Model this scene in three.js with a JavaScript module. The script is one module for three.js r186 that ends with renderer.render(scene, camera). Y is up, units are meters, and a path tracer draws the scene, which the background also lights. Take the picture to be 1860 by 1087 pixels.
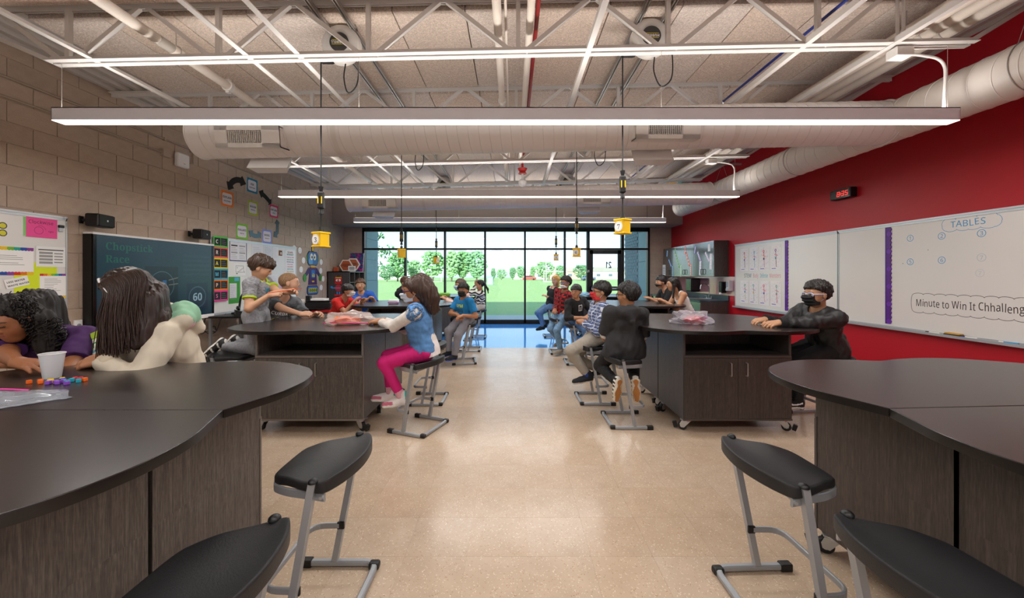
import * as THREE from 'three';
import { mergeGeometries } from 'three/addons/utils/BufferGeometryUtils.js';
import { RoundedBoxGeometry } from 'three/addons/geometries/RoundedBoxGeometry.js';
import { RectAreaLightUniformsLib } from 'three/addons/lights/RectAreaLightUniformsLib.js';
import { ImprovedNoise } from 'three/addons/math/ImprovedNoise.js';
RectAreaLightUniformsLib.init();

// ---------- camera (level, shifted lens), sky, sun, exposure ----------
const scene = new THREE.Scene();
const FOCAL = 700, EYE = 1.38;
const camera = new THREE.PerspectiveCamera(2 * Math.atan(543.5 / FOCAL) * 180 / Math.PI, 1860 / 1087, 0.05, 600);
camera.position.set(0, EYE, 0);
camera.setViewOffset(1860, 1087, 0, 42.5, 1860, 1087);
const renderer = new THREE.WebGLRenderer({ antialias: true });
renderer.toneMapping = THREE.LinearToneMapping;
renderer.toneMappingExposure = 1.62;
renderer.shadowMap.enabled = true;
const LAMP_NITS = 25, UP_FILL_NITS = 12, LAMP_COLOR = new THREE.Color().setRGB(1, 0.98, 0.965), SKY_GAIN = 1.0;
{
  const W = 16, H = 256, data = new Float32Array(W * H * 4);
  for (let r = 0; r < H; r++) {
    const up = Math.sin(((r + 0.5) / H - 0.5) * Math.PI), t = Math.pow(Math.max(0, up), 0.45);
    const c = up < 0 ? [0.5, 0.58, 0.6] : [1.05 - 0.72 * t, 1.12 - 0.52 * t, 1.16 - 0.12 * t];
    for (let x = 0; x < W; x++) data.set([c[0] * SKY_GAIN, c[1] * SKY_GAIN, c[2] * SKY_GAIN, 1], (r * W + x) * 4);
  }
  const t = new THREE.DataTexture(data, W, H, THREE.RGBAFormat, THREE.FloatType);
  t.mapping = THREE.EquirectangularReflectionMapping; t.magFilter = THREE.LinearFilter; t.needsUpdate = true;
  scene.background = t;
}
const sun = new THREE.DirectionalLight(new THREE.Color().setRGB(1, 0.96, 0.88), 6.5);
sun.position.set(-6, 19.5, 30); sun.target.position.set(0, 0, -12); sun.castShadow = true;
sun.shadow.mapSize.set(2048, 2048);
Object.assign(sun.shadow.camera, { left: -60, right: 60, top: 60, bottom: -60, near: 1, far: 200 });
sun.name = 'sun'; scene.add(sun, sun.target);

// ---------- helpers ----------
let seed = 7;
const rnd = () => { seed = (seed + 0x6d2b79f5) | 0; let t = Math.imul(seed ^ (seed >>> 15), 1 | seed); t = (t + Math.imul(t ^ (t >>> 7), 61 | t)) ^ t; return ((t ^ (t >>> 14)) >>> 0) / 4294967296; };
const rr = (a, b) => a + (b - a) * rnd();
const perlin = new ImprovedNoise(), pn = (x, y, z) => perlin.noise(x, y, z);
const fbm = (x, y, z) => pn(x, y, z) + 0.5 * pn(x * 2.1, y * 2.1, z * 2.1) + 0.25 * pn(x * 4.3, y * 4.3, z * 4.3);
const clamp = (x, a, b) => Math.min(b, Math.max(a, x)), mix = (a, b, t) => a + (b - a) * t, sstep = (a, b, x) => { const t = clamp((x - a) / (b - a), 0, 1); return t * t * (3 - 2 * t); };
const v3 = (x, y, z) => new THREE.Vector3(x, y, z);
const W = (x, y, d) => new THREE.Vector3(x, y, -d);              // room coordinates: x right, y up, d metres in front of the camera
const taken = new Map();
const numbered = (n) => { const k = taken.get(n) ?? 0; taken.set(n, k + 1); return k ? n + '_' + String(k).padStart(3, '0') : n; };
const lin = (hex) => new THREE.Color(hex);
function M(color, rough = 0.7, extra = {}) {
  const m = new THREE.MeshPhysicalMaterial({ roughness: rough, ...extra });
  m.color = Array.isArray(color) ? new THREE.Color().setRGB(...color) : new THREE.Color(color);
  return m;
}
function flat(g) { let o = g.index ? g.toNonIndexed() : g; for (const k of Object.keys(o.attributes)) if (!['position', 'normal', 'uv', 'color'].includes(k)) o.deleteAttribute(k); if (!o.attributes.normal) o.computeVertexNormals(); if (!o.attributes.uv) o.setAttribute('uv', new THREE.BufferAttribute(new Float32Array(o.attributes.position.count * 2), 2)); o.morphAttributes = {}; return o; }
function join(list) { const l = list.flat(9).map(flat); if (l.length === 1) return l[0]; const col = l.some((g) => g.attributes.color); if (col) for (const g of l) if (!g.attributes.color) g.setAttribute('color', new THREE.BufferAttribute(new Float32Array(g.attributes.position.count * 3).fill(1), 3)); return mergeGeometries(l); }
function muv(g, s = 1, ou = 0, ov = 0) {                         // uv in metres, by the way a face points
  g = flat(g); const p = g.attributes.position, n = g.attributes.normal, u = g.attributes.uv;
  for (let i = 0; i < p.count; i++) {
    const ax = Math.abs(n.getX(i)), ay = Math.abs(n.getY(i)), az = Math.abs(n.getZ(i));
    const [a, b] = ay >= ax && ay >= az ? [p.getX(i), p.getZ(i)] : ax >= az ? [p.getZ(i), p.getY(i)] : [p.getX(i), p.getY(i)];
    u.setXY(i, a * s + ou, b * s + ov);
  }
  return g;
}
const bx = (w, h, l, x = 0, y = 0, z = 0) => new THREE.BoxGeometry(w, h, l).translate(x, y, z);
const rb = (w, h, l, r, x = 0, y = 0, z = 0, s = 2) => new RoundedBoxGeometry(w, h, l, s, Math.min(r, w / 2.01, h / 2.01, l / 2.01)).translate(x, y, z);
const box6 = (x0, x1, y0, y1, z0, z1) => bx(Math.abs(x1 - x0), Math.abs(y1 - y0), Math.abs(z1 - z0), (x0 + x1) / 2, (y0 + y1) / 2, (z0 + z1) / 2);
function bar(a, b, w, h = w, up = v3(0, 1, 0)) {                 // square bar from a to b
  const d = b.clone().sub(a), L = d.length(); d.normalize();
  const s = v3().crossVectors(up, d); if (s.lengthSq() < 1e-6) s.set(1, 0, 0); s.normalize();
  const t = v3().crossVectors(d, s), m = new THREE.Matrix4().makeBasis(s, t, d).setPosition(a.clone().add(b).multiplyScalar(0.5));
  return bx(w, h, L).applyMatrix4(m);
}
function rod(a, b, r, r2 = r, seg = 10) { const d = b.clone().sub(a), L = d.length(); return new THREE.CylinderGeometry(r2, r, L, seg).applyQuaternion(new THREE.Quaternion().setFromUnitVectors(v3(0, 1, 0), d.normalize())).translate((a.x + b.x) / 2, (a.y + b.y) / 2, (a.z + b.z) / 2); }
const tube = (pts, r, seg = 0, rs = 8, closed = false) => new THREE.TubeGeometry(new THREE.CatmullRomCurve3(pts, closed, 'centripetal'), seg || pts.length * 6, r, rs, closed);
function fillet(pts, R, n = 5) {                                  // polyline with rounded corners
  const out = [pts[0].clone()];
  for (let i = 1; i < pts.length - 1; i++) {
    const p = pts[i], a = pts[i - 1].clone().sub(p), b = pts[i + 1].clone().sub(p), r = Math.min(R, a.length() * 0.49, b.length() * 0.49);
    const A = p.clone().addScaledVector(a.normalize(), r), B = p.clone().addScaledVector(b.normalize(), r);
    for (let k = 0; k <= n; k++) { const t = k / n; out.push(A.clone().multiplyScalar((1 - t) * (1 - t)).addScaledVector(p, 2 * t * (1 - t)).addScaledVector(B, t * t)); }
  }
  out.push(pts[pts.length - 1].clone()); return out;
}
function sweep(pts, w, h, c = 0.003, up0 = v3(0, 1, 0)) {         // chamfered rectangular tube along a polyline
  const x = w / 2, y = h / 2, prof = [[-x + c, -y], [x - c, -y], [x, -y + c], [x, y - c], [x - c, y], [-x + c, y], [-x, y - c], [-x, -y + c]];
  const pos = [], idx = [], N = prof.length;
  let up = up0.clone();
  pts.forEach((p, i) => {
    const d = (pts[i + 1] ?? p).clone().sub(pts[i - 1] ?? p).normalize();
    const s = v3().crossVectors(up, d); if (s.lengthSq() < 1e-5) s.set(1, 0, 0.3); s.normalize(); up = v3().crossVectors(d, s).normalize();
    for (const [a, b] of prof) pos.push(p.x + s.x * a + up.x * b, p.y + s.y * a + up.y * b, p.z + s.z * a + up.z * b);
  });
  for (let i = 0; i < pts.length - 1; i++) for (let k = 0; k < N; k++) { const a = i * N + k, b = i * N + (k + 1) % N; idx.push(a, b, a + N, b, b + N, a + N); }
  for (const base of [0, (pts.length - 1) * N]) for (let k = 1; k < N - 1; k++) idx.push(...(base ? [base, base + k, base + k + 1] : [base, base + k + 1, base + k]));
  const g = new THREE.BufferGeometry(); g.setAttribute('position', new THREE.Float32BufferAttribute(pos, 3)); g.setIndex(idx);
  const f = g.toNonIndexed(); f.computeVertexNormals(); return f;
}
function obj(name, geos, material, parent = scene) {
  const m = new THREE.Mesh(join([geos]), material); m.name = parent === scene ? numbered(name) : name;
  m.castShadow = m.receiveShadow = true; parent.add(m); return m;
}
function tag(o, label, category, group, kind) { Object.assign(o.userData, { label, category }); if (group) o.userData.group = group; if (kind) o.userData.kind = kind; return o; }
function thing(name, label, category, [x, y, z] = [0, 0, 0], turn = 0, group) {
  const o = new THREE.Group(); o.name = numbered(name); scene.add(o); o.position.set(x, y, z); o.rotation.y = turn; return tag(o, label, category, group);
}
function struct(name, geos, m, parent = scene) { const o = obj(name, geos, m, parent); if (parent === scene) o.userData.kind = 'structure'; return o; }
function structGroup(name) { const g = new THREE.Group(); g.name = numbered(name); g.userData.kind = 'structure'; scene.add(g); return g; }
function dup(root, label, group) { const r = root.clone(); r.userData = { ...root.userData }; r.name = numbered(root.name.replace(/_\d{3}$/, '')); if (label) r.userData.label = label; if (group) r.userData.group = group; scene.add(r); return r; }
function noiseTex(S, fn, srgb = true) {
  const data = new Uint8Array(S * S * 4);
  for (let y = 0; y < S; y++) for (let x = 0; x < S; x++) { const c = fn(x / S, y / S, x, y); data.set([clamp(c[0], 0, 255), clamp(c[1], 0, 255), clamp(c[2], 0, 255), 255], (y * S + x) * 4); }
  const t = new THREE.DataTexture(data, S, S); t.wrapS = t.wrapT = THREE.RepeatWrapping; t.magFilter = THREE.LinearFilter; if (srgb) t.colorSpace = THREE.SRGBColorSpace; t.needsUpdate = true; return t;
}
function canvasTex(w, h, draw) {
  const c = document.createElement('canvas'); c.width = w; c.height = h; const g = c.getContext('2d'); draw(g, w, h);
  const t = new THREE.CanvasTexture(c); t.colorSpace = THREE.SRGBColorSpace; t.magFilter = THREE.LinearFilter; return t;
}
// tiling noise for textures
const tn = (u, v, f, s = 0) => { const a = u * 2 * Math.PI, b = v * 2 * Math.PI, r = f / 6.2832; return fbm(Math.cos(a) * r + s, Math.sin(a) * r + Math.cos(b) * r * 1.3, Math.sin(b) * r * 1.3 + s); };

// ---------- surfaces ----------
function speckled(S, base, flecks, count, cell) {                // vinyl tile: a base with short flecks
  const a = new Float32Array(S * S * 3);
  for (let i = 0; i < S * S; i++) { const u = (i % S) / S, v = Math.floor(i / S) / S, n = tn(u, v, 6) * 5 + rr(-4, 4); for (let c = 0; c < 3; c++) a[i * 3 + c] = base[c] + n; }
  for (let k = 0; k < count; k++) {
    const f = flecks[Math.floor(rnd() * flecks.length)], cx = rnd() * S, cy = rnd() * S, L = rr(0.4, 1) * cell, w = rr(0.5, 1.3), an = rr(0, 3.14), al = rr(0.35, 0.9);
    for (let t = -L; t <= L; t += 0.5) for (let q = -w; q <= w; q += 0.5) { const x = ((Math.round(cx + Math.cos(an) * t - Math.sin(an) * q) % S) + S) % S, y = ((Math.round(cy + Math.sin(an) * t + Math.cos(an) * q) % S) + S) % S; for (let c = 0; c < 3; c++) a[(y * S + x) * 3 + c] = mix(a[(y * S + x) * 3 + c], f[c], al * 0.6); }
  }
  return noiseTex(S, (u, v, x, y) => [a[(y * S + x) * 3], a[(y * S + x) * 3 + 1], a[(y * S + x) * 3 + 2]]);
}
const tileTex = speckled(1024, [190, 169, 147], [[150, 116, 88], [228, 214, 194], [176, 142, 112], [236, 226, 210]], 2600, 6);
const tileMat = M('#ffffff', 0.21, { map: tileTex, specularIntensity: 1 });
const tileWarm = M('#fdfbf8', 0.22, { map: tileTex, specularIntensity: 1 });
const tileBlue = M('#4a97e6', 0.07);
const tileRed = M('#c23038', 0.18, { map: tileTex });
const groutMat = M('#b5a28c', 0.6);
const blockTex = noiseTex(256, (u, v) => { const n = tn(u, v, 9) * 5 + rr(-5, 5); return [182 + n, 162 + n, 145 + n]; });
const blockBump = noiseTex(256, (u, v) => { const n = 128 + rr(-50, 50) + tn(u, v, 26) * 60; return [n, n, n]; }, false);
const blockMats = [0, 1, 2, 3].map((k) => M(['#ffffff', '#fcfaf8', '#fffdfa', '#f9f7f5'][k], 0.62, { map: blockTex, bumpMap: blockBump, bumpScale: 0.0012 }));
const mortarMat = M('#b6a292', 0.8);
const panelTex = noiseTex(512, (u, v) => { const n = tn(u, v, 60) * 22 + tn(v, u, 120, 3) * 22 + rr(-34, 26); return [208 + n, 194 + n, 183 + n]; });
const panelMats = ['#ffffff', '#f7f3ee', '#fdf7f0'].map((c) => M(c, 0.95, { map: panelTex, bumpMap: panelTex, bumpScale: 0.003 }));
const woodTex = noiseTex(512, (u, v) => { const s = tn(u, v * 0.02, 70) * 20 + tn(u * 1, v * 0.05, 180, 5) * 22 + tn(u, v, 24, 9) * 4; const b = 88 + s; return [b * 1.02, b * 0.95, b * 0.9]; });
const woodDarkTex = noiseTex(512, (u, v) => { const s = tn(u, v * 0.02, 70, 2) * 13 + tn(u, v * 0.05, 180, 7) * 15; const b = 64 + s; return [b * 1.04, b * 0.93, b * 0.88]; });
const woodMat = M('#ffffff', 0.42, { map: woodTex }), woodDark = M('#ffffff', 0.4, { map: woodDarkTex });
const topTex = noiseTex(512, (u, v) => { const n = tn(u, v, 40) * 4 + rr(-3, 3); return [44 + n, 37 + n, 35 + n]; });
const topMat = M('#ffffff', 0.27, { map: topTex }), edgeMat = M('#16130f', 0.35);
const whitePaint = M('#ded9d4', 0.5), offWhite = M('#e6e2de', 0.45), steelPaint = M('#d2cdc8', 0.5), galv = M('#b9b4ae', 0.4, { metalness: 0.6 });
const chrome = M('#d8d8d8', 0.18, { metalness: 1 }), brushed = M('#b8b6b2', 0.35, { metalness: 0.9 }), alu = M('#b9bcc0', 0.4, { metalness: 0.55 });
const black = M('#0d0d0e', 0.45), rubber = M('#141414', 0.7), blackGloss = M('#0a0a0b', 0.18), darkFrame = M('#17191b', 0.4, { metalness: 0.3 });
const white = M('#efeeec', 0.6), paper = M('#f2f1ee', 0.85), redPaint = M([0.46, 0.001, 0.012], 0.5), beigePaint = M('#b4a291', 0.7), yellow = M('#f2c40c', 0.4);

// ---------- room shell ----------
const XL = -4.8, XR = 4.55, FAR = 11.0, BACK = -1.1, DECK = 3.66, SLOPE = 0.0208;
const deckY = (x) => DECK + SLOPE * x;
{ // floor: 305 mm vinyl tiles on a slab; the nearest 300 in view are pieces of their own
  const T = 0.3048, floor = structGroup('floor');
  obj('slab', box6(XL - 0.2, XR + 0.2, -0.2, -0.0015, -FAR - 0.2, -BACK + 0.2), groutMat, floor);
  const gap = 0.0007, variants = [];
  for (let k = 0; k < 8; k++) { const g = bx(T - gap, 0.0015, T - gap, 0, -0.00075, 0); variants.push(muv(k % 2 ? g.rotateY(Math.PI / 2) : g, 1.25, k * 0.37, k * 0.23)); }
  const spots = [];
  const x0 = XL - 0.1, nX = Math.ceil((XR - XL + 0.2) / T);
  for (let i = 0; i < nX; i++) for (let j = 8; j < 56; j++) {
    const x = -0.07 + (i - 15) * T, d = 1.74 + (j - 20) * T; if (x < XL - 0.15 || x > XR + 0.15 || d > FAR + 0.15 || d < BACK - 0.15) continue;
    const seen = d > 1.62 && Math.abs(x / d) < 1.33 && (Math.abs(x - 0.1) < 1.05 || (d > 2.2 && d < 3.6 && Math.abs(x) < 3.2));
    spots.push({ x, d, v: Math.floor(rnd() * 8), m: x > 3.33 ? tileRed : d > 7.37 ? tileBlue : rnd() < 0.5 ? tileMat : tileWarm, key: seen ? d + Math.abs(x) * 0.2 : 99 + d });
  }
  spots.sort((a, b) => a.key - b.key);
  const rest = new Map();
  spots.forEach((s, k) => {
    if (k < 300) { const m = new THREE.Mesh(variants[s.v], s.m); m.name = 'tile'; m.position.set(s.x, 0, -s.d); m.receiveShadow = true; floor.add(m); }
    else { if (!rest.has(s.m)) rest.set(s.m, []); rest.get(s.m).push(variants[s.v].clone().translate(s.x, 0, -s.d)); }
  });
  for (const [m, l] of rest) { const o = obj('tile_field', l, m, floor); o.userData.kind = 'stuff'; }
}
{ // left wall of painted concrete blocks, 406 x 203 mm faces
  const BW = 0.4064, BH = 0.2032, w = structGroup('wall_left'), J = 0.009;
  obj('wall_core', box6(XL - 0.2, XL - 0.007, 0, 3.72, -FAR - 0.3, -BACK + 0.2), mortarMat, w);
  const geo = [0, 1, 2].map((k) => muv(bx(0.012, BH - J, BW - J), 1.3, k * 0.31, k * 0.17)), half = muv(bx(0.012, BH - J, BW / 2 - J), 1.3);
  const all = [];
  for (let r = 0; r < 18; r++) for (let k = -22; k < 18; k++) {
    let d0 = 3.86 - 0.2 + k * BW + (r % 2 ? BW / 2 : 0), y = (r + 0.5) * BH; if (y + BH / 2 > 3.7) continue;
    const d = d0 + BW / 2; if (d > FAR || d < BACK) continue;
    all.push({ d, y, key: d > 3.4 ? d : 50 - d });
  }
  all.sort((a, b) => a.key - b.key);
  const rest = [];
  all.forEach((b, k) => {
    const g = geo[k % 3];
    if (k < 300) { const m = new THREE.Mesh(g, blockMats[Math.floor(rnd() * 4)]); m.name = 'block'; m.position.set(XL - 0.006 + rr(0, 0.0008), b.y, -b.d); m.receiveShadow = m.castShadow = true; w.add(m); }
    else rest.push(g.clone().translate(XL - 0.006, b.y, -b.d));
  });
  obj('block_field', rest, blockMats[0], w).userData.kind = 'stuff';
}
// right wall, painted red board; wall behind the camera; ceiling deck
struct('wall_right', box6(XR, XR + 0.2, 0, 3.85, -FAR - 0.3, -BACK + 0.2), redPaint);
struct('wall_rear', box6(XL, XR, 0, 3.85, -BACK, -BACK + 0.2), M('#eceaee', 0.75));  // unseen wall, set close and whitened to bounce fill light forward
struct('baseboard_right', box6(XR - 0.012, XR, 0, 0.1, -8.05, -BACK), redPaint);
struct('baseboard_left', box6(XL, XL + 0.01, 0, 0.1, -9.9, -BACK), M('#4a4643', 0.6));
{ // window wall: block piers either side, soffit box above
  const far = structGroup('wall_far');
  obj('pier_core', [box6(XL, -4.27, 0, 2.75, -FAR - 0.3, -FAR - 0.007), box6(3.93, XR, 0, 2.75, -FAR - 0.3, -FAR - 0.007)], mortarMat, far);
  for (const [a, b] of [[XL, -4.27], [3.93, XR]]) for (let r = 0; r < 14; r++) {
    const y0 = r * 0.2032, y1 = Math.min(2.75, y0 + 0.2032), split = a + (b - a) * (r % 2 ? 0.62 : 0.3);
    for (const [p, q] of [[a, split], [split, b]]) { const m = new THREE.Mesh(muv(box6(p + 0.004, q - 0.004, y0 + 0.004, y1 - 0.004, -FAR - 0.007, -FAR), 1.3), blockMats[r % 4]); m.name = 'block'; m.receiveShadow = true; far.add(m); }
  }
  obj('header', box6(XL, XR, 2.75, 3.85, -FAR - 0.3, -FAR), beigePaint, far);
  const sof = structGroup('soffit');
  obj('soffit_box', box6(XL, XR, 2.75, 3.78, -FAR, -10.27), M('#a3968b', 0.75), sof);
  for (const x of [-2.04, 1.18, 3.6]) obj('control_joint', box6(x - 0.005, x + 0.005, 2.76, 3.74, -10.27, -10.266), M('#5a524c', 0.8), sof);
}
const lampList = [];
{ // fluted roof deck, sloping a quarter inch to the foot, with fibre panels between the joists
  const c = structGroup('ceiling'), prof = [], P = 0.1524;
  for (let x = XL - 0.1; x < XR + 0.2; x += P) { const y = deckY(x); prof.push([x, y], [x + 0.05, y], [x + 0.07, y + 0.04], [x + 0.13, y + 0.04]); }
  const sh = new THREE.Shape(); prof.forEach(([x, y], i) => (i ? sh.lineTo(x, y) : sh.moveTo(x, y))); sh.lineTo(XR + 0.3, deckY(XR) + 0.14); sh.lineTo(XL - 0.1, deckY(XL) + 0.14);
  const g = new THREE.ExtrudeGeometry(sh, { depth: FAR - BACK + 0.4, bevelEnabled: false }); g.translate(0, 0, -FAR - 0.2);
  obj('roof_deck', g, M('#b3aba4', 0.6), c);
  obj('roof_slab', box6(XL - 0.3, XR + 0.3, 3.95, 4.2, -FAR - 0.9, -BACK + 0.4), M('#8d8a86', 0.8), c);
  const joists = [-1.16, 0.13, 1.63, 3.14, 4.61, 6.13, 7.64, 9.15, 10.2];
  const tilt = Math.atan(SLOPE);
  for (let b = 0; b < joists.length - 1; b++) for (let k = 0; k < 13; k++) {
    const d0 = joists[b] + 0.085, d1 = joists[b + 1] - 0.07, x = -4.055 + 0.61 * (k + 0.5), g0 = muv(bx(0.6, 0.045, d1 - d0), 1, k * 0.31 + b * 0.2, b * 0.47 + k * 0.13);
    const m = new THREE.Mesh(g0, panelMats[(k * 5 + b) % 3]); m.name = 'acoustic_panel'; m.rotation.z = tilt; m.position.set(x, deckY(x) - 0.022 - (k % 3) * 0.0015, -(d0 + d1) / 2); m.receiveShadow = m.castShadow = true; c.add(m);
  }
  // bar joists
  const names = { 3.14: 'nearest', 4.61: 'second nearest', 6.13: 'third', 7.64: 'fourth', 9.15: 'farthest' };
  const build = (d, label) => {
    const j = thing('bar_joist', label, 'joist', [0, 0, -d], 0, 'white bar joists under the roof deck');
    const L = (y, x0, x1, s) => { const yb = (x) => y + SLOPE * x, out = []; for (const k of [-1, 1]) { out.push(bar(v3(x0, yb(x0), k * 0.035), v3(x1, yb(x1), k * 0.035), 0.046, 0.007)); out.push(bar(v3(x0, yb(x0) + s * 0.023, k * 0.012), v3(x1, yb(x1) + s * 0.023, k * 0.012), 0.007, 0.046)); } return out; };
    obj('top_chord', L(DECK - 0.006, XL + 0.02, XR - 0.02, -1), steelPaint, j);
    obj('bottom_chord', L(3.19, -3.75, 3.75, 1), steelPaint, j);
    const yt = (x) => deckY(x) - 0.035, ybm = (x) => 3.205 + SLOPE * x;
    const web = (n, xa, ya, xb, yb) => obj(n, bar(v3(xa, ya, 0), v3(xb, yb, 0), 0.034, 0.034, v3(0, 0, 1)), steelPaint, j);
    for (let k = -1; k < 6; k++) {
      const xb = -2.39 + 1.22 * (k - 0), top = xb - 0.61, top2 = xb + 0.61;
      if (xb < 3.7 && xb > -3.7) { web('vertical_web', xb, ybm(xb), xb, yt(xb)); if (top > -4.7) web('diagonal_web', top + 0.03, yt(top), xb - 0.06, ybm(xb)); if (top2 < 4.4) web('diagonal_web', top2 - 0.03, yt(top2), xb + 0.06, ybm(xb)); }
    }
    web('end_web', -3.75, ybm(-3.75), XL + 0.12, yt(XL)); web('end_web', 3.72, ybm(3.72), XR - 0.12, yt(XR));
    return j;
  };
  for (const d of joists.slice(1, 8)) build(d, names[d] ? 'white steel bar joist with zigzag webs, ' + names[d] + ' in view' : 'white steel bar joist ' + (d < 1 ? 'above the camera' : 'just ahead of the camera'));
}
// pendant linear lamps
function lamp(d, label, seen = true) {
  const L = 7.315, cx = -0.05, y0 = 2.63, y1 = 2.737, wz = 0.095, t = thing('pendant_lamp', label, 'lamp', [cx, y0, -d - wz / 2], 0, 'long pendant lamps');
  obj('housing', [box6(-L / 2, L / 2, 0.006, 0.107, -wz / 2, -wz / 2 + 0.004), box6(-L / 2, L / 2, 0.006, 0.107, wz / 2 - 0.004, wz / 2), box6(-L / 2, L / 2, 0.1, 0.107, -wz / 2, wz / 2), box6(-L / 2, -L / 2 + 0.004, 0, 0.107, -wz / 2, wz / 2), box6(L / 2 - 0.004, L / 2, 0, 0.107, -wz / 2, wz / 2)], M('#e9eaf2', 0.4), t);
  const em = M('#fff4e2', 0.6, { emissive: new THREE.Color().setRGB(1, 0.93, 0.8), emissiveIntensity: 2.6 });
  obj('diffuser', box6(-L / 2 + 0.004, L / 2 - 0.004, 0, 0.012, -wz / 2 + 0.001, wz / 2 - 0.001), em, t);
  for (const x of [-L / 2 + 0.03, -1.2, 1.27, L / 2 - 0.05]) obj('hanger_wire', rod(v3(x, 0.107, 0), v3(x, 3.19 + SLOPE * x - y0, 0), 0.0018, 0.0018, 6), galv, t);
  if (seen) {
    const xr = L / 2 - 0.06; obj('feed_conduit', tube(fillet([v3(xr, 0.107, -0.02), v3(xr + 0.02, 0.53, -0.02), v3(xr - 0.32, 0.58, -0.02)], 0.12), 0.011, 40), whitePaint, t);
    obj('junction_box', rb(0.14, 0.075, 0.1, 0.006, xr - 0.36, 0.575, -0.02), whitePaint, t);
    obj('riser_conduit', [rod(v3(xr - 0.36, 0.6, -0.04), v3(xr - 0.36, 1.06, -0.04), 0.012), rod(v3(xr - 0.31, 0.6, -0.04), v3(xr - 0.31, 1.06, -0.04), 0.012)], whitePaint, t);
  }
  const a = new THREE.RectAreaLight(LAMP_COLOR, LAMP_NITS, L - 0.02, wz - 0.01);
  a.position.set(cx, y0 - 0.004, -d - wz / 2); a.rotation.x = -Math.PI / 2; a.name = 'lamp_light'; scene.add(a);
  obj('added_up_strip', box6(-L / 2 + 0.03, L / 2 - 0.03, 0.107, 0.11, -wz / 2 + 0.012, wz / 2 - 0.012), em, t);  // unseen glowing strip, added with the upward light below to brighten the ceiling
  const u = new THREE.RectAreaLight(LAMP_COLOR, UP_FILL_NITS, L - 0.06, wz - 0.03);
  u.position.set(cx, y1 + 0.008, -d - wz / 2); u.rotation.x = Math.PI / 2; u.name = 'added_uplight'; scene.add(u);
  return t;
}
lamp(3.1, 'nearest long white linear lamp hung from the bar joist'); lamp(6.1, 'middle long white linear lamp above the third tables'); lamp(9.01, 'farthest long white linear lamp in front of the windows');
lamp(0.1, 'long linear lamp above the camera', false);

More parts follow.
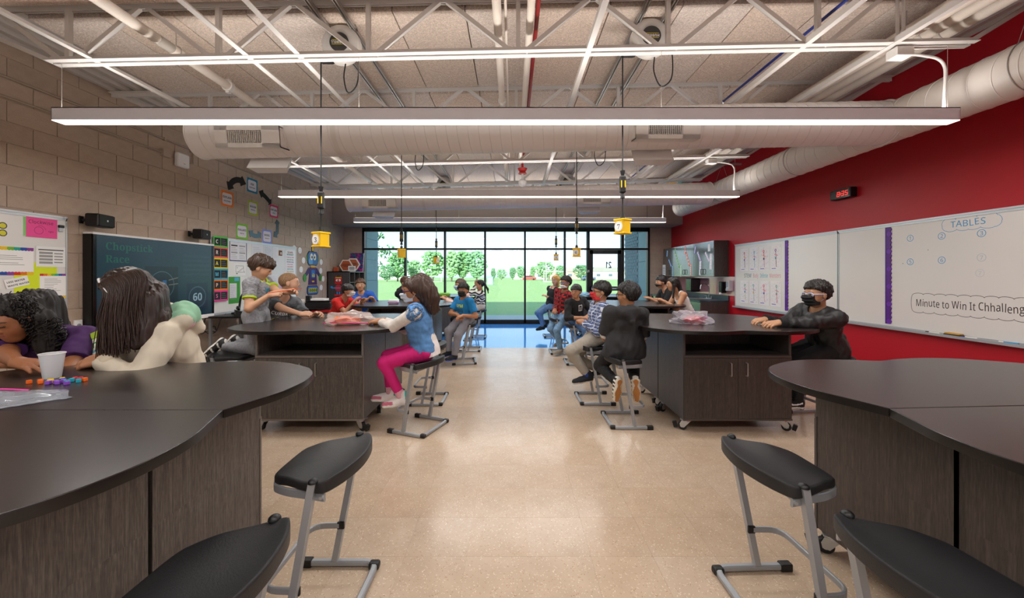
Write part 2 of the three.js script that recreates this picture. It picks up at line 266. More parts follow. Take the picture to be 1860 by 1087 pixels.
// ---------- window wall ----------
const glassMat = M('#f2fbfa', 0.0, { transmission: 1, thickness: 0, ior: 1.45 });
{
  const X0 = -4.27, X1 = 3.93, y1 = 2.74, ft = 0.06, d0 = FAR - 0.02, d1 = FAR + 0.11;
  const px = (x) => (x - 930) / 700 * FAR;
  const mull = [px(736), px(808), px(881), px(953.6), px(1026), px(1068.5), px(1131)];
  const w = structGroup('window_1');
  const bxz = (x0, x1, ya, yb, p = d0, q = d1) => box6(x0, x1, ya, yb, -q, -p);
  obj('window_frame', [bxz(X0, X1, y1 - 0.1, y1), bxz(X0, mull[5] - 0.03, 0, 0.12, d0, d1), bxz(mull[6] + 0.03, X1, 0, 0.12), bxz(X0, X0 + ft, 0, y1), bxz(X1 - ft, X1, 0, y1)], darkFrame, w);
  obj('transom_rail', [bxz(X0 + ft, X1 - ft, 2.115, 2.165)], darkFrame, w);
  mull.forEach((x, i) => obj('mullion', bxz(x - (i > 4 ? 0.04 : 0.026), x + (i > 4 ? 0.04 : 0.026), 0.01, y1 - 0.1), darkFrame, w));
  const edges = [X0 + ft, ...mull, X1 - ft];
  for (let i = 0; i < edges.length - 1; i++) {
    obj('pane', bxz(edges[i] + 0.025, edges[i + 1] - 0.025, 2.165, y1 - 0.1, FAR + 0.045, FAR + 0.051), glassMat, w);
    if (i !== 6) obj('pane', bxz(edges[i] + 0.025, edges[i + 1] - 0.025, 0.12, 2.115, FAR + 0.045, FAR + 0.051), glassMat, w);
  }
  obj('window_stool', bxz(X0, X1, 0, 0.02, FAR - 0.06, FAR - 0.02), darkFrame, w);
  // aluminium door with upper and lower lights
  const dr = structGroup('door_1'), a = mull[5] + 0.045, b = mull[6] - 0.045;
  obj('door_leaf', [bxz(a, a + 0.09, 0.01, 2.11, FAR, FAR + 0.05), bxz(b - 0.09, b, 0.01, 2.11, FAR, FAR + 0.05), bxz(a, b, 2.0, 2.11, FAR, FAR + 0.05), bxz(a, b, 0.95, 1.07, FAR, FAR + 0.05), bxz(a, b, 0.01, 0.26, FAR, FAR + 0.05)], darkFrame, dr);
  obj('door_pane', bxz(a + 0.09, b - 0.09, 1.07, 2.0, FAR + 0.02, FAR + 0.026), glassMat, dr);
  obj('door_pane', bxz(a + 0.09, b - 0.09, 0.26, 0.95, FAR + 0.02, FAR + 0.026), glassMat, dr);
  obj('push_bar', [rb(0.72, 0.05, 0.05, 0.01, (a + b) / 2, 1.01, -FAR + 0.05), bx(0.05, 0.07, 0.07, a + 0.06, 1.01, -FAR + 0.03)], alu, dr);
  obj('door_closer', rb(0.32, 0.06, 0.05, 0.008, (a + b) / 2 + 0.1, 2.04, -FAR + 0.03), darkFrame, dr);
  const num = canvasTex(256, 128, (g) => { g.clearRect(0, 0, 256, 128); g.fillStyle = '#39424a'; g.font = 'bold 120px sans-serif'; g.textAlign = 'center'; g.textBaseline = 'middle'; g.translate(256, 0); g.scale(-1, 1); g.fillText('21', 128, 68); });
  const pl = new THREE.PlaneGeometry(0.36, 0.27).translate((a + b) / 2 + 0.09, 1.69, -FAR - 0.018);
  obj('door_number', pl, M('#ffffff', 0.6, { map: num, alphaMap: null, transparent: true, alphaTest: 0.4, side: THREE.DoubleSide }), dr);
  const num2 = canvasTex(128, 64, (g) => { g.fillStyle = '#f4f4f4'; g.font = 'bold 60px sans-serif'; g.textAlign = 'center'; g.textBaseline = 'middle'; g.fillText('21', 64, 34); });
  obj('room_number', new THREE.PlaneGeometry(0.13, 0.09).translate(a - 0.045, 1.51, -FAR + 0.022), M('#ffffff', 0.6, { map: num2, transparent: true, alphaTest: 0.4 }), dr);
}
{ // outside: wing walls, apron, lawn, trees, far buildings
  const wingMat = M('#8fa3ab', 0.7), bk = M('#7d8a94', 0.8);
  const wl = structGroup('wing_wall_left');
  obj('wall_core', box6(-4.75, -4.285, -0.1, 4.2, -12.28, -11.12), wingMat, wl);
  for (let r = 0; r < 5; r++) obj('panel', box6(-4.285, -4.27, r * 0.62 + 0.006, r * 0.62 + 0.612, -12.28, -11.13), wingMat, wl);
  const wr = structGroup('wing_wall_right');
  obj('wall_core', box6(3.955, 4.5, -0.1, 4.2, -13.5, -11.12), bk, wr);
  for (let r = 0; r < 3; r++) obj('panel', box6(3.94, 3.955, r * 0.9 + 0.006, r * 0.9 + 0.892, -12.0, -11.13), wingMat, wr);
  for (let r = 0; r < 28; r++) for (let k = 0; k < 6; k++) { const d = 12.01 + k * 0.25 + (r % 2 ? 0.12 : 0); if (d + 0.24 < 13.52) { const m = new THREE.Mesh(bx(0.015, 0.088, 0.235), bk); m.name = 'brick'; m.position.set(3.947, r * 0.1 + 0.05, -d - 0.12); wr.add(m); } }
  const lawnTex = noiseTex(256, (u, v) => { const n = tn(u, v, 30) * 14 + rr(-14, 14); return [150 + n, 172 + n, 104 + n * 0.6]; });
  const lm = M('#ffffff', 0.95, { map: lawnTex });
  const lg = new THREE.PlaneGeometry(420, 240, 60, 40).rotateX(-Math.PI / 2); { const p = lg.attributes.position; for (let i = 0; i < p.count; i++) p.setY(i, -0.06 + 0.12 * fbm(p.getX(i) * 0.03, 0, p.getZ(i) * 0.03) * sstep(20, 60, 120 - p.getZ(i))); }
  lg.translate(0, 0, -133.55); lg.computeVertexNormals();
  const lawn = obj('lawn', muv(lg, 0.35), lm); tag(lawn, 'wide mown green sports field beyond the windows', 'lawn', null, 'stuff');
  const ap = obj('concrete_apron', box6(-12, 12, -0.2, -0.01, -13.55, -11.12), M('#b9b8b3', 0.85)); tag(ap, 'pale concrete strip outside along the window wall', 'pavement'); ap.userData.kind = 'structure';
  // trees
  const bark = M('#5d5145', 0.9), greens = ['#6f9a64', '#7ea870', '#618d62', '#8bb47c', '#76a274'].map((c) => M(c, 0.8, { side: THREE.DoubleSide }));
  const ico = new THREE.IcosahedronGeometry(1, 0);
  const tree = (x, d, h, w, k, label, n = 330) => {
    const t = thing('park_tree', label, 'tree', [x, -0.1, -d], 0, 'trees across the field'), cl = [];
    obj('trunk', rod(v3(0, 0, 0), v3(0.1, h * 0.5, 0), h * 0.028, h * 0.016, 7), bark, t);
    for (let i = 0; i < n; i++) {
      const q = rnd(), yy = mix(0.16, 1, q), rad = w * Math.pow(Math.sin(Math.PI * clamp(0.12 + 0.84 * (1 - q), 0, 1)), 0.7) * Math.sqrt(rnd()), an = rr(0, 6.28), s = rr(0.03, 0.065) * h;
      const g = flat(ico.clone()); const p = g.attributes.position; for (let a = 0; a < p.count; a++) { const s2 = 1 + 0.35 * pn(p.getX(a) * 2 + i, p.getY(a) * 2, p.getZ(a) * 2); p.setXYZ(a, p.getX(a) * s2, p.getY(a) * s2, p.getZ(a) * s2); }
      g.scale(s, s * rr(0.6, 0.9), s).rotateY(an).translate(Math.cos(an) * rad, yy * h, Math.sin(an) * rad); g.computeVertexNormals(); cl.push(g);
    }
    obj('crown', cl, greens[k % 5], t);
  };
  [[-28.2, 95, 7.0, 2.7, 0, 'broad leafy tree seen through the second window from the left'],
   [-29.2, 90, 3.6, 1.9, 2, 'dark low tree at the left end of the field'],
   [-26.7, 105, 5.5, 2.0, 3, 'pale small tree between the taller trees at left'],
   [-19.5, 95, 7.4, 3.0, 1, 'tall tree left of the small goal'],
   [-14.9, 95, 7.4, 2.0, 3, 'slender tall tree right of the small goal'],
   [-12.5, 98, 7.5, 2.1, 0, 'tall tree second right of the small goal'],
   [-8.7, 95, 7.4, 2.7, 4, 'tall tree third right of the small goal'],
   [-6.3, 130, 3.9, 0.8, 2, 'small conical tree on the horizon in the middle window'],
   [-3.5, 128, 3.5, 2.0, 1, 'low round tree on the horizon in the middle window'],
   [0.2, 130, 4.2, 1.1, 2, 'pointed small tree left of the pale house'],
   [3.0, 132, 4.6, 1.7, 4, 'mid green bushy tree beside the pale house'],
   [6.8, 125, 4.3, 0.8, 0, 'narrow tree left of the big green tree'],
   [10.3, 120, 5.7, 3.1, 1, 'big spreading green tree on the right of the field'],
   [15.7, 125, 4.7, 1.6, 4, 'mid green tree right of the big tree'],
   [21.6, 120, 4.7, 2.7, 2, 'wide dark tree behind the far goal'],
  ].forEach((a) => tree(...a));
  { // near tree, leafy boughs reaching in at the left window
    const t = thing('young_tree', 'near young tree whose leafy boughs hang into the left window', 'tree', [-7.6, -0.05, -17.5]);
    obj('trunk', tube([v3(0, 0, 0), v3(0.1, 1.6, 0.1), v3(0.2, 3.4, 0.2), v3(0.1, 5.2, 0.1)], 0.11, 20, 8), bark, t);
    const lf = [], br = [];
    for (let k = 0; k < 9; k++) {
      const y = 1.9 + k * 0.38, L = rr(1.2, 2.3) * (1 - k * 0.05), an = rr(-0.7, 0.7), dir = v3(Math.cos(an), rr(-0.12, 0.16), Math.sin(an)), a = v3(0.15, y, 0.15), b = a.clone().addScaledVector(dir, L), m = a.clone().lerp(b, 0.5).add(v3(0, 0.14, 0));
      br.push(tube([a, m, b], 0.016, 10, 5));
      for (let i = 0; i < 95; i++) { const q = Math.pow(rnd(), 0.6), p = a.clone().lerp(b, q).add(v3(rr(-0.2, 0.2), rr(-0.22, 0.2), rr(-0.25, 0.25))), s = rr(0.05, 0.1); const g = new THREE.CircleGeometry(s, 6).scale(0.6, 1, 1).rotateX(rr(-1.5, 1.5)).rotateY(rr(0, 6)).rotateZ(rr(-1, 1)).translate(p.x, p.y, p.z); lf.push(g); }
    }
    obj('bough', br, bark, t); obj('foliage', lf, M('#4c7f43', 0.7, { side: THREE.DoubleSide }), t).userData.kind = 'stuff';
  }
  const goal = (x, d, w, h, label) => { const t = thing('football_goal', label, 'goal', [x, -0.05, -d]); obj('goal_post', rod(v3(-w / 2, 0, 0), v3(-w / 2, h, 0), 0.06), white, t); obj('goal_post', rod(v3(w / 2, 0, 0), v3(w / 2, h, 0), 0.06), white, t); obj('crossbar', rod(v3(-w / 2, h, 0), v3(w / 2, h, 0), 0.06), white, t); obj('back_frame', [rod(v3(-w / 2, h, 0), v3(-w / 2, 0, -1.6), 0.04), rod(v3(w / 2, h, 0), v3(w / 2, 0, -1.6), 0.04), rod(v3(-w / 2, 0, -1.6), v3(w / 2, 0, -1.6), 0.04)], white, t); };
  goal(-18.2, 92, 2.6, 1.3, 'small white goal frame on the left half of the field'); goal(9.9, 88, 5.2, 2.4, 'wide white goal frame on the right half of the field');
  const house = (x, d, w, h, c, r, label) => { const t = thing('far_house', label, 'house', [x, -0.1, -d], 0, 'houses beyond the field'); obj('wall', bx(w, h, 5, 0, h / 2, 0), M(c, 0.8), t); const s = new THREE.Shape(); s.moveTo(-w / 2 - 0.4, 0); s.lineTo(w / 2 + 0.4, 0); s.lineTo(w / 2 - 1, h * 0.55); s.lineTo(-w / 2 + 1, h * 0.55); obj('roof', new THREE.ExtrudeGeometry(s, { depth: 5.6, bevelEnabled: false }).translate(0, h, -2.8), M(r, 0.85), t); for (const k of [-0.3, 0.05, 0.32]) obj('window', bx(w * 0.11, h * 0.34, 0.1, k * w, h * 0.55, 2.53), M('#5b6670', 0.3), t); };
  house(6.6, 150, 12, 2.7, '#d8d2c6', '#a39c94', 'pale low house on the horizon in the middle window'); house(21.5, 150, 14, 3, '#c9a08a', '#9a938c', 'brick house behind the big tree'); house(37, 150, 13, 3, '#d9d3ca', '#8f8a86', 'pale house left of the glass door'); house(-46, 150, 14, 2.8, '#d5d0c4', '#98938c', 'pale house on the left horizon');
  const car = (x, d, c, label) => { const t = thing('parked_car', label, 'car', [x, -0.05, -d]); obj('body', [rb(4.2, 0.75, 1.7, 0.2, 0, 0.6, 0), rb(2.3, 0.6, 1.5, 0.22, -0.1, 1.15, 0)], M(c, 0.3), t); for (const k of [-1.3, 1.3]) obj('wheel', new THREE.CylinderGeometry(0.32, 0.32, 1.75, 14).rotateX(Math.PI / 2).translate(k, 0.32, 0), rubber, t); obj('windows', bx(1.9, 0.34, 1.55, -0.1, 1.2, 0), M('#2a3138', 0.2), t); };
  car(5.3, 118, '#b3423c', 'red car parked beyond the field'); car(22.2, 112, '#56657e', 'blue grey car parked beyond the field'); car(-30, 112, '#dfe2e4', 'white car parked at left beyond the field');
  const lp = thing('lamp_post', 'thin pale light pole beside the big field tree', 'pole', [9.3, -0.05, -105]); obj('pole', rod(v3(0, 0, 0), v3(0, 5.6, 0), 0.14, 0.08), whitePaint, lp); obj('lamp_head', bx(0.7, 0.14, 0.3, 0.2, 5.6, 0), whitePaint, lp);
  const ut = thing('utility_cabinet', 'small pale cabinet on the grass in the middle window', 'cabinet', [-3.4, -0.05, -60]); obj('body', rb(0.9, 1.2, 0.7, 0.03, 0, 0.6, 0), M('#8fa7b4', 0.6), ut); obj('lid', rb(1, 0.08, 0.8, 0.02, 0, 1.22, 0), M('#7c919d', 0.6), ut);
}

// ---------- ceiling services ----------
const ductMat = M('#e2dcd9', 0.42), ductMat2 = M('#d8d2cc', 0.45);
function ductAcross(d, x0, x1, R, label, grilles) {
  const yc = 2.87, t = thing('supply_duct', label, 'duct', [0, 0, -d]), tilt = Math.atan(SLOPE), L = x1 - x0;
  const place = (g) => g.rotateZ(tilt).translate((x0 + x1) / 2, yc + SLOPE * (x0 + x1) / 2, 0);
  obj('duct_body', place(new THREE.CylinderGeometry(R, R, L, 48, 1, true).rotateZ(Math.PI / 2)), M('#e2dcd9', 0.42, { side: THREE.DoubleSide }), t);
  obj('end_cap', [place(new THREE.CylinderGeometry(R * 0.985, R * 0.985, 0.01, 48).rotateZ(Math.PI / 2).translate(-L / 2 + 0.02, 0, 0)), place(new THREE.TorusGeometry(R, 0.008, 6, 48).rotateY(Math.PI / 2).translate(-L / 2, 0, 0)), place(new THREE.TorusGeometry(R + 0.004, 0.01, 6, 48).rotateY(Math.PI / 2).translate(L / 2, 0, 0))], ductMat, t);
  const seams = []; for (let x = -L / 2 + 0.11; x < L / 2 - 0.05; x += 0.105) { const pts = []; for (let k = 0; k <= 40; k++) { const a = k / 40 * Math.PI * 2; pts.push(v3(x + k / 40 * 0.105, Math.cos(a) * (R + 0.0005), Math.sin(a) * (R + 0.0005))); } seams.push(place(tube(pts, 0.0022, 40, 4))); }
  obj('spiral_seam', seams, ductMat2, t);
  for (const x of [x0 + 1.45, x1 - 1.6]) obj('joint_band', new THREE.CylinderGeometry(R + 0.004, R + 0.004, 0.05, 48, 1, true).rotateZ(Math.PI / 2 + tilt).translate(x, yc + SLOPE * x, 0), ductMat2, t);
  for (const gx of grilles) {
    const yy = yc + SLOPE * gx - 0.07, gr = new THREE.Group(); gr.name = 'air_grille'; t.add(gr); gr.position.set(gx, yy, 0); gr.rotation.x = 0.12;
    const s = new THREE.Shape(); s.moveTo(-0.31, -0.1); s.lineTo(0.31, -0.1); s.lineTo(0.31, 0.1); s.lineTo(-0.31, 0.1);
    obj('collar', [box6(-0.31, 0.31, 0.09, 0.1, 0.05, R + 0.06), box6(-0.31, 0.31, -0.1, -0.09, 0.05, R + 0.06), box6(-0.31, -0.3, -0.1, 0.1, 0.05, R + 0.06), box6(0.3, 0.31, -0.1, 0.1, 0.05, R + 0.06), box6(-0.31, 0.31, 0.06, 0.1, R + 0.05, R + 0.065), box6(-0.31, 0.31, -0.1, -0.06, R + 0.05, R + 0.065), box6(-0.31, -0.19, -0.1, 0.1, R + 0.05, R + 0.065), box6(0.14, 0.31, -0.1, 0.1, R + 0.05, R + 0.065)], offWhite, gr);
    obj('grille_back', box6(-0.19, 0.14, -0.06, 0.06, R + 0.01, R + 0.02), M('#3a3836', 0.8), gr);
    const sl = []; for (let k = 0; k < 18; k++) sl.push(bx(0.005, 0.12, 0.018, -0.18 + k * 0.0185, 0, R + 0.05)); for (let k = 0; k < 7; k++) sl.push(bx(0.33, 0.003, 0.012, -0.025, -0.05 + k * 0.0165, R + 0.045));
    obj('grille_blades', sl, offWhite, gr);
    const sad = new THREE.CylinderGeometry(0.3, 0.22, 0.1, 4, 1).rotateY(Math.PI / 4).scale(1, 1, 0.42); obj('rear_collar', sad.rotateX(0.9).translate(-0.02, -R - 0.02 + 0.03, -R * 0.55), offWhite, gr);
  }
}
ductAcross(3.97, -3.2, 3.82, 0.215, 'near white round duct with two grilles behind the nearest lamp', [-2.54, 1.5]);
ductAcross(7.35, -3.1, 3.75, 0.205, 'far white round duct with two grilles behind the middle lamp', [-2.45, 1.5]);
{
  const t = thing('main_duct', 'large pale spiral duct running along the red wall', 'duct', [3.93, 2.965, 0]), R = 0.2, d0 = -1.08, d1 = 8.95;
  obj('duct_body', new THREE.CylinderGeometry(R, R, d1 - d0, 48, 1, true).rotateX(Math.PI / 2).translate(0, 0, -(d0 + d1) / 2), M('#dcd3cb', 0.45, { side: THREE.DoubleSide }), t);
  obj('end_cap', [new THREE.CircleGeometry(R, 40).translate(0, 0, -d1 + 0.01), new THREE.TorusGeometry(R, 0.008, 6, 40).translate(0, 0, -d1)], M('#dcd3cb', 0.45, { side: THREE.DoubleSide }), t);
  const seams = []; for (let d = 1; d < d1 - 0.2; d += 0.16) { const pts = []; for (let k = 0; k <= 36; k++) { const a = k / 36 * Math.PI * 2; pts.push(v3(Math.cos(a) * (R + 0.001), Math.sin(a) * (R + 0.001), -d - k / 36 * 0.16)); } seams.push(tube(pts, 0.004, 36, 4)); }
  obj('spiral_seam', seams, M('#efe9e3', 0.4), t);
  for (const d of [2.9, 5.3, 7.2]) obj('hanger', [new THREE.TorusGeometry(R + 0.004, 0.004, 5, 40).translate(0, 0, -d), rod(v3(-0.12, R * 0.85, -d), v3(0, 0.52, -d), 0.002), rod(v3(0.12, R * 0.85, -d), v3(0, 0.52, -d), 0.002), rod(v3(0, 0.5, -d), v3(0, 0.76, -d), 0.003), bx(0.5, 0.03, 0.03, 0.1, 0.5, -d)], galv, t);
}
function pipeAlong(name, label, category, x, y, r, mat, d0, d1, group, extra) {
  const t = thing(name, label, category, [x, y, 0], 0, group), g = new THREE.CylinderGeometry(r, r, d1 - d0, 20).rotateX(Math.PI / 2).translate(0, 0, -(d0 + d1) / 2);
  obj('pipe', g, mat, t); if (extra) extra(t); return t;
}
const coupling = (t, r, ds, mat) => { for (const d of ds) obj('coupling', [new THREE.CylinderGeometry(r * 1.35, r * 1.35, 0.05, 20).rotateX(Math.PI / 2).translate(0, 0, -d), bx(r * 0.9, r * 3.4, 0.035, 0, 0, -d)], mat, t); };
const hooks = (t, r, ds) => { for (const d of ds) obj('pipe_hanger', [new THREE.TorusGeometry(r + 0.006, 0.004, 5, 20).translate(0, 0, -d), rod(v3(0, r, -d), v3(0, 0.2, -d), 0.004, 0.004, 6)], galv, t); };
pipeAlong('water_pipe', 'thick cream pipe with grooved couplings crossing the ceiling at left', 'pipe', -2.98, 3.37, 0.042, M('#ddd2c6', 0.45), -1.08, 10.2, null, (t) => { coupling(t, 0.042, [4.05, 6.9], whitePaint); hooks(t, 0.042, [3.42, 5.4, 8.1]); obj('pipe_label_band', new THREE.CylinderGeometry(0.043, 0.043, 0.14, 20).rotateX(Math.PI / 2).translate(0, 0, -3.3), M('#a8a096', 0.5), t); });
pipeAlong('drain_pipe', 'cream pipe over the middle of the aisle with a white coupling', 'pipe', -0.115, 3.4, 0.034, M('#ddd2c6', 0.45), -1.08, 8.7, null, (t) => { coupling(t, 0.034, [4.45, 6.3], whitePaint); obj('pipe_label_band', new THREE.CylinderGeometry(0.0345, 0.0345, 0.1, 20).rotateX(Math.PI / 2).translate(0, 0, -3.45), M('#9c968f', 0.5), t); });
pipeAlong('thin_conduit', 'thin cream conduit beside the middle pipe', 'conduit', -0.05, 3.44, 0.011, M('#ddd2c6', 0.45), -1.08, 8.7);
pipeAlong('strut_rail', 'cream strut rail beside the red sprinkler pipe', 'rail', 0.145, 3.42, 0.03, M('#ddd2c6', 0.5), -1.08, 7.1);
{
  const t = pipeAlong('sprinkler_pipe', 'dark red sprinkler pipe running along the middle of the ceiling', 'pipe', 0.2, 3.45, 0.018, M('#8a1414', 0.45), -1.08, 7.1);
  obj('sprinkler_fitting', [rod(v3(-0.01, 0.0, -7.0), v3(-0.01, -0.16, -7.0), 0.02), new THREE.CylinderGeometry(0.09, 0.06, 0.05, 20).translate(-0.01, -0.15, -7.0), new THREE.CylinderGeometry(0.05, 0.08, 0.04, 20).translate(-0.01, -0.2, -7.0)], M('#b01c1c', 0.45), t);
  obj('sprinkler_drop', rod(v3(-0.01, -0.2, -7), v3(-0.01, -0.34, -7), 0.02), whitePaint, t);
  obj('sensor_bell', new THREE.LatheGeometry([[0, 0], [0.05, 0], [0.075, -0.04], [0.07, -0.09], [0.03, -0.12], [0, -0.125]].map(([a, b]) => new THREE.Vector2(a, b)), 24).translate(-0.01, -0.33, -7), white, t);
}
pipeAlong('blue_conduit', 'thin dark blue conduit slanting across the right of the ceiling', 'conduit', 2.57, 3.5, 0.013, M('#1d2f7c', 0.45), -1.08, 8.5, null, (t) => { for (const d of [4.7, 5.1]) obj('coupling', new THREE.CylinderGeometry(0.019, 0.019, 0.05, 14).rotateX(Math.PI / 2).translate(0, 0, -d), chrome, t); });
[[3.378, 3.45, 'leftmost'], [3.545, 3.46, 'middle'], [3.715, 3.47, 'rightmost']].forEach(([x, y, w], i) => pipeAlong('heating_pipe', 'cream insulated heating pipe by the red wall, ' + w + ' of the three', 'pipe', x, y, 0.06, M('#d6cabd', 0.55), -1.08, 9.9, 'insulated pipes by the red wall', (t) => { hooks(t, 0.06, [3.3, 4.95, 6.5, 8.2]); for (const d of [3.55, 5.5, 7.9]) obj('insulation_band', new THREE.CylinderGeometry(0.062, 0.062, 0.03, 24).rotateX(Math.PI / 2).translate(0, 0, -d), M('#e8dfd4', 0.5), t); obj('pipe_label', new THREE.CylinderGeometry(0.0615, 0.0615, 0.22, 24, 1, true).rotateX(Math.PI / 2).translate(0, 0, -8.4), M(['#d79a1e', '#d79a1e', '#1f8f86'][i], 0.5, { side: THREE.DoubleSide }), t); }));
// bridging angles running front to back on the joists
[[-3.38, 3.125, 'at the left end of the joists'], [-2.13, 3.15, 'left of the pipe'], [-1.72, 3.16, 'beside the left cord reels'], [2.37, 3.24, 'beside the blue conduit'], [3.08, 3.25, 'under the insulated pipes'], [0.62, 3.2, 'right of the sprinkler pipe']].forEach(([x, y, w]) => { const o = obj('bridging_angle', [box6(x - 0.022, x + 0.022, y - 0.005, y, -9.2, 1.08), box6(x - 0.022, x - 0.017, y, y + 0.04, -9.2, 1.08)], steelPaint); tag(o, 'white steel bridging angle ' + w, 'bridging', 'bridging angles'); });
// strut channels with spring cord reels
const reelMats = { drum: M('#cfcac4', 0.45), disc: M('#3c3a38', 0.5) };
for (const [x, w] of [[-1.5, 'left'], [1.21, 'right']]) {
  const y = deckY(x) - 0.07, t = thing('strut_channel', 'pair of galvanised strut channels carrying the ' + w + ' cord reels', 'rail', [x, y, 0], 0, 'strut channels');
  for (const k of [-0.11, 0.11]) obj('channel', [box6(k - 0.02, k + 0.02, -0.002, 0.002, -9, 1.05), box6(k - 0.02, k - 0.017, -0.03, 0, -9, 1.05), box6(k + 0.017, k + 0.02, -0.03, 0, -9, 1.05), box6(k - 0.02, k - 0.008, -0.03, -0.027, -9, 1.05), box6(k + 0.008, k + 0.02, -0.03, -0.027, -9, 1.05)], galv, t);
}
const nameTex = canvasTex(256, 256, (g) => { g.fillStyle = '#3b3937'; g.fillRect(0, 0, 256, 256); g.fillStyle = '#d8c226'; g.fillRect(30, 96, 196, 7); g.fillRect(30, 160, 196, 7); g.fillStyle = '#e9e6df'; g.font = 'bold 50px sans-serif'; g.textAlign = 'center'; g.textBaseline = 'middle'; g.save(); g.translate(128, 132); g.rotate(Math.PI); g.fillText('HUBBELL', 0, 0); g.restore(); });
function boxTex(n) { return canvasTex(128, 128, (g) => { g.fillStyle = '#f4f3ef'; g.fillRect(0, 0, 128, 128); for (let k = 0; k < 26; k++) { const a = k / 26 * 6.283; g.fillStyle = ['#d94b4b', '#3b6fc4', '#5aa84a'][k % 3]; g.beginPath(); g.arc(64 + Math.cos(a) * 57, 64 + Math.sin(a) * 57, 3, 0, 7); g.fill(); } g.fillStyle = '#161616'; g.font = 'bold 86px serif'; g.textAlign = 'center'; g.textBaseline = 'middle'; g.fillText(n, 64, 68); }); }
function reel(x, d, cordX, boxD, yBox, n, turn, gfci, label, faceCam = true) {
  const yc = 3.44 + SLOPE * x, R = 0.165, t = thing('cord_reel', label, 'cord reel', [x, yc, -d], 0, 'ceiling cord reels with yellow outlet boxes');
  obj('drum', new THREE.LatheGeometry([[0, 0.05], [R * 0.7, 0.055], [R * 0.95, 0.045], [R, 0.03], [R, -0.03], [R * 0.95, -0.045], [R * 0.7, -0.055], [0, -0.05]].map(([a, b]) => new THREE.Vector2(a, b)), 40).rotateX(Math.PI / 2), reelMats.drum, t);
  obj('name_disc', new THREE.CylinderGeometry(0.082, 0.082, 0.012, 32).rotateX(Math.PI / 2).translate(0, 0, 0.056), reelMats.disc, t);
  obj('name_print', new THREE.CircleGeometry(0.08, 32).translate(0, 0, 0.0635), M('#ffffff', 0.5, { map: nameTex }), t);
  obj('mounting_plate', [box6(-0.13, 0.13, 0.13, 0.19, -0.02, 0.02), box6(-0.13, 0.13, 0.185, 0.2, -0.07, 0.07)], galv, t);
  const gx = cordX - x, side = Math.sign(gx) || -1;
  obj('cord_guide', [rb(0.11, 0.07, 0.07, 0.012, gx + 0.05 * -side, -0.125, 0.02), bx(0.05, 0.06, 0.075, gx + 0.09 * -side, -0.12, 0.02)], black, t);
  obj('warning_sticker', bx(0.03, 0.055, 0.004, gx + 0.05 * -side, -0.12, 0.058), yellow, t);
  obj('supply_loop', tube([v3(-gx * 0.2, -0.14, 0), v3(-gx * 0.15, -0.3, 0.02), v3(-gx * 0.4, -0.43, 0.03), v3(-gx * 0.75, -0.37, 0.02), v3(-gx * 0.85, -0.14, 0), v3(-gx * 0.7, 0.1, -0.02)], 0.006, 40, 6), rubber, t);
  const top = yBox + 0.1 - yc;
  obj('drop_cord', rod(v3(gx, -0.15, 0.02), v3(gx, top, 0.02), 0.006, 0.006, 8), rubber, t);
  const gy = gfci - yc;
  obj('inline_breaker', [rb(0.052, 0.15, 0.045, 0.012, gx, gy, 0.02), new THREE.CylinderGeometry(0.012, 0.022, 0.05, 12).translate(gx, gy - 0.095, 0.02), new THREE.CylinderGeometry(0.022, 0.012, 0.05, 12).translate(gx, gy + 0.095, 0.02)], black, t);
  obj('breaker_label', [bx(0.008, 0.06, 0.003, gx - 0.016, gy, 0.0435), bx(0.008, 0.06, 0.003, gx + 0.016, gy, 0.0435)], yellow, t);
  const b = new THREE.Group(); b.name = 'outlet_box'; t.add(b); b.position.set(gx, yBox - yc, 0.02); b.rotation.y = turn;
  obj('box_shell', [rb(0.1, 0.125, 0.1, 0.012, 0, 0, 0), rb(0.112, 0.016, 0.112, 0.004, 0, 0.058, 0), rb(0.112, 0.012, 0.112, 0.004, 0, -0.06, 0), rb(0.08, 0.1, 0.11, 0.008, 0, 0, 0)], yellow, b);
  obj('cable_gland', new THREE.CylinderGeometry(0.016, 0.024, 0.05, 14).translate(0, 0.085, 0), black, b);
  obj('number_disc', new THREE.CircleGeometry(0.044, 28).translate(0, -0.002, 0.0565), M('#ffffff', 0.6, { map: boxTex(n) }), b);
}
reel(-1.5, 3.4, -1.675, 3.4, 1.695, '3', -0.42, 2.04, 'left cord reel of the front pair with yellow outlet box numbered 3'); reel(1.21, 3.4, 0.97, 3.4, 1.81, '7', -0.95, 2.18, 'right cord reel of the front pair with yellow outlet box numbered 7');
reel(-1.5, 5.88, -1.68, 5.88, 1.72, '2', -1.1, 1.97, 'left cord reel of the middle pair, cord hanging over the third table'); reel(1.21, 5.83, 0.975, 5.83, 1.73, '6', -0.35, 2.13, 'right cord reel of the middle pair with yellow outlet box numbered 6');
reel(-1.5, 8.55, -1.675, 8.55, 1.72, '1', 0.9, 2.08, 'left cord reel of the pair nearest the windows'); reel(1.21, 8.5, 0.97, 8.5, 1.78, '5', -0.1, 2.13, 'right cord reel of the pair nearest the windows with box numbered 5');

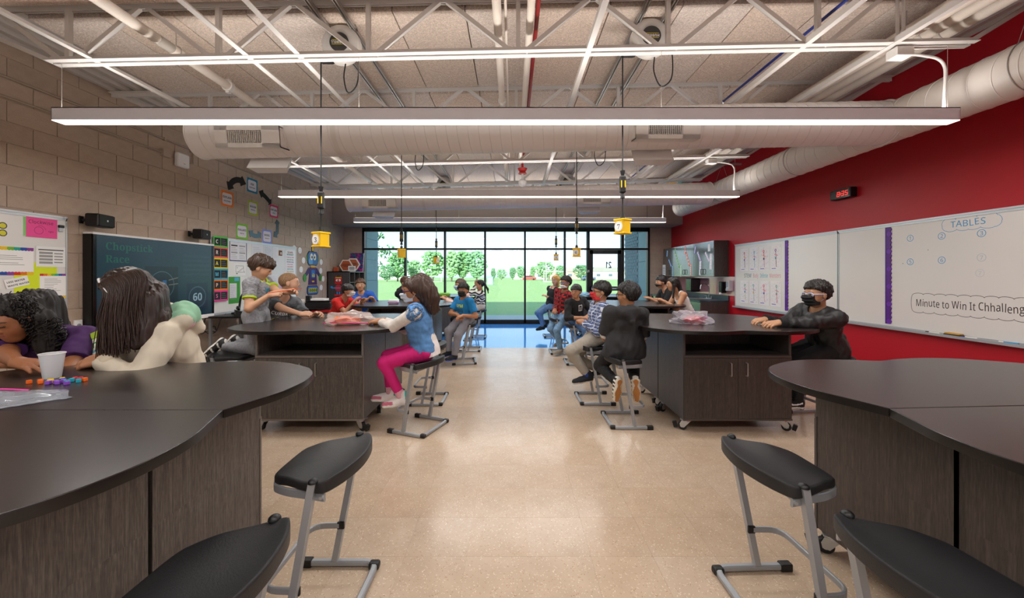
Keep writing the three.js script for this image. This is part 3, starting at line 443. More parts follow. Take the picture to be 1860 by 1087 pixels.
// ---------- lab tables: each half is a mobile unit of its own ----------
const quad = [[0, 0.713], [0.136, 0.75], [0.335, 0.77], [0.5, 0.737], [0.671, 0.64], [0.746, 0.56], [0.79, 0.47], [0.813, 0.353], [0.803, 0.219], [0.763, 0.1], [0.727, 0]];
const halfPts = (() => { const p = [...quad.map(([a, b]) => [a, b])].reverse(); for (let i = 1; i < quad.length; i++) p.push([-quad[i][0], quad[i][1]]); const c = new THREE.CatmullRomCurve3([[0.727, -0.0001], ...p.slice(1, -1), [-0.727, -0.0001]].map(([a, b]) => v3(a, b, 0)), false, 'catmullrom', 0.5); return c.getPoints(110); })();
function halfTop() {
  const s = new THREE.Shape(); s.moveTo(0.727, 0.002); for (const p of halfPts) s.lineTo(p.x, Math.max(0.002, p.y)); s.lineTo(-0.727, 0.002);
  const top = new THREE.ExtrudeGeometry(s, { depth: 0.026, bevelEnabled: true, bevelThickness: 0.002, bevelSize: 0.002, bevelOffset: -0.002, bevelSegments: 1, curveSegments: 4 }).rotateX(-Math.PI / 2);
  return muv(top, 1.4);                                            // lies in x, -z; top at y = .028
}
const protoTop = halfTop();
const edgeBand = (() => { const pos = [], n = halfPts.length; const g = new THREE.BufferGeometry(), idx = []; for (let i = 0; i < n; i++) { const p = halfPts[i], a = halfPts[Math.max(0, i - 1)], b = halfPts[Math.min(n - 1, i + 1)], tx = b.x - a.x, ty = b.y - a.y, l = Math.hypot(tx, ty), nx = ty / l, ny = -tx / l; for (const [o, y] of [[0.0006, 0.0275], [0.0018, 0.0255], [0.0018, -0.0005], [0.0006, -0.002]]) pos.push(p.x + nx * o, y, -Math.max(0.002, p.y + ny * o)); } for (let i = 0; i < n - 1; i++) for (let k = 0; k < 3; k++) { const a = i * 4 + k; idx.push(a, a + 4, a + 1, a + 1, a + 4, a + 5); } g.setAttribute('position', new THREE.Float32BufferAttribute(pos, 3)); g.setIndex(idx); g.computeVertexNormals(); return g; })();
const edgeMatDS = M('#171412', 0.32, { side: THREE.DoubleSide });
const wheelMat = M('#1a1a1a', 0.6), zinc = M('#c4c6c6', 0.3, { metalness: 0.85 });
function caster(parent, x, z, turn) {
  const c = new THREE.Group(); c.name = 'caster'; c.position.set(x, 0, z); c.rotation.y = turn; parent.add(c);
  obj('fork', [bx(0.09, 0.005, 0.09, 0, 0.102, 0), new THREE.CylinderGeometry(0.03, 0.034, 0.018, 16).translate(0, 0.09, 0), ...[-1, 1].map((k) => new THREE.ExtrudeGeometry(new THREE.Shape([[-0.035, 0.085], [0.035, 0.085], [0.05, 0.055], [0.045, 0.03], [0.015, 0.025]].map(([a, b]) => new THREE.Vector2(a, b))), { depth: 0.004, bevelEnabled: false }).translate(0, 0, k * 0.02 - 0.002))], zinc, c);
  obj('wheel', new THREE.LatheGeometry([[0.014, -0.014], [0.034, -0.014], [0.038, -0.01], [0.038, 0.01], [0.034, 0.014], [0.014, 0.014]].map(([a, b]) => new THREE.Vector2(a, b)), 22).rotateX(Math.PI / 2).translate(0.03, 0.038, 0), wheelMat, c);
  obj('hub', new THREE.CylinderGeometry(0.016, 0.016, 0.034, 14).rotateX(Math.PI / 2).translate(0.03, 0.038, 0), zinc, c);
  obj('brake_tab', bx(0.03, 0.05, 0.035, 0.075, 0.065, 0).rotateZ(-0.3), black, c);
}
const tableParts = (() => {
  const x = 0.475, z0 = 0.008, z1 = 0.585, yb = 0.108, yt = 0.884, t = 0.02, mid = 0.668, r = [];
  const B = (a, b, c, d, e, f) => muv(box6(a, b, c, d, -f, -e), 2);
  return {
    carcass: [B(-x, -x + t, yb, yt, z0, z1), B(x - t, x, yb, yt, z0, z1), B(-x, x, yb, yt, z0, z0 + t), B(-x, x, yb, yb + t, z0, z1), B(-x + t, x - t, mid - 0.01, mid + 0.012, z0, z1 - 0.002), B(-x + t, x - t, yt - 0.05, yt, z0 + t, z0 + 0.1), B(-x + t, x - t, yt - 0.024, yt, z1 - 0.05, z1 - 0.002)],
    trim: [B(-x - 0.002, x + 0.002, yb - 0.004, yb + 0.012, z1 - 0.006, z1 + 0.018), B(-x + 0.004, x - 0.004, mid - 0.01, mid + 0.006, z1 - 0.004, z1 + 0.016), B(-x - 0.003, -x + 0.008, yb, mid, z1 - 0.004, z1 + 0.006), B(x - 0.008, x + 0.003, yb, mid, z1 - 0.004, z1 + 0.006), B(-x, -x + 0.014, mid, yt, z1 - 0.004, z1 + 0.004), B(x - 0.014, x, mid, yt, z1 - 0.004, z1 + 0.004)],
    door: (k) => B(k < 0 ? -x + 0.004 : 0.0015, k < 0 ? -0.0015 : x - 0.004, yb + 0.014, mid - 0.014, z1 - 0.002, z1 + 0.017),
    handle: (k) => sweep(fillet([v3(k * 0.07, 0.5, -(z1 + 0.016)), v3(k * 0.07, 0.5, -(z1 + 0.044)), v3(k * 0.07, 0.615, -(z1 + 0.044)), v3(k * 0.07, 0.615, -(z1 + 0.016))], 0.012), 0.009, 0.009, 0.002, v3(1, 0, 0)),
  };
})();
let unitProto = { wood: null, dark: null };
const trimMat = M('#7d756e', 0.45), trimDark = M('#4c4440', 0.45);
function labUnit(kind, label, x, d, turn) {
  let u = unitProto[kind];
  if (!u) {
    u = unitProto[kind] = thing('lab_table', label, 'table', [0, 0, 0], 0, 'curved mobile lab tables'); const wm = kind === 'wood' ? woodMat : woodDark, inner = M('#2b2624', 0.6);
    const tp = obj('table_top', protoTop.clone().translate(0, 0.886, 0), topMat, u); obj('edge_band', edgeBand.clone().translate(0, 0.886, 0), edgeMatDS, tp);
    obj('cabinet', tableParts.carcass, wm, u); obj('cabinet_trim', tableParts.trim, kind === 'wood' ? trimMat : trimDark, u);
    for (const k of [-1, 1]) { const dm = obj('door', tableParts.door(k), wm, u); obj('handle', tableParts.handle(k), brushed, dm); }
    for (const [cx, cz, a] of [[-0.43, -0.54, 2.6], [0.43, -0.54, -0.5], [-0.43, -0.06, 1.9], [0.43, -0.06, 0.4]]) caster(u, cx, cz, a);
  } else u = dup(u, label);
  u.position.set(x, 0, -d); u.rotation.y = turn; return u;
}
const rows = [[1.337, 1.395, 'front row'], [3.985, 3.985, 'second row'], [6.62, 6.62, 'third row'], [9.26, 9.26, 'window row']];
rows.forEach(([dl, dr, w], i) => {
  labUnit('wood', 'dark curved lab table unit, ' + w + ' left of the aisle, half away from the camera', i ? -1.785 : -1.73, dl, 0);
  labUnit('wood', 'dark curved lab table unit, ' + w + ' left of the aisle, half towards the camera', i ? -1.785 : -1.73, dl, Math.PI);
  const xr = i ? 1.985 : 2.05, tw = i ? 0 : 0.06;
  labUnit('dark', 'dark curved lab table unit, ' + w + ' right of the aisle, half away from the camera', xr, dr, tw);
  labUnit('dark', 'dark curved lab table unit, ' + w + ' right of the aisle, half towards the camera', xr, dr, tw + Math.PI);
});

// ---------- stools ----------
const seatMat = M('#1d1d1f', 0.5, { bumpMap: blockBump, bumpScale: 0.0006 }), frameMat = M('#a3a7ac', 0.38, { metalness: 0.45 });
function seatGeo() {
  const ctrl = [[0, -0.172], [0.12, -0.155], [0.205, -0.115], [0.222, -0.085], [0.205, -0.02], [0.165, 0.07], [0.135, 0.125], [0.1, 0.148], [0, 0.152]];
  const all = [...ctrl, ...ctrl.slice(1, -1).reverse().map(([a, b]) => [-a, b])];
  const out = new THREE.CatmullRomCurve3(all.map(([a, b]) => v3(a, 0, b)), true, 'catmullrom', 0.5).getSpacedPoints(72).slice(0, 72);
  const rings = [], N = 72, top = (x, z, r) => 0.602 + 0.012 * r * r + 0.024 * sstep(0.0, -0.17, z) * r * r - 0.016 * sstep(0.05, 0.16, z) * r;
  for (const r of [0, 0.2, 0.4, 0.6, 0.75, 0.86, 0.93, 0.97]) rings.push(out.map((p) => [p.x * r, top(p.x * r, p.z * r, r), p.z * r]));
  rings.push(out.map((p) => [p.x * 0.995, top(p.x, p.z, 1) - 0.004, p.z * 0.995])); rings.push(out.map((p) => [p.x, top(p.x, p.z, 1) - 0.012, p.z]));
  const th = (z) => 0.034 + 0.02 * sstep(0.0, -0.14, z);
  rings.push(out.map((p) => [p.x, top(p.x, p.z, 1) - th(p.z) + 0.006, p.z])); rings.push(out.map((p) => [p.x * 0.975, top(p.x, p.z, 1) - th(p.z), p.z * 0.975]));
  rings.push(out.map((p) => [p.x * 0.9, top(p.x, p.z, 1) - th(p.z) + 0.002, p.z * 0.9])); rings.push(out.map((p) => [0, 0.566, 0]));
  const pos = rings.flat(2), idx = [];
  for (let i = 0; i < rings.length - 1; i++) for (let k = 0; k < N; k++) { const a = i * N + k, b = i * N + (k + 1) % N; idx.push(a, b, a + N, b, b + N, a + N); }
  const g = new THREE.BufferGeometry(); g.setAttribute('position', new THREE.Float32BufferAttribute(pos, 3)); g.setIndex(idx); g.computeVertexNormals(); return muv(g, 4);
}
let stoolProto;
function stool(x, d, yaw, label) {                                   // yaw 0 faces the camera, +90 degrees faces right
  if (!stoolProto) {
    const s = stoolProto = thing('stool', label, 'stool', [0, 0, 0], 0, 'black and grey classroom stools'), T = 0.026;
    obj('seat', seatGeo(), seatMat, s);
    obj('seat_frame', [sweep(fillet([v3(0.21, 0.562, -0.1), v3(0.166, 0.558, 0.07), v3(0.128, 0.556, 0.144), v3(-0.128, 0.556, 0.144), v3(-0.166, 0.558, 0.07), v3(-0.21, 0.562, -0.1)], 0.035), 0.01, 0.032, 0.003), bx(0.4, 0.02, 0.03, 0, 0.56, -0.06)], frameMat, s);
    for (const k of [-1, 1]) {
      const lg = obj('leg', bar(v3(k * 0.2, 0.03, 0.05), v3(k * 0.216, 0.622, -0.06), T, T, v3(0, 0, 1)), frameMat, s);
      obj('leg_cap', new THREE.SphereGeometry(0.019, 14, 8, 0, 6.3, 0, 1.6).scale(1, 0.8, 1).translate(k * 0.216, 0.62, -0.06), black, lg);
      obj('bolt', new THREE.CylinderGeometry(0.006, 0.006, 0.006, 10).rotateZ(Math.PI / 2).translate(k * 0.216, 0.562, -0.088), zinc, s);
    }
    obj('base_runner', sweep(fillet([v3(0.2, 0.018, 0.185), v3(0.2, 0.018, -0.15), v3(-0.2, 0.018, -0.15), v3(-0.2, 0.018, 0.185)], 0.06), T, T, 0.005), frameMat, s);
    for (const k of [-1, 1]) { obj('end_cap', rb(0.034, 0.036, 0.055, 0.005, k * 0.2, 0.018, 0.185), black, s); obj('glide', rb(0.04, 0.034, 0.05, 0.012, k * 0.186, 0.017, -0.142), black, s); obj('footrest_stop', rb(0.012, 0.034, 0.034, 0.004, k * 0.19, 0.2, 0.018), black, s); }
    obj('footrest', sweep(fillet([v3(0.19, 0.2, 0.025), v3(0.185, 0.2, 0.15), v3(-0.185, 0.2, 0.15), v3(-0.19, 0.2, 0.025)], 0.08), 0.012, 0.026, 0.003), frameMat, s);
    stoolProto.position.set(x, 0, -d); stoolProto.rotation.y = yaw; return s;
  }
  const s = dup(stoolProto, label); s.position.set(x, 0, -d); s.rotation.y = yaw; return s;
}
const Q = Math.PI / 2;
stool(-0.79, 1.63, -Q, 'empty black stool in the left foreground, the farther of the two'); stool(-0.8, 0.985, -Q, 'empty black stool cut by the bottom left edge of the photo');
stool(1.1, 1.6, Q + 0.03, 'empty black stool in the right foreground, the farther of the two'); stool(1.135, 1.01, Q + 0.05, 'empty black stool cut by the bottom right edge of the photo');
stool(-0.82, 3.5, -Q - 0.38, 'stool under the girl in pink leggings'); stool(-0.9, 4.27, -Q, 'empty stool just behind the girl in pink leggings');
stool(-0.74, 6.15, -Q + 0.15, 'stool under the boy in the bright blue shirt'); stool(-0.74, 7.15, -Q, 'stool under the girl in pale pink'); stool(-0.74, 8.6, -Q, 'stool under the girl in the zebra striped top');
stool(1.05, 3.65, Q, 'stool under the boy in the black hoodie'); stool(0.89, 4.29, Q, 'stool under the boy in the blue checked shirt'); stool(1.0, 6.1, Q, 'stool under the boy in the black sweater'); stool(0.84, 6.9, Q, 'stool under the boy in the red checked shirt'); stool(0.88, 8.75, Q, 'stool under the blond child by the window');
stool(2.98, 3.68, -Q + 0.1, 'stool under the boy in the black jacket at the red wall'); stool(3.08, 6.45, -Q, 'stool under the girl in the white tank top'); stool(3.05, 7.15, -Q, 'stool under the boy in the black shirt by the sink');
stool(-2.73, 3.8, Q, 'stool under the kneeling boy in the grey shirt'); stool(-2.82, 4.5, Q - 0.3, 'stool under the boy with cropped hair'); stool(-2.86, 6.3, Q, 'stool under the boy in the red shirt'); stool(-2.72, 7.2, Q - 0.6, 'stool under the boy in the royal blue shirt'); stool(-2.15, 8.15, Math.PI, 'stool under the child in the black hooded top');
stool(-2.6, 2.3, 0.25, 'stool under the curly haired girl'); stool(-1.78, 2.3, -0.9, 'stool under the long haired girl in the cream hoodie');

// ---------- people: distance fields meshed by surface nets ----------
function surfaceNets(min, max, cell, f, colour) {
  const n = [0, 1, 2].map((k) => Math.max(4, Math.ceil((max[k] - min[k]) / cell) + 2)), [nx, ny, nz] = n, F = new Float32Array(nx * ny * nz), B = 5;
  const at = (i, j, k) => (k * ny + j) * nx + i, R = cell * B * 0.87 + cell;
  for (let bk = 0; bk < nz; bk += B) for (let bj = 0; bj < ny; bj += B) for (let bi = 0; bi < nx; bi += B) {
    const c = f(min[0] + (bi + B / 2) * cell, min[1] + (bj + B / 2) * cell, min[2] + (bk + B / 2) * cell), far = Math.abs(c) > R * 1.5 + 0.012;
    for (let k = bk; k < Math.min(nz, bk + B); k++) for (let j = bj; j < Math.min(ny, bj + B); j++) for (let i = bi; i < Math.min(nx, bi + B); i++) F[at(i, j, k)] = far ? c : f(min[0] + i * cell, min[1] + j * cell, min[2] + k * cell);
  }
  const id = new Int32Array(nx * ny * nz).fill(-1), pos = [], idx = [];
  for (let k = 0; k < nz - 1; k++) for (let j = 0; j < ny - 1; j++) for (let i = 0; i < nx - 1; i++) {
    let m = 0, x = 0, y = 0, z = 0, c = 0; const v = [];
    for (let q = 0; q < 8; q++) { const a = F[at(i + (q & 1), j + ((q >> 1) & 1), k + (q >> 2))]; v[q] = a; if (a < 0) m |= 1 << q; }
    if (m === 0 || m === 255) continue;
    for (let a = 0; a < 8; a++) for (let e = 1; e < 8; e <<= 1) { const b = a | e; if (b === a) continue; if ((v[a] < 0) === (v[b] < 0)) continue; const t = v[a] / (v[a] - v[b]); x += (a & 1) + (e === 1 ? t : 0); y += ((a >> 1) & 1) + (e === 2 ? t : 0); z += (a >> 2) + (e === 4 ? t : 0); c++; }
    id[at(i, j, k)] = pos.length / 3; pos.push(min[0] + (i + x / c) * cell, min[1] + (j + y / c) * cell, min[2] + (k + z / c) * cell);
  }
  const quad4 = (a, b, c, d, s) => { if (a < 0 || b < 0 || c < 0 || d < 0) return; if (s) idx.push(a, b, c, a, c, d); else idx.push(a, c, b, a, d, c); };
  for (let k = 1; k < nz - 1; k++) for (let j = 1; j < ny - 1; j++) for (let i = 1; i < nx - 1; i++) {
    const s = F[at(i, j, k)] < 0;
    if (s !== F[at(i + 1, j, k)] < 0) quad4(id[at(i, j - 1, k - 1)], id[at(i, j, k - 1)], id[at(i, j, k)], id[at(i, j - 1, k)], s);
    if (s !== F[at(i, j + 1, k)] < 0) quad4(id[at(i - 1, j, k - 1)], id[at(i - 1, j, k)], id[at(i, j, k)], id[at(i, j, k - 1)], s);
    if (s !== F[at(i, j, k + 1)] < 0) quad4(id[at(i - 1, j - 1, k)], id[at(i, j - 1, k)], id[at(i, j, k)], id[at(i - 1, j, k)], s);
  }
  const g = new THREE.BufferGeometry(), N = pos.length / 3, nor = new Float32Array(N * 3), e = cell * 0.5;
  for (let a = 0; a < N; a++) { const x = pos[a * 3], y = pos[a * 3 + 1], z = pos[a * 3 + 2]; let gx = f(x + e, y, z) - f(x - e, y, z), gy = f(x, y + e, z) - f(x, y - e, z), gz = f(x, y, z + e) - f(x, y, z - e); const l = Math.hypot(gx, gy, gz) || 1; nor[a * 3] = gx / l; nor[a * 3 + 1] = gy / l; nor[a * 3 + 2] = gz / l; }
  g.setAttribute('position', new THREE.Float32BufferAttribute(pos, 3)); g.setAttribute('normal', new THREE.BufferAttribute(nor, 3)); g.setIndex(idx);
  g.setAttribute('uv', new THREE.BufferAttribute(new Float32Array(N * 2), 2));
  if (colour) { const col = new Float32Array(N * 3); for (let a = 0; a < N; a++) col.set(colour(pos[a * 3], pos[a * 3 + 1], pos[a * 3 + 2], nor[a * 3], nor[a * 3 + 1], nor[a * 3 + 2]), a * 3); g.setAttribute('color', new THREE.BufferAttribute(col, 3)); }
  return g;
}
const smin = (a, b, k) => { const h = Math.max(k - Math.abs(a - b), 0) / k; return Math.min(a, b) - h * h * k * 0.25; };
function cap(a, b, ra, rb2, cutEnd = false) {                        // tapered capsule, optionally cut flat at b
  const ax = a.x, ay = a.y, az = a.z, dx = b.x - ax, dy = b.y - ay, dz = b.z - az, L2 = dx * dx + dy * dy + dz * dz || 1e-9, L = Math.sqrt(L2);
  const f = (x, y, z) => { const px = x - ax, py = y - ay, pz = z - az, q = (px * dx + py * dy + pz * dz) / L2, t = q < 0 ? 0 : q > 1 ? 1 : q, ex = px - dx * t, ey = py - dy * t, ez = pz - dz * t; const d = Math.sqrt(ex * ex + ey * ey + ez * ez) - ra - (rb2 - ra) * t; return cutEnd ? Math.max(d, (q - 1) * L) : d; };
  f.box = [Math.min(ax, b.x) - Math.max(ra, rb2), Math.min(ay, b.y) - Math.max(ra, rb2), Math.min(az, b.z) - Math.max(ra, rb2), Math.max(ax, b.x) + Math.max(ra, rb2), Math.max(ay, b.y) + Math.max(ra, rb2), Math.max(az, b.z) + Math.max(ra, rb2)];
  return f;
}
function ell(c, [l, u, w], rx, ry, rz) {                              // ellipsoid on axes l, u, w
  const f = (x, y, z) => { const px = x - c.x, py = y - c.y, pz = z - c.z, a = (px * l.x + py * l.y + pz * l.z), b = (px * u.x + py * u.y + pz * u.z), d = (px * w.x + py * w.y + pz * w.z); const k0 = Math.sqrt((a / rx) ** 2 + (b / ry) ** 2 + (d / rz) ** 2), k1 = Math.sqrt((a / rx / rx) ** 2 + (b / ry / ry) ** 2 + (d / rz / rz) ** 2); return k1 < 1e-9 ? -Math.min(rx, ry, rz) : k0 * (k0 - 1) / k1; };
  const m = Math.max(rx, ry, rz); f.box = [c.x - m, c.y - m, c.z - m, c.x + m, c.y + m, c.z + m]; return f;
}
function blend(prims, k) { const n = prims.length; return (x, y, z) => { let d = 1e9; for (let i = 0; i < n; i++) d = smin(d, prims[i](x, y, z), k); return d; }; }
function boxOf(prims, pad) { const b = [1e9, 1e9, 1e9, -1e9, -1e9, -1e9]; for (const p of prims) for (let k = 0; k < 3; k++) { b[k] = Math.min(b[k], p.box[k] - pad); b[k + 3] = Math.max(b[k + 3], p.box[k + 3] + pad); } return [b.slice(0, 3), b.slice(3)]; }
const skinMatBase = () => M('#ffffff', 0.5, { vertexColors: true, sheen: 0.15 });
const skinMat = skinMatBase(), clothMat = M('#ffffff', 0.85, { vertexColors: true, sheen: 0.3, sheenRoughness: 0.6 }), hairMat = M('#ffffff', 0.42, { vertexColors: true }), hairRough = M('#ffffff', 0.6, { vertexColors: true }), glossCloth = M('#ffffff', 0.55, { vertexColors: true });
const rgb = (h) => { const c = new THREE.Color(h); return [c.r, c.g, c.b]; };
const mul = (c, k) => [c[0] * k, c[1] * k, c[2] * k], cmix = (a, b, t) => [mix(a[0], b[0], t), mix(a[1], b[1], t), mix(a[2], b[2], t)];
function ik(a, b, l1, l2, pole) {                                     // middle joint of a two-bone chain; b may be pulled in
  let d = b.clone().sub(a), L = d.length(); const mx = (l1 + l2) * 0.995; if (L > mx) { b = a.clone().addScaledVector(d, mx / L); L = mx; } d.normalize();
  const x = clamp((l1 * l1 - l2 * l2 + L * L) / (2 * L), -l1, l1), h = Math.sqrt(Math.max(0, l1 * l1 - x * x)), p = pole.clone().addScaledVector(d, -pole.dot(d)).normalize();
  return [a.clone().addScaledVector(d, x).addScaledVector(p, h), b];
}
const yawDir = (y) => v3(Math.sin(y), 0, Math.cos(y));

function person(o) {
  const H = o.H ?? 1.42, base = v3(o.hip[0], 0, -o.hip[2]), loc = (p) => v3(p[0] - base.x, p[1], -p[2] - base.z);
  const t = thing('person', o.label, 'person', [base.x, 0, base.z], 0);
  const near = o.near ?? 1, cb = [0.009, 0.011, 0.015][near], ch = [0.0034, 0.0046, 0.0065][near], cc = o.ccell ?? [0.0075, 0.0085, 0.012][near];
  const sk = rgb(o.skin ?? '#b98768');
  const hip = loc(o.hip), neck = loc(o.neck), hc = loc(o.head), u = neck.clone().sub(hip).normalize(), fy = yawDir(o.yaw), sy = yawDir(o.syaw ?? o.yaw);
  const L0 = v3().crossVectors(v3(0, 1, 0), fy), lP = L0.clone().addScaledVector(u, -L0.dot(u)).normalize(), fP = v3().crossVectors(lP, u), S0 = v3().crossVectors(v3(0, 1, 0), sy), lS = S0.clone().addScaledVector(u, -S0.dot(u)).normalize(), fS = v3().crossVectors(lS, u);
  const TL = neck.distanceTo(hip), up = (k, f = 0) => hip.clone().addScaledVector(u, TL * k).addScaledVector(fS, f * H);
  const w = o.wide ?? 1;
  const shC = up(0.9), sh = [1, -1].map((s) => shC.clone().addScaledVector(lS, s * 0.107 * H * w).add(v3(0, (o.shrug ?? 0) * H, 0)));
  const hipJ = [1, -1].map((s) => hip.clone().addScaledVector(lP, s * 0.052 * H));
  // head frame
  const hh = (o.hh ?? 0.15) * H, hy = o.face[0], hp = o.face[1] ?? 0, hr = o.face[2] ?? 0, q = new THREE.Quaternion().setFromEuler(new THREE.Euler(hp, hy, hr, 'YXZ')), hx = v3(1, 0, 0).applyQuaternion(q), hu = v3(0, 1, 0).applyQuaternion(q), hf = v3(0, 0, 1).applyQuaternion(q);
  const HP = (x, y, z) => hc.clone().addScaledVector(hx, x * hh).addScaledVector(hu, y * hh).addScaledVector(hf, z * hh), hAx = [hx, hu, hf];
  const inHead = (x, y, z) => { const px = x - hc.x, py = y - hc.y, pz = z - hc.z; return [(px * hx.x + py * hx.y + pz * hx.z) / hh, (px * hu.x + py * hu.y + pz * hu.z) / hh, (px * hf.x + py * hf.y + pz * hf.z) / hh]; };
  const E = (x, y, z, a, b, c) => ell(HP(x, y, z), hAx, a * hh, b * hh, c * hh), C = (p, r, s, r2) => cap(HP(...p), HP(...s), r * hh, r2 * hh);
  // limbs
  const arm = [0, 1].map((k) => { const tg = loc(o.hands[k]), pole = o.elbows?.[k] ? v3(...o.elbows[k]) : v3(0, -1, 0).addScaledVector(fy, -0.5).addScaledVector(lS, (k ? -1 : 1) * 0.5); const [e, wr] = ik(sh[k], tg, 0.178 * H, 0.155 * H, pole); return { s: sh[k], e, w: wr }; });
  const leg = o.legs ? [0, 1].map((k) => { const [kn, an] = ik(hipJ[k], loc(o.legs[k]), 0.24 * H, 0.235 * H, o.knees?.[k] ? v3(...o.knees[k]) : fy.clone().add(v3(0, 0.6, 0))); return { h: hipJ[k], k: kn, a: an }; }) : null;
  const torso = (i) => [ell(up(0.05), [lP, u, fP], 0.088 * H * w + i, 0.075 * H + i, 0.066 * H * w + i), ell(up(0.36, 0.004), [lP, u, fP], 0.079 * H * w + i, 0.1 * H + i, 0.058 * H * w + i), ell(up(0.66, 0.004), [lS, u, fS], 0.094 * H * w + i, 0.095 * H + i, 0.064 * H * w + i), cap(sh[0], sh[1], 0.037 * H + i * 0.8, 0.037 * H + i * 0.8), cap(sh[0], up(1.02), 0.028 * H + i * 0.7, 0.034 * H + i * 0.5), cap(sh[1], up(1.02), 0.028 * H + i * 0.7, 0.034 * H + i * 0.5)];
  const neckP = cap(up(0.9), HP(0, -0.2, -0.1), 0.036 * H, 0.031 * H);
  const armP = (k, i, fr = 1) => { const a = arm[k], out = []; if (fr <= 0.5) { out.push(cap(a.s, a.s.clone().lerp(a.e, fr * 2), 0.034 * H + i, 0.031 * H + i * 1.5, true)); } else { out.push(cap(a.s, a.e, 0.034 * H + i, 0.026 * H + i)); out.push(cap(a.e, a.e.clone().lerp(a.w, (fr - 0.5) * 2), 0.026 * H + i, mix(0.026, 0.0175, (fr - 0.5) * 2) * H + i * 0.9, fr < 1 || i > 0.001)); } return out; };
  const legP = (k, i, fr = 1) => { const a = leg[k]; return [cap(a.h, a.k, 0.056 * H + i, 0.038 * H + i), cap(a.k, a.k.clone().lerp(a.a, fr), 0.037 * H + i, mix(0.037, 0.023, fr) * H + i, fr < 1 || i > 0.001)]; };
  // ----- body (one mesh: trunk and limbs, head, hands) -----
  const skinPrims = [...torso(-0.004), neckP, ...armP(0, 0), ...armP(1, 0), ...(leg ? [...legP(0, -0.003), ...legP(1, -0.003)] : [])];
  const parts = [surfaceNets(...boxOf(skinPrims, cb * 2), cb, blend(skinPrims, 0.018), () => sk)];
  const faceP = [E(0, 0.12, -0.05, 0.355, 0.375, 0.43), E(0, -0.16, 0.09, 0.265, 0.335, 0.275), C([-0.04, -0.39, 0.2], 0.085, [0.04, -0.39, 0.2], 0.085), E(0.15, -0.12, 0.2, 0.13, 0.15, 0.13), E(-0.15, -0.12, 0.2, 0.13, 0.15, 0.13), C([-0.14, 0.09, 0.31], 0.06, [0.14, 0.09, 0.31], 0.06)];
  const fine = [C([0, 0.03, 0.355], 0.032, [0, -0.1, 0.425], 0.05), C([-0.045, -0.125, 0.385], 0.034, [0.045, -0.125, 0.385], 0.034), E(0.14, 0.0, 0.3, 0.075, 0.058, 0.062), E(-0.14, 0.0, 0.3, 0.075, 0.058, 0.062), C([-0.07, -0.225, 0.325], 0.026, [0.07, -0.225, 0.325], 0.026), C([-0.055, -0.27, 0.32], 0.03, [0.055, -0.27, 0.32], 0.03), E(0.365, -0.03, -0.03, 0.04, 0.125, 0.085), E(-0.365, -0.03, -0.03, 0.04, 0.125, 0.085)];
  const neckH = cap(HP(0, -0.18, -0.1), HP(0, -0.18, -0.1).lerp(up(0.95), 0.6), 0.2 * hh, 0.21 * hh);
  const f1 = blend([...faceP, neckH], 0.03 * hh / 0.21), f2 = blend(fine, 0.01), headF = (x, y, z) => smin(f1(x, y, z), f2(x, y, z), 0.012);
  const lipC = cmix(sk, [0.5, 0.13, 0.12], 0.5), browC = rgb(o.brow ?? '#241a15'), white3 = [0.75, 0.73, 0.7], irisC = [0.03, 0.018, 0.012];
  const faceCol = (x, y, z) => {
    const [a, b, c] = inHead(x, y, z); let col = sk;
    if (c > 0.15) {
      const ex = (Math.abs(a) - 0.14) / 0.068, ey = (b - 0.0) / 0.03, r = ex * ex + ey * ey;
      if (!o.eyesDown && r < 1) { col = Math.hypot((Math.abs(a) - 0.14) / 0.03, b / 0.034) < 1 ? irisC : white3; } else if ((o.eyesDown ? r < 1.2 && b < 0.012 && b > -0.022 : r < 1.75 && b > 0.008)) col = mul(browC, 1.2);
      const bx2 = (Math.abs(a) - 0.145) / 0.1, by = (b - 0.115 + 0.25 * (Math.abs(a) - 0.14) ** 2 * 10) / 0.022; if (bx2 * bx2 + by * by < 1) col = cmix(browC, sk, 0.15);
      const lx = a / 0.095, ly = (b + 0.248) / 0.048; if (lx * lx + ly * ly < 1) col = Math.abs(b + 0.246) < 0.008 ? mul(lipC, 0.45) : lipC;
      const ck = Math.hypot((Math.abs(a) - 0.17) / 0.12, (b + 0.13) / 0.1); if (ck < 1) col = cmix(col, [Math.min(1, col[0] * 1.08), col[1] * 0.88, col[2] * 0.86], (1 - ck) * 0.6);
    }
    return col;
  };
  { const b = boxOf([...faceP, ...fine, neckH], ch * 2); parts.push(surfaceNets(b[0], b[1], ch, headF, faceCol)); }
  // hands
  [0, 1].forEach((k) => {
    const h = o.handPose?.[k]; if (h === null) return;
    const a = arm[k], hl = 0.104 * H, dir = h?.dir ? v3(...h.dir).normalize() : a.w.clone().sub(a.e).normalize(), nr0 = h?.nrm ? v3(...h.nrm) : v3(0, 1, 0.2), nr = nr0.clone().addScaledVector(dir, -nr0.dot(dir)).normalize(), th = v3().crossVectors(dir, nr).multiplyScalar(k ? -1 : 1), curl = h?.curl ?? 0.5, spread = h?.spread ?? 0.12;
    const P = [], wr = a.w, at = (f, s, n) => wr.clone().addScaledVector(dir, f * hl).addScaledVector(th, s * hl).addScaledVector(nr, n * hl);
    const kn = [[0.5, 0.19], [0.53, 0.065], [0.5, -0.06], [0.45, -0.17]];
    kn.forEach(([f, s]) => P.push(cap(at(0.02, s * 0.55, 0), at(f, s, 0), 0.115 * hl, 0.085 * hl)));
    const fing = []; const fl = [0.42, 0.47, 0.43, 0.33];
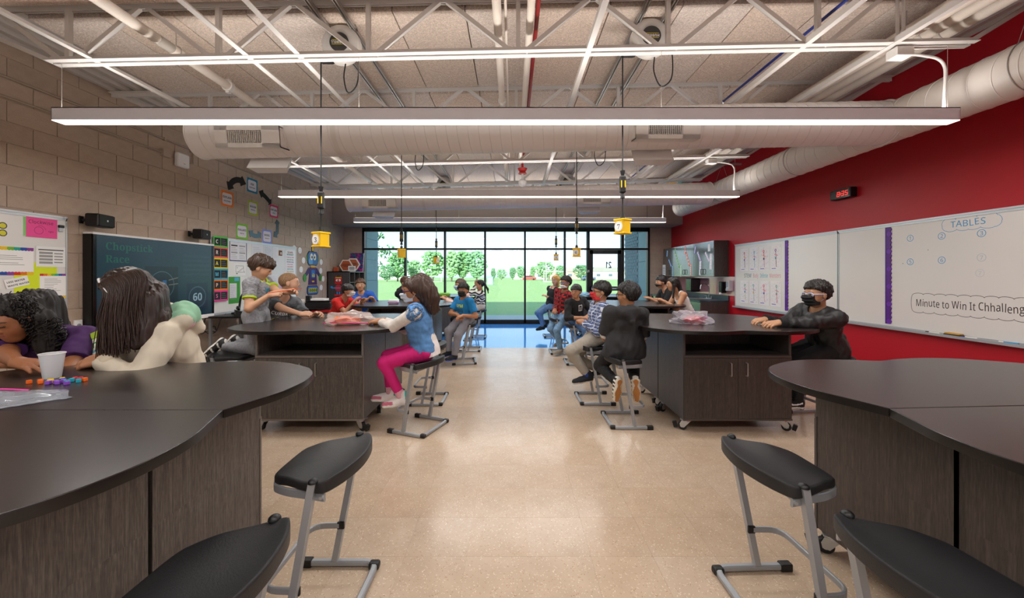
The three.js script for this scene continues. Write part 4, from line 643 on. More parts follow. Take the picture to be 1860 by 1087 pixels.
    kn.forEach(([f, s], i) => { let p = at(f, s, 0), ang = curl * 0.6 * (h?.fc?.[i] ?? 1), sp = (1.4 - i) * spread; const seg = [0.45, 0.31, 0.24]; for (let j = 0; j < 3; j++) { const d = dir.clone().multiplyScalar(Math.cos(ang)).addScaledVector(nr, -Math.sin(ang)).addScaledVector(th, sp * 0.5).normalize(), e = p.clone().addScaledVector(d, fl[i] * seg[j] * hl); fing.push(cap(p, e, [0.07, 0.062, 0.055][j] * hl, [0.062, 0.055, 0.046][j] * hl)); p = e; ang += curl * (h?.fc?.[i] ?? 1); } });
    const tc = h?.thumb ?? 0.5; let p = at(0.12, 0.17, -0.03), e = p.clone().addScaledVector(dir, 0.2 * hl).addScaledVector(th, mix(0.2, 0.08, tc) * hl).addScaledVector(nr, -0.08 * hl); fing.push(cap(p, e, 0.085 * hl, 0.07 * hl)); const e2 = e.clone().addScaledVector(dir, 0.19 * hl).addScaledVector(th, mix(0.12, -0.04, tc) * hl).addScaledVector(nr, -0.05 * hl); fing.push(cap(e, e2, 0.068 * hl, 0.052 * hl));
    const palm = blend([...P, cap(a.e.clone().lerp(a.w, 0.85), a.w, 0.0185 * H, 0.0175 * H)], 0.014), fs = blend(fing, 0.0025), f = (x, y, z) => smin(palm(x, y, z), fs(x, y, z), 0.006);
    parts.push(surfaceNets(...boxOf([...P, ...fing], ch * 2), ch, f, () => sk));
  });
  obj('body', parts, skinMat, t);
  // ----- clothes -----
  const noise = (amp, fr) => (x, y, z) => amp * (pn(x * fr + 3, y * fr * 0.8, z * fr) + 0.6 * pn(x * fr * 2.3, y * fr * 1.3 + 7, z * fr * 2.3));
  if (o.top) {
    const c = o.top, inf = c.loose ?? 0.008, ns = noise(c.wr ?? 0.006, c.wf ?? 15), fr = c.sleeve ?? 0.3, prims = [...torso(inf), ...(fr > 0 ? [...armP(0, inf * 0.9, fr), ...armP(1, inf * 0.9, fr)] : [])];
    const hemP = up(c.hem ?? -0.08), nk = cap(up(c.neckY ?? 0.99, c.neckF ?? 0.012), HP(0, -0.15, 0), (c.neckR ?? 0.041) * H, 0.06 * H), ex = [];
    if (c.skirt) ex.push(ell(up(-0.02, -0.01), [lP, u, fP], (c.skirt) * H, 0.16 * H, 0.085 * H));
    if (c.hood) { const hb = up(0.97, -0.055); ex.push(cap(hb.clone().addScaledVector(lS, 0.055 * H), hb.clone().addScaledVector(lS, -0.055 * H), 0.042 * H, 0.042 * H), cap(hb.clone().addScaledVector(lS, 0.055 * H), up(0.98, 0.02).addScaledVector(lS, 0.055 * H), 0.03 * H, 0.022 * H), cap(hb.clone().addScaledVector(lS, -0.055 * H), up(0.98, 0.02).addScaledVector(lS, -0.055 * H), 0.03 * H, 0.022 * H), cap(hb, up(0.76, -0.085), 0.052 * H, 0.022 * H)); }
    const bl = blend([...prims, ...ex], 0.022);
    const f = (x, y, z) => { let d = bl(x, y, z) + ns(x, y, z); d = Math.max(d, (hemP.x - x) * u.x + (hemP.y - y) * u.y + (hemP.z - z) * u.z); if (!c.highNeck) d = Math.max(d, -nk(x, y, z)); if (c.tank) { for (const s of sh) d = Math.max(d, 0.052 * H - Math.hypot(x - s.x, y - s.y, z - s.z)); } return d; };
    const base3 = rgb(c.col), body = (x, y, z) => [((x - hip.x) * lS.x + (y - hip.y) * lS.y + (z - hip.z) * lS.z), ((x - hip.x) * u.x + (y - hip.y) * u.y + (z - hip.z) * u.z), ((x - hip.x) * fS.x + (y - hip.y) * fS.y + (z - hip.z) * fS.z)];
    const colF = c.pat ? (x, y, z, nx, ny, nz) => c.pat(...body(x, y, z), { x, y, z, arm, sh, H, TL, base: base3 }) : () => base3;
    obj(c.part ?? 'shirt', surfaceNets(...boxOf([...prims, ...ex], cc * 2), cc, f, colF), c.gloss ? glossCloth : clothMat, t);
    if (c.print) { const [cy, pw, ph, tex, cx = 0] = c.print, G = 14, pos = [], uv = [], id = []; for (let j = 0; j <= G; j++) for (let i = 0; i <= G; i++) { const a = (i / G - 0.5) * pw + cx, b = (j / G - 0.5) * ph; let p = up(cy).addScaledVector(lS, a).addScaledVector(u, b).addScaledVector(fS, 0.3); for (let s = 0; s < 60; s++) { const d = f(p.x, p.y, p.z); if (d < 0.002) break; p.addScaledVector(fS, -Math.max(0.001, d * 0.7)); } pos.push(p.x, p.y, p.z); uv.push(i / G, j / G); } for (let j = 0; j < G; j++) for (let i = 0; i < G; i++) { const a = j * (G + 1) + i; id.push(a, a + 1, a + G + 1, a + 1, a + G + 2, a + G + 1); } const g = new THREE.BufferGeometry(); g.setAttribute('position', new THREE.Float32BufferAttribute(pos, 3)); g.setAttribute('uv', new THREE.Float32BufferAttribute(uv, 2)); g.setIndex(id); g.computeVertexNormals(); obj('shirt_print', g, M('#ffffff', 0.8, { map: tex, transparent: true, alphaTest: 0.35, side: THREE.DoubleSide }), t); }
    for (const x of c.cuffs ? [0, 1] : []) { const a = arm[x], p = a.e.clone().lerp(a.w, 0.86), r = a.e.clone().lerp(a.w, 0.99); obj('cuff', surfaceNets(...boxOf([cap(p, r, 0.03 * H, 0.03 * H)], 0.02), cc * 0.7, cap(p, r, 0.021 * H + inf, 0.02 * H + inf * 0.8, true), () => rgb(c.cuffs)), clothMat, t); }
  }
  if (o.vest) { const c = o.vest, prims = torso(c.loose ?? 0.02), bl = blend(prims, 0.02), ns = noise(0.006, 20), hemP = up(c.hem ?? -0.02), nk = cap(up(0.98, 0.02), HP(0, -0.15, 0), 0.05 * H, 0.06 * H), b3 = rgb(c.col); obj('vest', surfaceNets(...boxOf(prims, 0.03), cc, (x, y, z) => { let d = bl(x, y, z) + ns(x, y, z); d = Math.max(d, (hemP.x - x) * u.x + (hemP.y - y) * u.y + (hemP.z - z) * u.z, -nk(x, y, z)); for (const s of sh) d = Math.max(d, 0.05 * H - Math.hypot(x - s.x, y - s.y, z - s.z)); return d; }, (x, y, z) => mul(b3, 1 + 0.35 * pn(x * 9, y * 30, z * 9))), clothMat, t); }
  if (o.pants && leg) {
    const c = o.pants, inf = c.loose ?? 0.008, ns = noise(c.wr ?? 0.005, 17), fr = c.len ?? 0.97, prims = [ell(up(0.03), [lP, u, fP], 0.09 * H + inf, 0.08 * H + inf, 0.07 * H + inf), ...legP(0, inf, fr), ...legP(1, inf, fr)], bl = blend(prims, 0.02), b3 = rgb(c.col), wp = up(0.22);
    obj('trousers', surfaceNets(...boxOf(prims, cc * 2), cc, (x, y, z) => Math.max(bl(x, y, z) + ns(x, y, z), (x - wp.x) * u.x + (y - wp.y) * u.y + (z - wp.z) * u.z), c.pat ? (x, y, z) => c.pat(x, y, z, b3, leg) : () => b3), clothMat, t);
  }
  if (o.shoes && leg) [0, 1].forEach((k) => {
    const c = o.shoes, a = leg[k], shin = a.a.clone().sub(a.k).normalize(), toe = c.toe?.[k] ? v3(...c.toe[k]) : c.dir ? v3(...c.dir) : fy.clone(); toe.addScaledVector(shin, -toe.dot(shin) * 0.3).normalize();
    const side = v3().crossVectors(shin.clone().negate(), toe).normalize(), dn = v3().crossVectors(toe, side).negate().normalize(); if (dn.dot(shin) < 0) dn.negate();
    const P = (f, d) => a.a.clone().addScaledVector(toe, f * H).addScaledVector(dn, d * H), sole = 0.047, upper = rgb(c.col), sl = rgb(c.sole ?? '#e8e8e8');
    const pr = [cap(P(-0.022, 0.012), P(-0.018, 0.028), 0.025 * H, 0.026 * H), cap(P(0.0, 0.018), P(0.055, 0.03), 0.028 * H, 0.027 * H), cap(P(0.055, 0.03), P(0.1, 0.032), 0.027 * H, 0.022 * H), cap(P(-0.012, -0.015), P(-0.005, 0.015), 0.026 * H, 0.027 * H, false)], bl = blend(pr, 0.014), sp = P(0, sole);
    const dd = (x, y, z) => (x - a.a.x) * dn.x + (y - a.a.y) * dn.y + (z - a.a.z) * dn.z, tt = (x, y, z) => (x - a.a.x) * toe.x + (y - a.a.y) * toe.y + (z - a.a.z) * toe.z;
    obj('shoe', surfaceNets(...boxOf(pr, 0.02), cc * 0.65, (x, y, z) => Math.max(bl(x, y, z), dd(x, y, z) - sole * H), (x, y, z) => { const d = dd(x, y, z) / H, s = tt(x, y, z) / H; if (c.pat) { const v = c.pat(d, s, x, y, z, k); if (v) return v; } return d > 0.0475 * 0.985 && c.bottom ? rgb(c.bottom) : d > 0.034 ? sl : upper; }), c.gloss ? glossCloth : clothMat, t);
    if (c.sock) obj('sock', surfaceNets(...boxOf([cap(a.a.clone().addScaledVector(shin, -0.05 * H), a.a, 0.03 * H, 0.03 * H)], 0.02), cc * 0.7, cap(a.a.clone().addScaledVector(shin, 0.0), a.a.clone().addScaledVector(shin, -(c.sockH ?? 0.045) * H), 0.026 * H, 0.027 * H, true), () => rgb(c.sock)), clothMat, t);
  });
  // ----- hair -----
  if (o.hair) {
    const c = o.hair, tk = c.t ?? 0.045, hcol = rgb(c.col), fr = c.fringe ?? 0.2, side = (c.side ?? -0.04) + (c.locks ? 0 : 0.1), nape = c.nape ?? -0.3, asym = c.asym ?? 0, nzA = c.nz ?? 0.03, nf = c.nf ?? 9, pushZ = c.front ?? 0;
    const eI = [E(0, 0.13 + tk * 0.3, -0.06, 0.36 + tk, 0.385 + tk * 1.1, 0.44 + tk)]; if (pushZ) eI.push(E(0, 0.32, 0.26, 0.24, 0.14, 0.12 + pushZ));
    if (c.puff) for (const [x, y, z, r] of c.puff) eI.push(E(x, y, z, r, r, r));
    const bl = blend(eI, 0.03), lockP = (c.locks ?? []).map((l) => l.w ? cap(loc(l.w[0]), loc(l.w[1]), l.r[0], l.r[1]) : cap(HP(...l.h[0]), HP(...l.h[1]), l.r[0] * hh, l.r[1] * hh)), lb = lockP.length ? blend(lockP, 0.03) : null;
    const f = (x, y, z) => {
      const [a, b, cz] = inHead(x, y, z), az = Math.atan2(a, cz);
      const low = cz > 0 ? mix(side, fr + asym * a, sstep(0.0, 0.34, cz)) : mix(side, nape, sstep(0.0, -0.2, cz));
      let d = Math.max(bl(x, y, z) + hh * nzA * (pn(a * nf, b * nf * 0.35, cz * nf) + 0.5 * pn(a * nf * 2.6, b * nf * 0.6, cz * nf * 2.6)), (low - b + 0.05 * pn(a * 22, cz * 22, 3)) * hh * 0.8);
      if (lb) { const g = lb(x, y, z) + (c.groove ?? 0.006) * (pn(x * (c.gf ?? 45), y * 6, z * (c.gf ?? 45)) + 0.4 * pn(x * (c.gf ?? 45) * 2.1, y * 9, z * (c.gf ?? 45) * 2.1)); d = smin(d, g, 0.03); if (c.faceGap) { const s = Math.hypot(a / 0.27, (b + 0.1) / 0.42); if (cz > 0.02 && s < 1.0) d = Math.max(d, (1 - s) * 0.2 * hh + 0.001); } }
      return d;
    };
    obj('hair', surfaceNets(...boxOf([...eI, ...lockP], ch * 4), ch * (lb ? 1.25 : 1), f, (x, y, z) => { const s = 1 + 0.55 * pn(x * 160, y * (lb ? 14 : 60), z * 160); const v = mul(hcol, clamp(s, 0.4, 1.8)); return c.tip ? cmix(v, rgb(c.tip), c.tipF(...inHead(x, y, z))) : v; }), c.rough ? hairRough : hairMat, t);
  }
  const tubeH = (pts, r, seg) => tube(pts.map((p) => HP(...p)), r * hh, seg, 6);
  if (o.mask) {
    const c = o.mask, yo = c.low ?? 0, mf = blend(faceP.concat([fine[0], fine[1]]), 0.05), bx0 = boxOf(faceP.concat([fine[0], fine[1]]), 0.03);
    const top = 0.0 + yo, f = (x, y, z) => { const [a, b, cz] = inHead(x, y, z); return Math.max(mf(x, y, z) - (c.puff ?? 0.045) * hh - 0.003 * Math.sin(b * 45), (Math.abs(a) - 0.265) * hh, (b - (top - 0.45 * a * a)) * hh, (-0.47 - yo * 0.3 - b + Math.abs(a) * 0.25) * hh, (0.06 + Math.abs(b - top + 0.25) * 0.1 - cz) * hh); };
    obj('face_mask', surfaceNets(bx0[0], bx0[1], ch, f, () => rgb(c.col)), M('#ffffff', 0.75, { vertexColors: true }), t);
    obj('ear_loops', [1, -1].map((s) => [tubeH([[s * 0.27, -0.08 + yo, 0.14], [s * 0.355, -0.02, 0.02], [s * 0.385, 0.02, -0.1]], 0.01, 14), tubeH([[s * 0.25, -0.3 + yo * 0.5, 0.1], [s * 0.33, -0.18, 0.0], [s * 0.385, -0.06, -0.1]], 0.01, 14)]), M(c.loop ?? c.col, 0.7), t);
  }
  if (o.glasses) {
    const c = o.glasses, fm = M(c, 0.35), rim = (s) => { const pts = []; for (let k = 0; k < 20; k++) { const a = k / 20 * 6.2832, cx = Math.sign(Math.cos(a)) * Math.pow(Math.abs(Math.cos(a)), 0.75), cy = Math.sign(Math.sin(a)) * Math.pow(Math.abs(Math.sin(a)), 0.75); pts.push(HP(s * 0.155 + cx * 0.12, 0.0 + cy * 0.08, 0.415 - Math.abs(s * 0.155 + cx * 0.12) * 0.12)); } return tube(pts, (o.rim ?? 0.014) * hh, 60, 6, true); };
    obj('glasses', [rim(1), rim(-1), tubeH([[-0.04, 0.03, 0.43], [0, 0.045, 0.44], [0.04, 0.03, 0.43]], o.rim ?? 0.014, 10), ...[1, -1].map((s) => tubeH([[s * 0.275, 0.03, 0.38], [s * 0.365, 0.03, 0.12], [s * 0.385, 0.02, -0.08]], (o.rim ?? 0.014), 16))], fm, t);
  }
  o.extra?.({ t, HP, hh, up, lS, fS, u, arm, leg, loc, H, tubeH });
  return t;
}

// ---------- the class ----------
const D = Math.PI / 180;
const plaid = (ca, cb, cl, s) => (a, b, c) => { const u = ((a + c * 0.7) / s) % 1, v = (b / s) % 1, fu = u < 0 ? u + 1 : u, fv = v < 0 ? v + 1 : v; const A = rgb(ca), B = rgb(cb), Li = rgb(cl); if (fu < 0.16 || fv < 0.16) return Li; return (fu > 0.5) !== (fv > 0.5) ? A : (fu > 0.5 ? B : cmix(A, B, 0.5)); };
const heather = (x) => (a, b, c, k) => { let v = mul(k.base, 1 + 0.9 * pn(a * 40, b * 220, c * 40)); for (const m of k.arm) { const d = m.e.clone().sub(m.s), L = d.length(), p = v3(k.x, k.y, k.z).sub(m.s), t = p.dot(d) / (L * L), r = p.addScaledVector(d, -t).length(); if (x && t > 0.53 && t < 0.62 && r < 0.1) return rgb(x); } if (x && b > k.TL * 0.955 && Math.abs(a) < 0.075) return rgb(x); return v; };
const denim = (x, y, z, b) => mul(b, 1 + 0.35 * pn(x * 60, y * 25, z * 60) + 0.25 * pn(x * 9, y * 9, z * 9));
const stripes = (x, y, z, b) => b;

person({ label: 'curly haired girl in a purple shirt at the left edge, reaching over small cubes', hip: [-2.6, 0.7, 2.3], neck: [-2.57, 1.06, 2.12], head: [-2.56, 1.155, 1.98], yaw: 0.3, face: [0.06, 0.4, 0.05], H: 1.44, near: 0, skin: '#9c6442', eyesDown: true,
  hands: [[-2.5, 0.945, 1.92], [-2.17, 0.95, 1.7]], elbows: [[1, -0.6, 0.1], [-1, -0.3, 0.4]], handPose: [{ curl: 0.4, dir: [-1, -0.1, 0.3] }, { dir: [1, -0.12, 0.05], nrm: [0, 1, 0.3], curl: 0.25, spread: 0.25, thumb: 0.2 }], legs: [[-2.35, 0.25, 2.0], [-2.65, 0.25, 1.98]],
  top: { col: '#3d1450', sleeve: 0.36, loose: 0.014 }, pants: { col: '#23252c' }, shoes: { col: '#222222' },
  hair: { col: '#1b1512', t: 0.05, fringe: 0.27, side: -0.2, nape: -0.5, nz: 0.08, nf: 10, rough: true, groove: 0.016, gf: 38, faceGap: true, locks: [{ w: [[-2.49, 1.15, 2.04], [-2.48, 0.99, 2.05]], r: [0.055, 0.04] }, { w: [[-2.66, 1.16, 2.04], [-2.69, 1.0, 2.05]], r: [0.06, 0.045] }, { w: [[-2.56, 1.22, 2.08], [-2.57, 1.0, 2.18]], r: [0.09, 0.07] }] },
  extra: ({ t, HP, hh }) => { const cur = []; for (let k = 0; k < 420; k++) { const a = rr(0.95, 5.45), y = rr(-0.72, 0.6), R = 0.4 * Math.sqrt(Math.max(0.12, 1 - Math.pow((y - 0.05) / 0.72, 2))) + 0.04, r = rr(0.03, 0.055), pts = []; const L = rr(0.16, 0.34), n = 14; for (let i = 0; i <= n; i++) { const q = i / n, b = q * 12.5 + k; pts.push(HP(Math.sin(a + Math.cos(b) * r * 1.2) * (R + Math.sin(b) * r), y - q * L, -0.06 + Math.cos(a + Math.cos(b) * r * 1.2) * (R + Math.sin(b) * r))); } cur.push(tube(pts, 0.0026, 24, 4)); } for (let k = 0; k < 150; k++) { const a = rr(-1.6, 1.9), y = rr(-0.95, -0.1), pts = [], r = rr(0.03, 0.05), c = HP(0.3, y, -0.3), L = rr(0.1, 0.24); for (let i = 0; i <= 12; i++) { const b = i / 12 * 11 + k; pts.push(v3(c.x + Math.sin(a) * 0.07 + Math.cos(b) * r * 0.25, c.y - i / 12 * L * 0.3, c.z + Math.cos(a) * 0.07 + Math.sin(b) * r * 0.25)); } cur.push(tube(pts, 0.0024, 22, 4)); } obj('curls', cur, M('#1a1411', 0.5), t).userData.kind = 'stuff'; } });
person({ label: 'girl with very long dark hair and cream hoodie bent over the left foreground table', hip: [-1.95, 0.7, 2.36], neck: [-1.97, 1.14, 2.18], head: [-2.05, 1.29, 2.06], yaw: -55 * D, face: [-52 * D, 0.6, 0], H: 1.5, near: 0, skin: '#b98260', eyesDown: true,
  hands: [[-2.06, 0.955, 1.94], [-2.12, 0.955, 2.03]], elbows: [[1, -0.75, 0.25], [0.7, -0.8, -0.6]], handPose: [{ dir: [-1, -0.15, 0.1], nrm: [0.1, 1, 0.5], curl: 0.62, thumb: 0.5 }, { dir: [-1, -0.1, 0.35], nrm: [0, 1, 0.2], curl: 0.55, thumb: 0.6 }], legs: [[-2.05, 0.25, 2.05], [-2.0, 0.25, 2.3]],
  top: { part: 'hoodie', col: '#cdc3b0', sleeve: 0.97, loose: 0.02, wr: 0.01, wf: 11, hood: true, hem: -0.2, cuffs: '#c5b9a3', pat: (a, b, c, k) => (b > k.TL * 0.87 && c < 0.03 && Math.abs(a) < 0.12 ? (a > 0.07 && b < k.TL * 0.93 ? rgb('#d9a3b3') : rgb('#86b596')) : k.base) }, pants: { col: '#2c3444' }, shoes: { col: '#dddddd' },
  hair: { col: '#2a1a14', t: 0.055, fringe: 0.36, side: -0.25, nape: -0.45, nz: 0.025, nf: 11, groove: 0.007, locks: [{ w: [[-2.02, 1.22, 2.01], [-2.0, 1.03, 1.99]], r: [0.035, 0.022] }, { w: [[-1.98, 1.24, 2.03], [-1.95, 1.02, 1.995]], r: [0.05, 0.026] }, { w: [[-1.94, 1.25, 2.06], [-1.9, 1.03, 2.01]], r: [0.055, 0.028] }, { w: [[-1.98, 1.28, 2.12], [-1.93, 1.12, 2.11]], r: [0.075, 0.055] }, { w: [[-1.92, 1.14, 2.1], [-1.87, 1.06, 2.12]], r: [0.05, 0.025] }] },
  extra: ({ t, HP, hh, loc }) => { const pts = []; for (let k = 0; k <= 24; k++) { const a = -1.75 + k / 24 * 3.5; pts.push(HP(Math.sin(a) * 0.41, 0.1 + Math.cos(a) * 0.44, 0.22)); } obj('headband', tube(pts, 0.0055, 48, 6), white, t);
    const st = []; for (let k = 0; k < 760; k++) { const zr = rr(-0.52, 0.3), sd = rnd() < 0.86 ? 1 : -1, p1 = HP(sd * (0.425 - 0.3 * Math.max(0, zr - 0.1) + rr(0, 0.03)), 0.16 + rr(-0.06, 0.06), zr), p0 = HP(rr(0, 0.08) * sd, 0.545 - 0.5 * zr * zr, zr * 0.8), ph = HP(sd * 0.33, 0.42 - 0.3 * zr * zr, zr * 0.92), dn = p1.clone().add(v3(rr(-0.012, 0.02), -0.13, 0.012 + rr(-0.01, 0.014))), en = dn.clone().add(v3(rr(-0.02, 0.035), rr(-0.22, -0.13), rr(-0.012, 0.02))); st.push(tube([p0, ph, p1, dn, en], rr(0.0014, 0.0034), 20, 4)); } obj('strands', st, M('#332018', 0.35), t).userData.kind = 'stuff'; } });
person({ label: 'boy in a grey shirt with neon trim kneeling on a stool, holding an orange stick', hip: [-2.63, 0.97, 3.96], neck: [-2.6, 1.34, 3.95], head: [-2.55, 1.46, 3.92], yaw: 98 * D, face: [112 * D, 0.42, 0], hh: 0.16, H: 1.42, skin: '#c99a7a', eyesDown: true, near: 0,
  hands: [[-2.24, 1.215, 3.86], [-2.38, 1.19, 3.79]], elbows: [[-0.2, -1, -0.2], [-0.5, -1, 0.4]], handPose: [{ dir: [1, 0.1, 0.2], nrm: [-0.2, 0.6, -0.7], curl: 0.6, thumb: 0.8 }, { dir: [0.9, 0.2, -0.3], nrm: [0, 0.5, 0.8], curl: 1.1, thumb: 0.8 }], legs: [[-2.86, 0.69, 3.98], [-2.84, 0.69, 3.78]], knees: [[1, -0.8, 0], [1, -0.8, 0]],
  top: { col: '#85868a', sleeve: 0.3, loose: 0.012, pat: heather('#b9dc2c'), print: [0.62, 0.11, 0.14, canvasTex(128, 160, (g) => { g.fillStyle = '#3f8fae'; for (let k = 0; k < 60; k++) g.fillRect((k * 37) % 120, (k * 53) % 150, 10, 22); g.fillStyle = '#c9e03a'; g.beginPath(); g.moveTo(30, 90); g.lineTo(70, 60); g.lineTo(64, 84); g.lineTo(104, 70); g.lineTo(58, 108); g.fill(); })] }, pants: { col: '#8e8f94', pat: (x, y, z, b) => mul(b, 1 + 0.3 * pn(x * 90, y * 40, z * 90)), loose: 0.012 }, shoes: { col: '#1b1b1c', gloss: true, toe: [[-0.5, -0.35, 0], [-0.5, -0.35, 0.1]], sole: '#e3e1dc', pat: (d, s, x, y, z) => (Math.sin(s * 120 + d * 60) > 0.75 && d < 0.03 ? rgb('#dcdad4') : null) },
  hair: { col: '#3a2719', t: 0.075, fringe: 0.1, side: -0.03, nape: -0.26, nz: 0.05, nf: 8, front: 0.1 } });
person({ label: 'boy with cropped fair hair in a grey camouflage shirt leaning on the left table', hip: [-2.86, 0.7, 4.5], neck: [-2.63, 1.13, 4.42], head: [-2.52, 1.295, 4.37], yaw: 44 * D, face: [112 * D, -0.02, 0], H: 1.46, skin: '#cf9f82', near: 0,
  hands: [[-2.2, 0.95, 4.34], [-2.28, 0.95, 4.2]], elbows: [[-0.1, -1, -0.4], [-0.6, -0.9, 0.5]], handPose: [{ dir: [1, 0, 0.4], curl: 0.9, nrm: [0, 0.7, -0.6] }, { dir: [0.9, 0.05, -0.25], curl: 0.9, nrm: [0, 0.8, 0.5] }], legs: [[-2.55, 0.25, 4.6], [-2.55, 0.25, 4.35]],
  top: { col: '#565a5f', sleeve: 0.34, loose: 0.014, pat: (a, b, c, k) => { const n = fbm(a * 11, b * 11, c * 11); return mul(k.base, n > 0.18 ? 1.7 : n < -0.2 ? 0.5 : 1); }, print: [0.6, 0.21, 0.17, canvasTex(256, 208, (g) => { g.fillStyle = '#f3f2ee'; g.font = 'bold 66px sans-serif'; g.textAlign = 'center'; g.fillText('CURDX', 128, 74); g.fillStyle = '#f0d419'; for (const [x, y, r] of [[90, 160, 28], [130, 140, 34], [168, 160, 28], [128, 172, 30], [196, 176, 18], [62, 178, 18]]) { g.beginPath(); g.arc(x, y, r, 0, 7); g.fill(); } })] }, pants: { col: '#2a2d33' }, shoes: { col: '#303030' }, hair: { col: '#8c6a4a', t: 0.018, fringe: 0.27, side: 0.02, nape: -0.2, nz: 0.012, nf: 20, rough: true }, brow: '#7a5a3c' });
person({ label: 'boy in a plain red shirt with a pale grey mask', hip: [-2.92, 0.69, 6.3], neck: [-2.72, 1.0, 6.22], head: [-2.63, 1.135, 6.18], yaw: 72 * D, face: [86 * D, 0.1, 0], H: 1.34, skin: '#b37f60', near: 1,
  hands: [[-2.45, 0.95, 6.3], [-2.5, 0.965, 6.1]], elbows: [null, [-0.5, -1, 0.4]], legs: [[-2.6, 0.25, 6.4], [-2.6, 0.25, 6.15]], top: { col: '#c01d16', sleeve: 0.33, loose: 0.014 }, pants: { col: '#30343c' }, shoes: { col: '#222222' }, hair: { col: '#120d0b', t: 0.06, fringe: 0.13, side: -0.08, nape: -0.28 }, mask: { col: '#cfccc8' } });
person({ label: 'boy in a royal blue shirt with a round red and white print, facing the camera', hip: [-2.76, 0.69, 7.2], neck: [-2.765, 1.06, 7.08], head: [-2.765, 1.205, 7.03], yaw: 12 * D, face: [16 * D, 0.02, 0], H: 1.4, skin: '#c79573', near: 1,
  hands: [[-2.5, 0.95, 6.95], [-2.6, 0.95, 6.9]], elbows: [null, [-0.7, -0.8, 0.2]], legs: [[-2.6, 0.25, 6.95], [-2.8, 0.25, 6.95]], top: { col: '#2158b8', sleeve: 0.34, loose: 0.014, print: [0.58, 0.19, 0.19, canvasTex(128, 128, (g) => { for (const [r, c] of [[62, '#c8261c'], [48, '#f0efec'], [36, '#c8261c'], [24, '#1c2c58']]) { g.fillStyle = c; g.beginPath(); g.arc(64, 64, r, 0, 7); g.fill(); } })] }, pants: { col: '#3b4250' }, shoes: { col: '#333333' }, hair: { col: '#4a2f1e', t: 0.07, fringe: 0.24, side: -0.02, nape: -0.25, nz: 0.05 } });
person({ label: 'child in a black hooded top, head propped on hand', hip: [-2.15, 0.7, 8.15], neck: [-2.24, 1.1, 8.0], head: [-2.2, 1.24, 7.93], yaw: 40 * D, face: [75 * D, 0.45, 0.1], H: 1.42, skin: '#c18e72', near: 2, eyesDown: true,
  hands: [[-2.1, 1.2, 7.86], [-2.0, 0.95, 7.95]], legs: [[-2.05, 0.25, 7.9], [-2.25, 0.25, 7.9]], top: { part: 'hoodie', col: '#141416', sleeve: 0.97, loose: 0.018, hood: true }, pants: { col: '#2a2e36' }, shoes: { col: '#222222' }, hair: { col: '#5a3b27', t: 0.06, fringe: 0.2, side: -0.05 } });
person({ label: 'girl in a denim vest and pink leggings seated at the second left table', hip: [-0.8, 0.7, 3.52], neck: [-0.87, 1.1, 3.5], head: [-0.885, 1.24, 3.48], yaw: -84 * D, face: [-78 * D, 0.08, 0], H: 1.46, skin: '#a9744f', near: 0,
  hands: [[-1.22, 0.95, 3.58], [-1.24, 0.95, 3.72]], elbows: [[-0.35, -1, 0.5], [0, -1, -0.3]], handPose: [{ dir: [-1, 0, -0.4], curl: 0.3 }, { dir: [-1, 0, 0.1], curl: 0.3 }], legs: [[-0.98, 0.3, 3.42], [-1.13, 0.29, 3.58]],
  top: { col: '#d8d1c9', sleeve: 0.97, loose: 0.013, hem: -0.14, skirt: 0.088, pat: (a, b, c, k) => (b < 0.08 ? rgb('#e6dede') : mul(k.base, 1 + 0.12 * pn(a * 80, b * 80, c * 80))) }, vest: { col: '#5585ba', loose: 0.03, hem: -0.04 }, pants: { col: '#d11a75', loose: 0.003, wr: 0.003, len: 0.83 }, shoes: { col: '#e9e4e0', sole: '#f0eeea', sock: '#dba6b0', pat: (d, s) => (s < -0.025 && d < 0.012 ? rgb('#2fb0a4') : s > 0.05 && d > 0.012 && d < 0.03 ? rgb('#c86f86') : null) },
  hair: { col: '#3a251a', t: 0.07, fringe: 0.24, side: -0.15, nape: -0.4, groove: 0.012, locks: [{ w: [[-0.82, 1.3, 3.5], [-0.74, 1.17, 3.5]], r: [0.1, 0.085] }, { w: [[-0.78, 1.24, 3.48], [-0.715, 1.08, 3.5]], r: [0.085, 0.055] }] }, mask: { col: '#c9d2de', low: -0.04 }, glasses: '#4a1f45', rim: 0.02,
  extra: ({ t, up, fS, lS, H }) => obj('button', new THREE.SphereGeometry(0.007, 10, 8).scale(1, 1, 0.5).translate(...up(0.05).addScaledVector(lS, 0.13).toArray()), chrome, t) });
person({ label: 'girl in a pale pink top and light blue mask', hip: [-0.76, 0.7, 7.15], neck: [-0.9, 1.06, 7.12], head: [-0.96, 1.205, 7.1], yaw: -72 * D, face: [-52 * D, 0.08, 0], H: 1.4, skin: '#bd8a6a', near: 1,
  hands: [[-1.2, 0.95, 7.0], [-1.2, 0.95, 7.2]], legs: [[-1.0, 0.25, 7.05], [-1.0, 0.25, 7.25]], top: { col: '#e2c2b6', sleeve: 0.97, loose: 0.014 }, pants: { col: '#222228' }, shoes: { col: '#dddddd' }, hair: { col: '#4b3526', t: 0.06, fringe: 0.24, side: -0.08, nape: -0.3, locks: [{ h: [[0, 0.2, -0.45], [0.05, -0.35, -0.5]], r: [0.2, 0.14] }] }, mask: { col: '#a9c6dd' } });
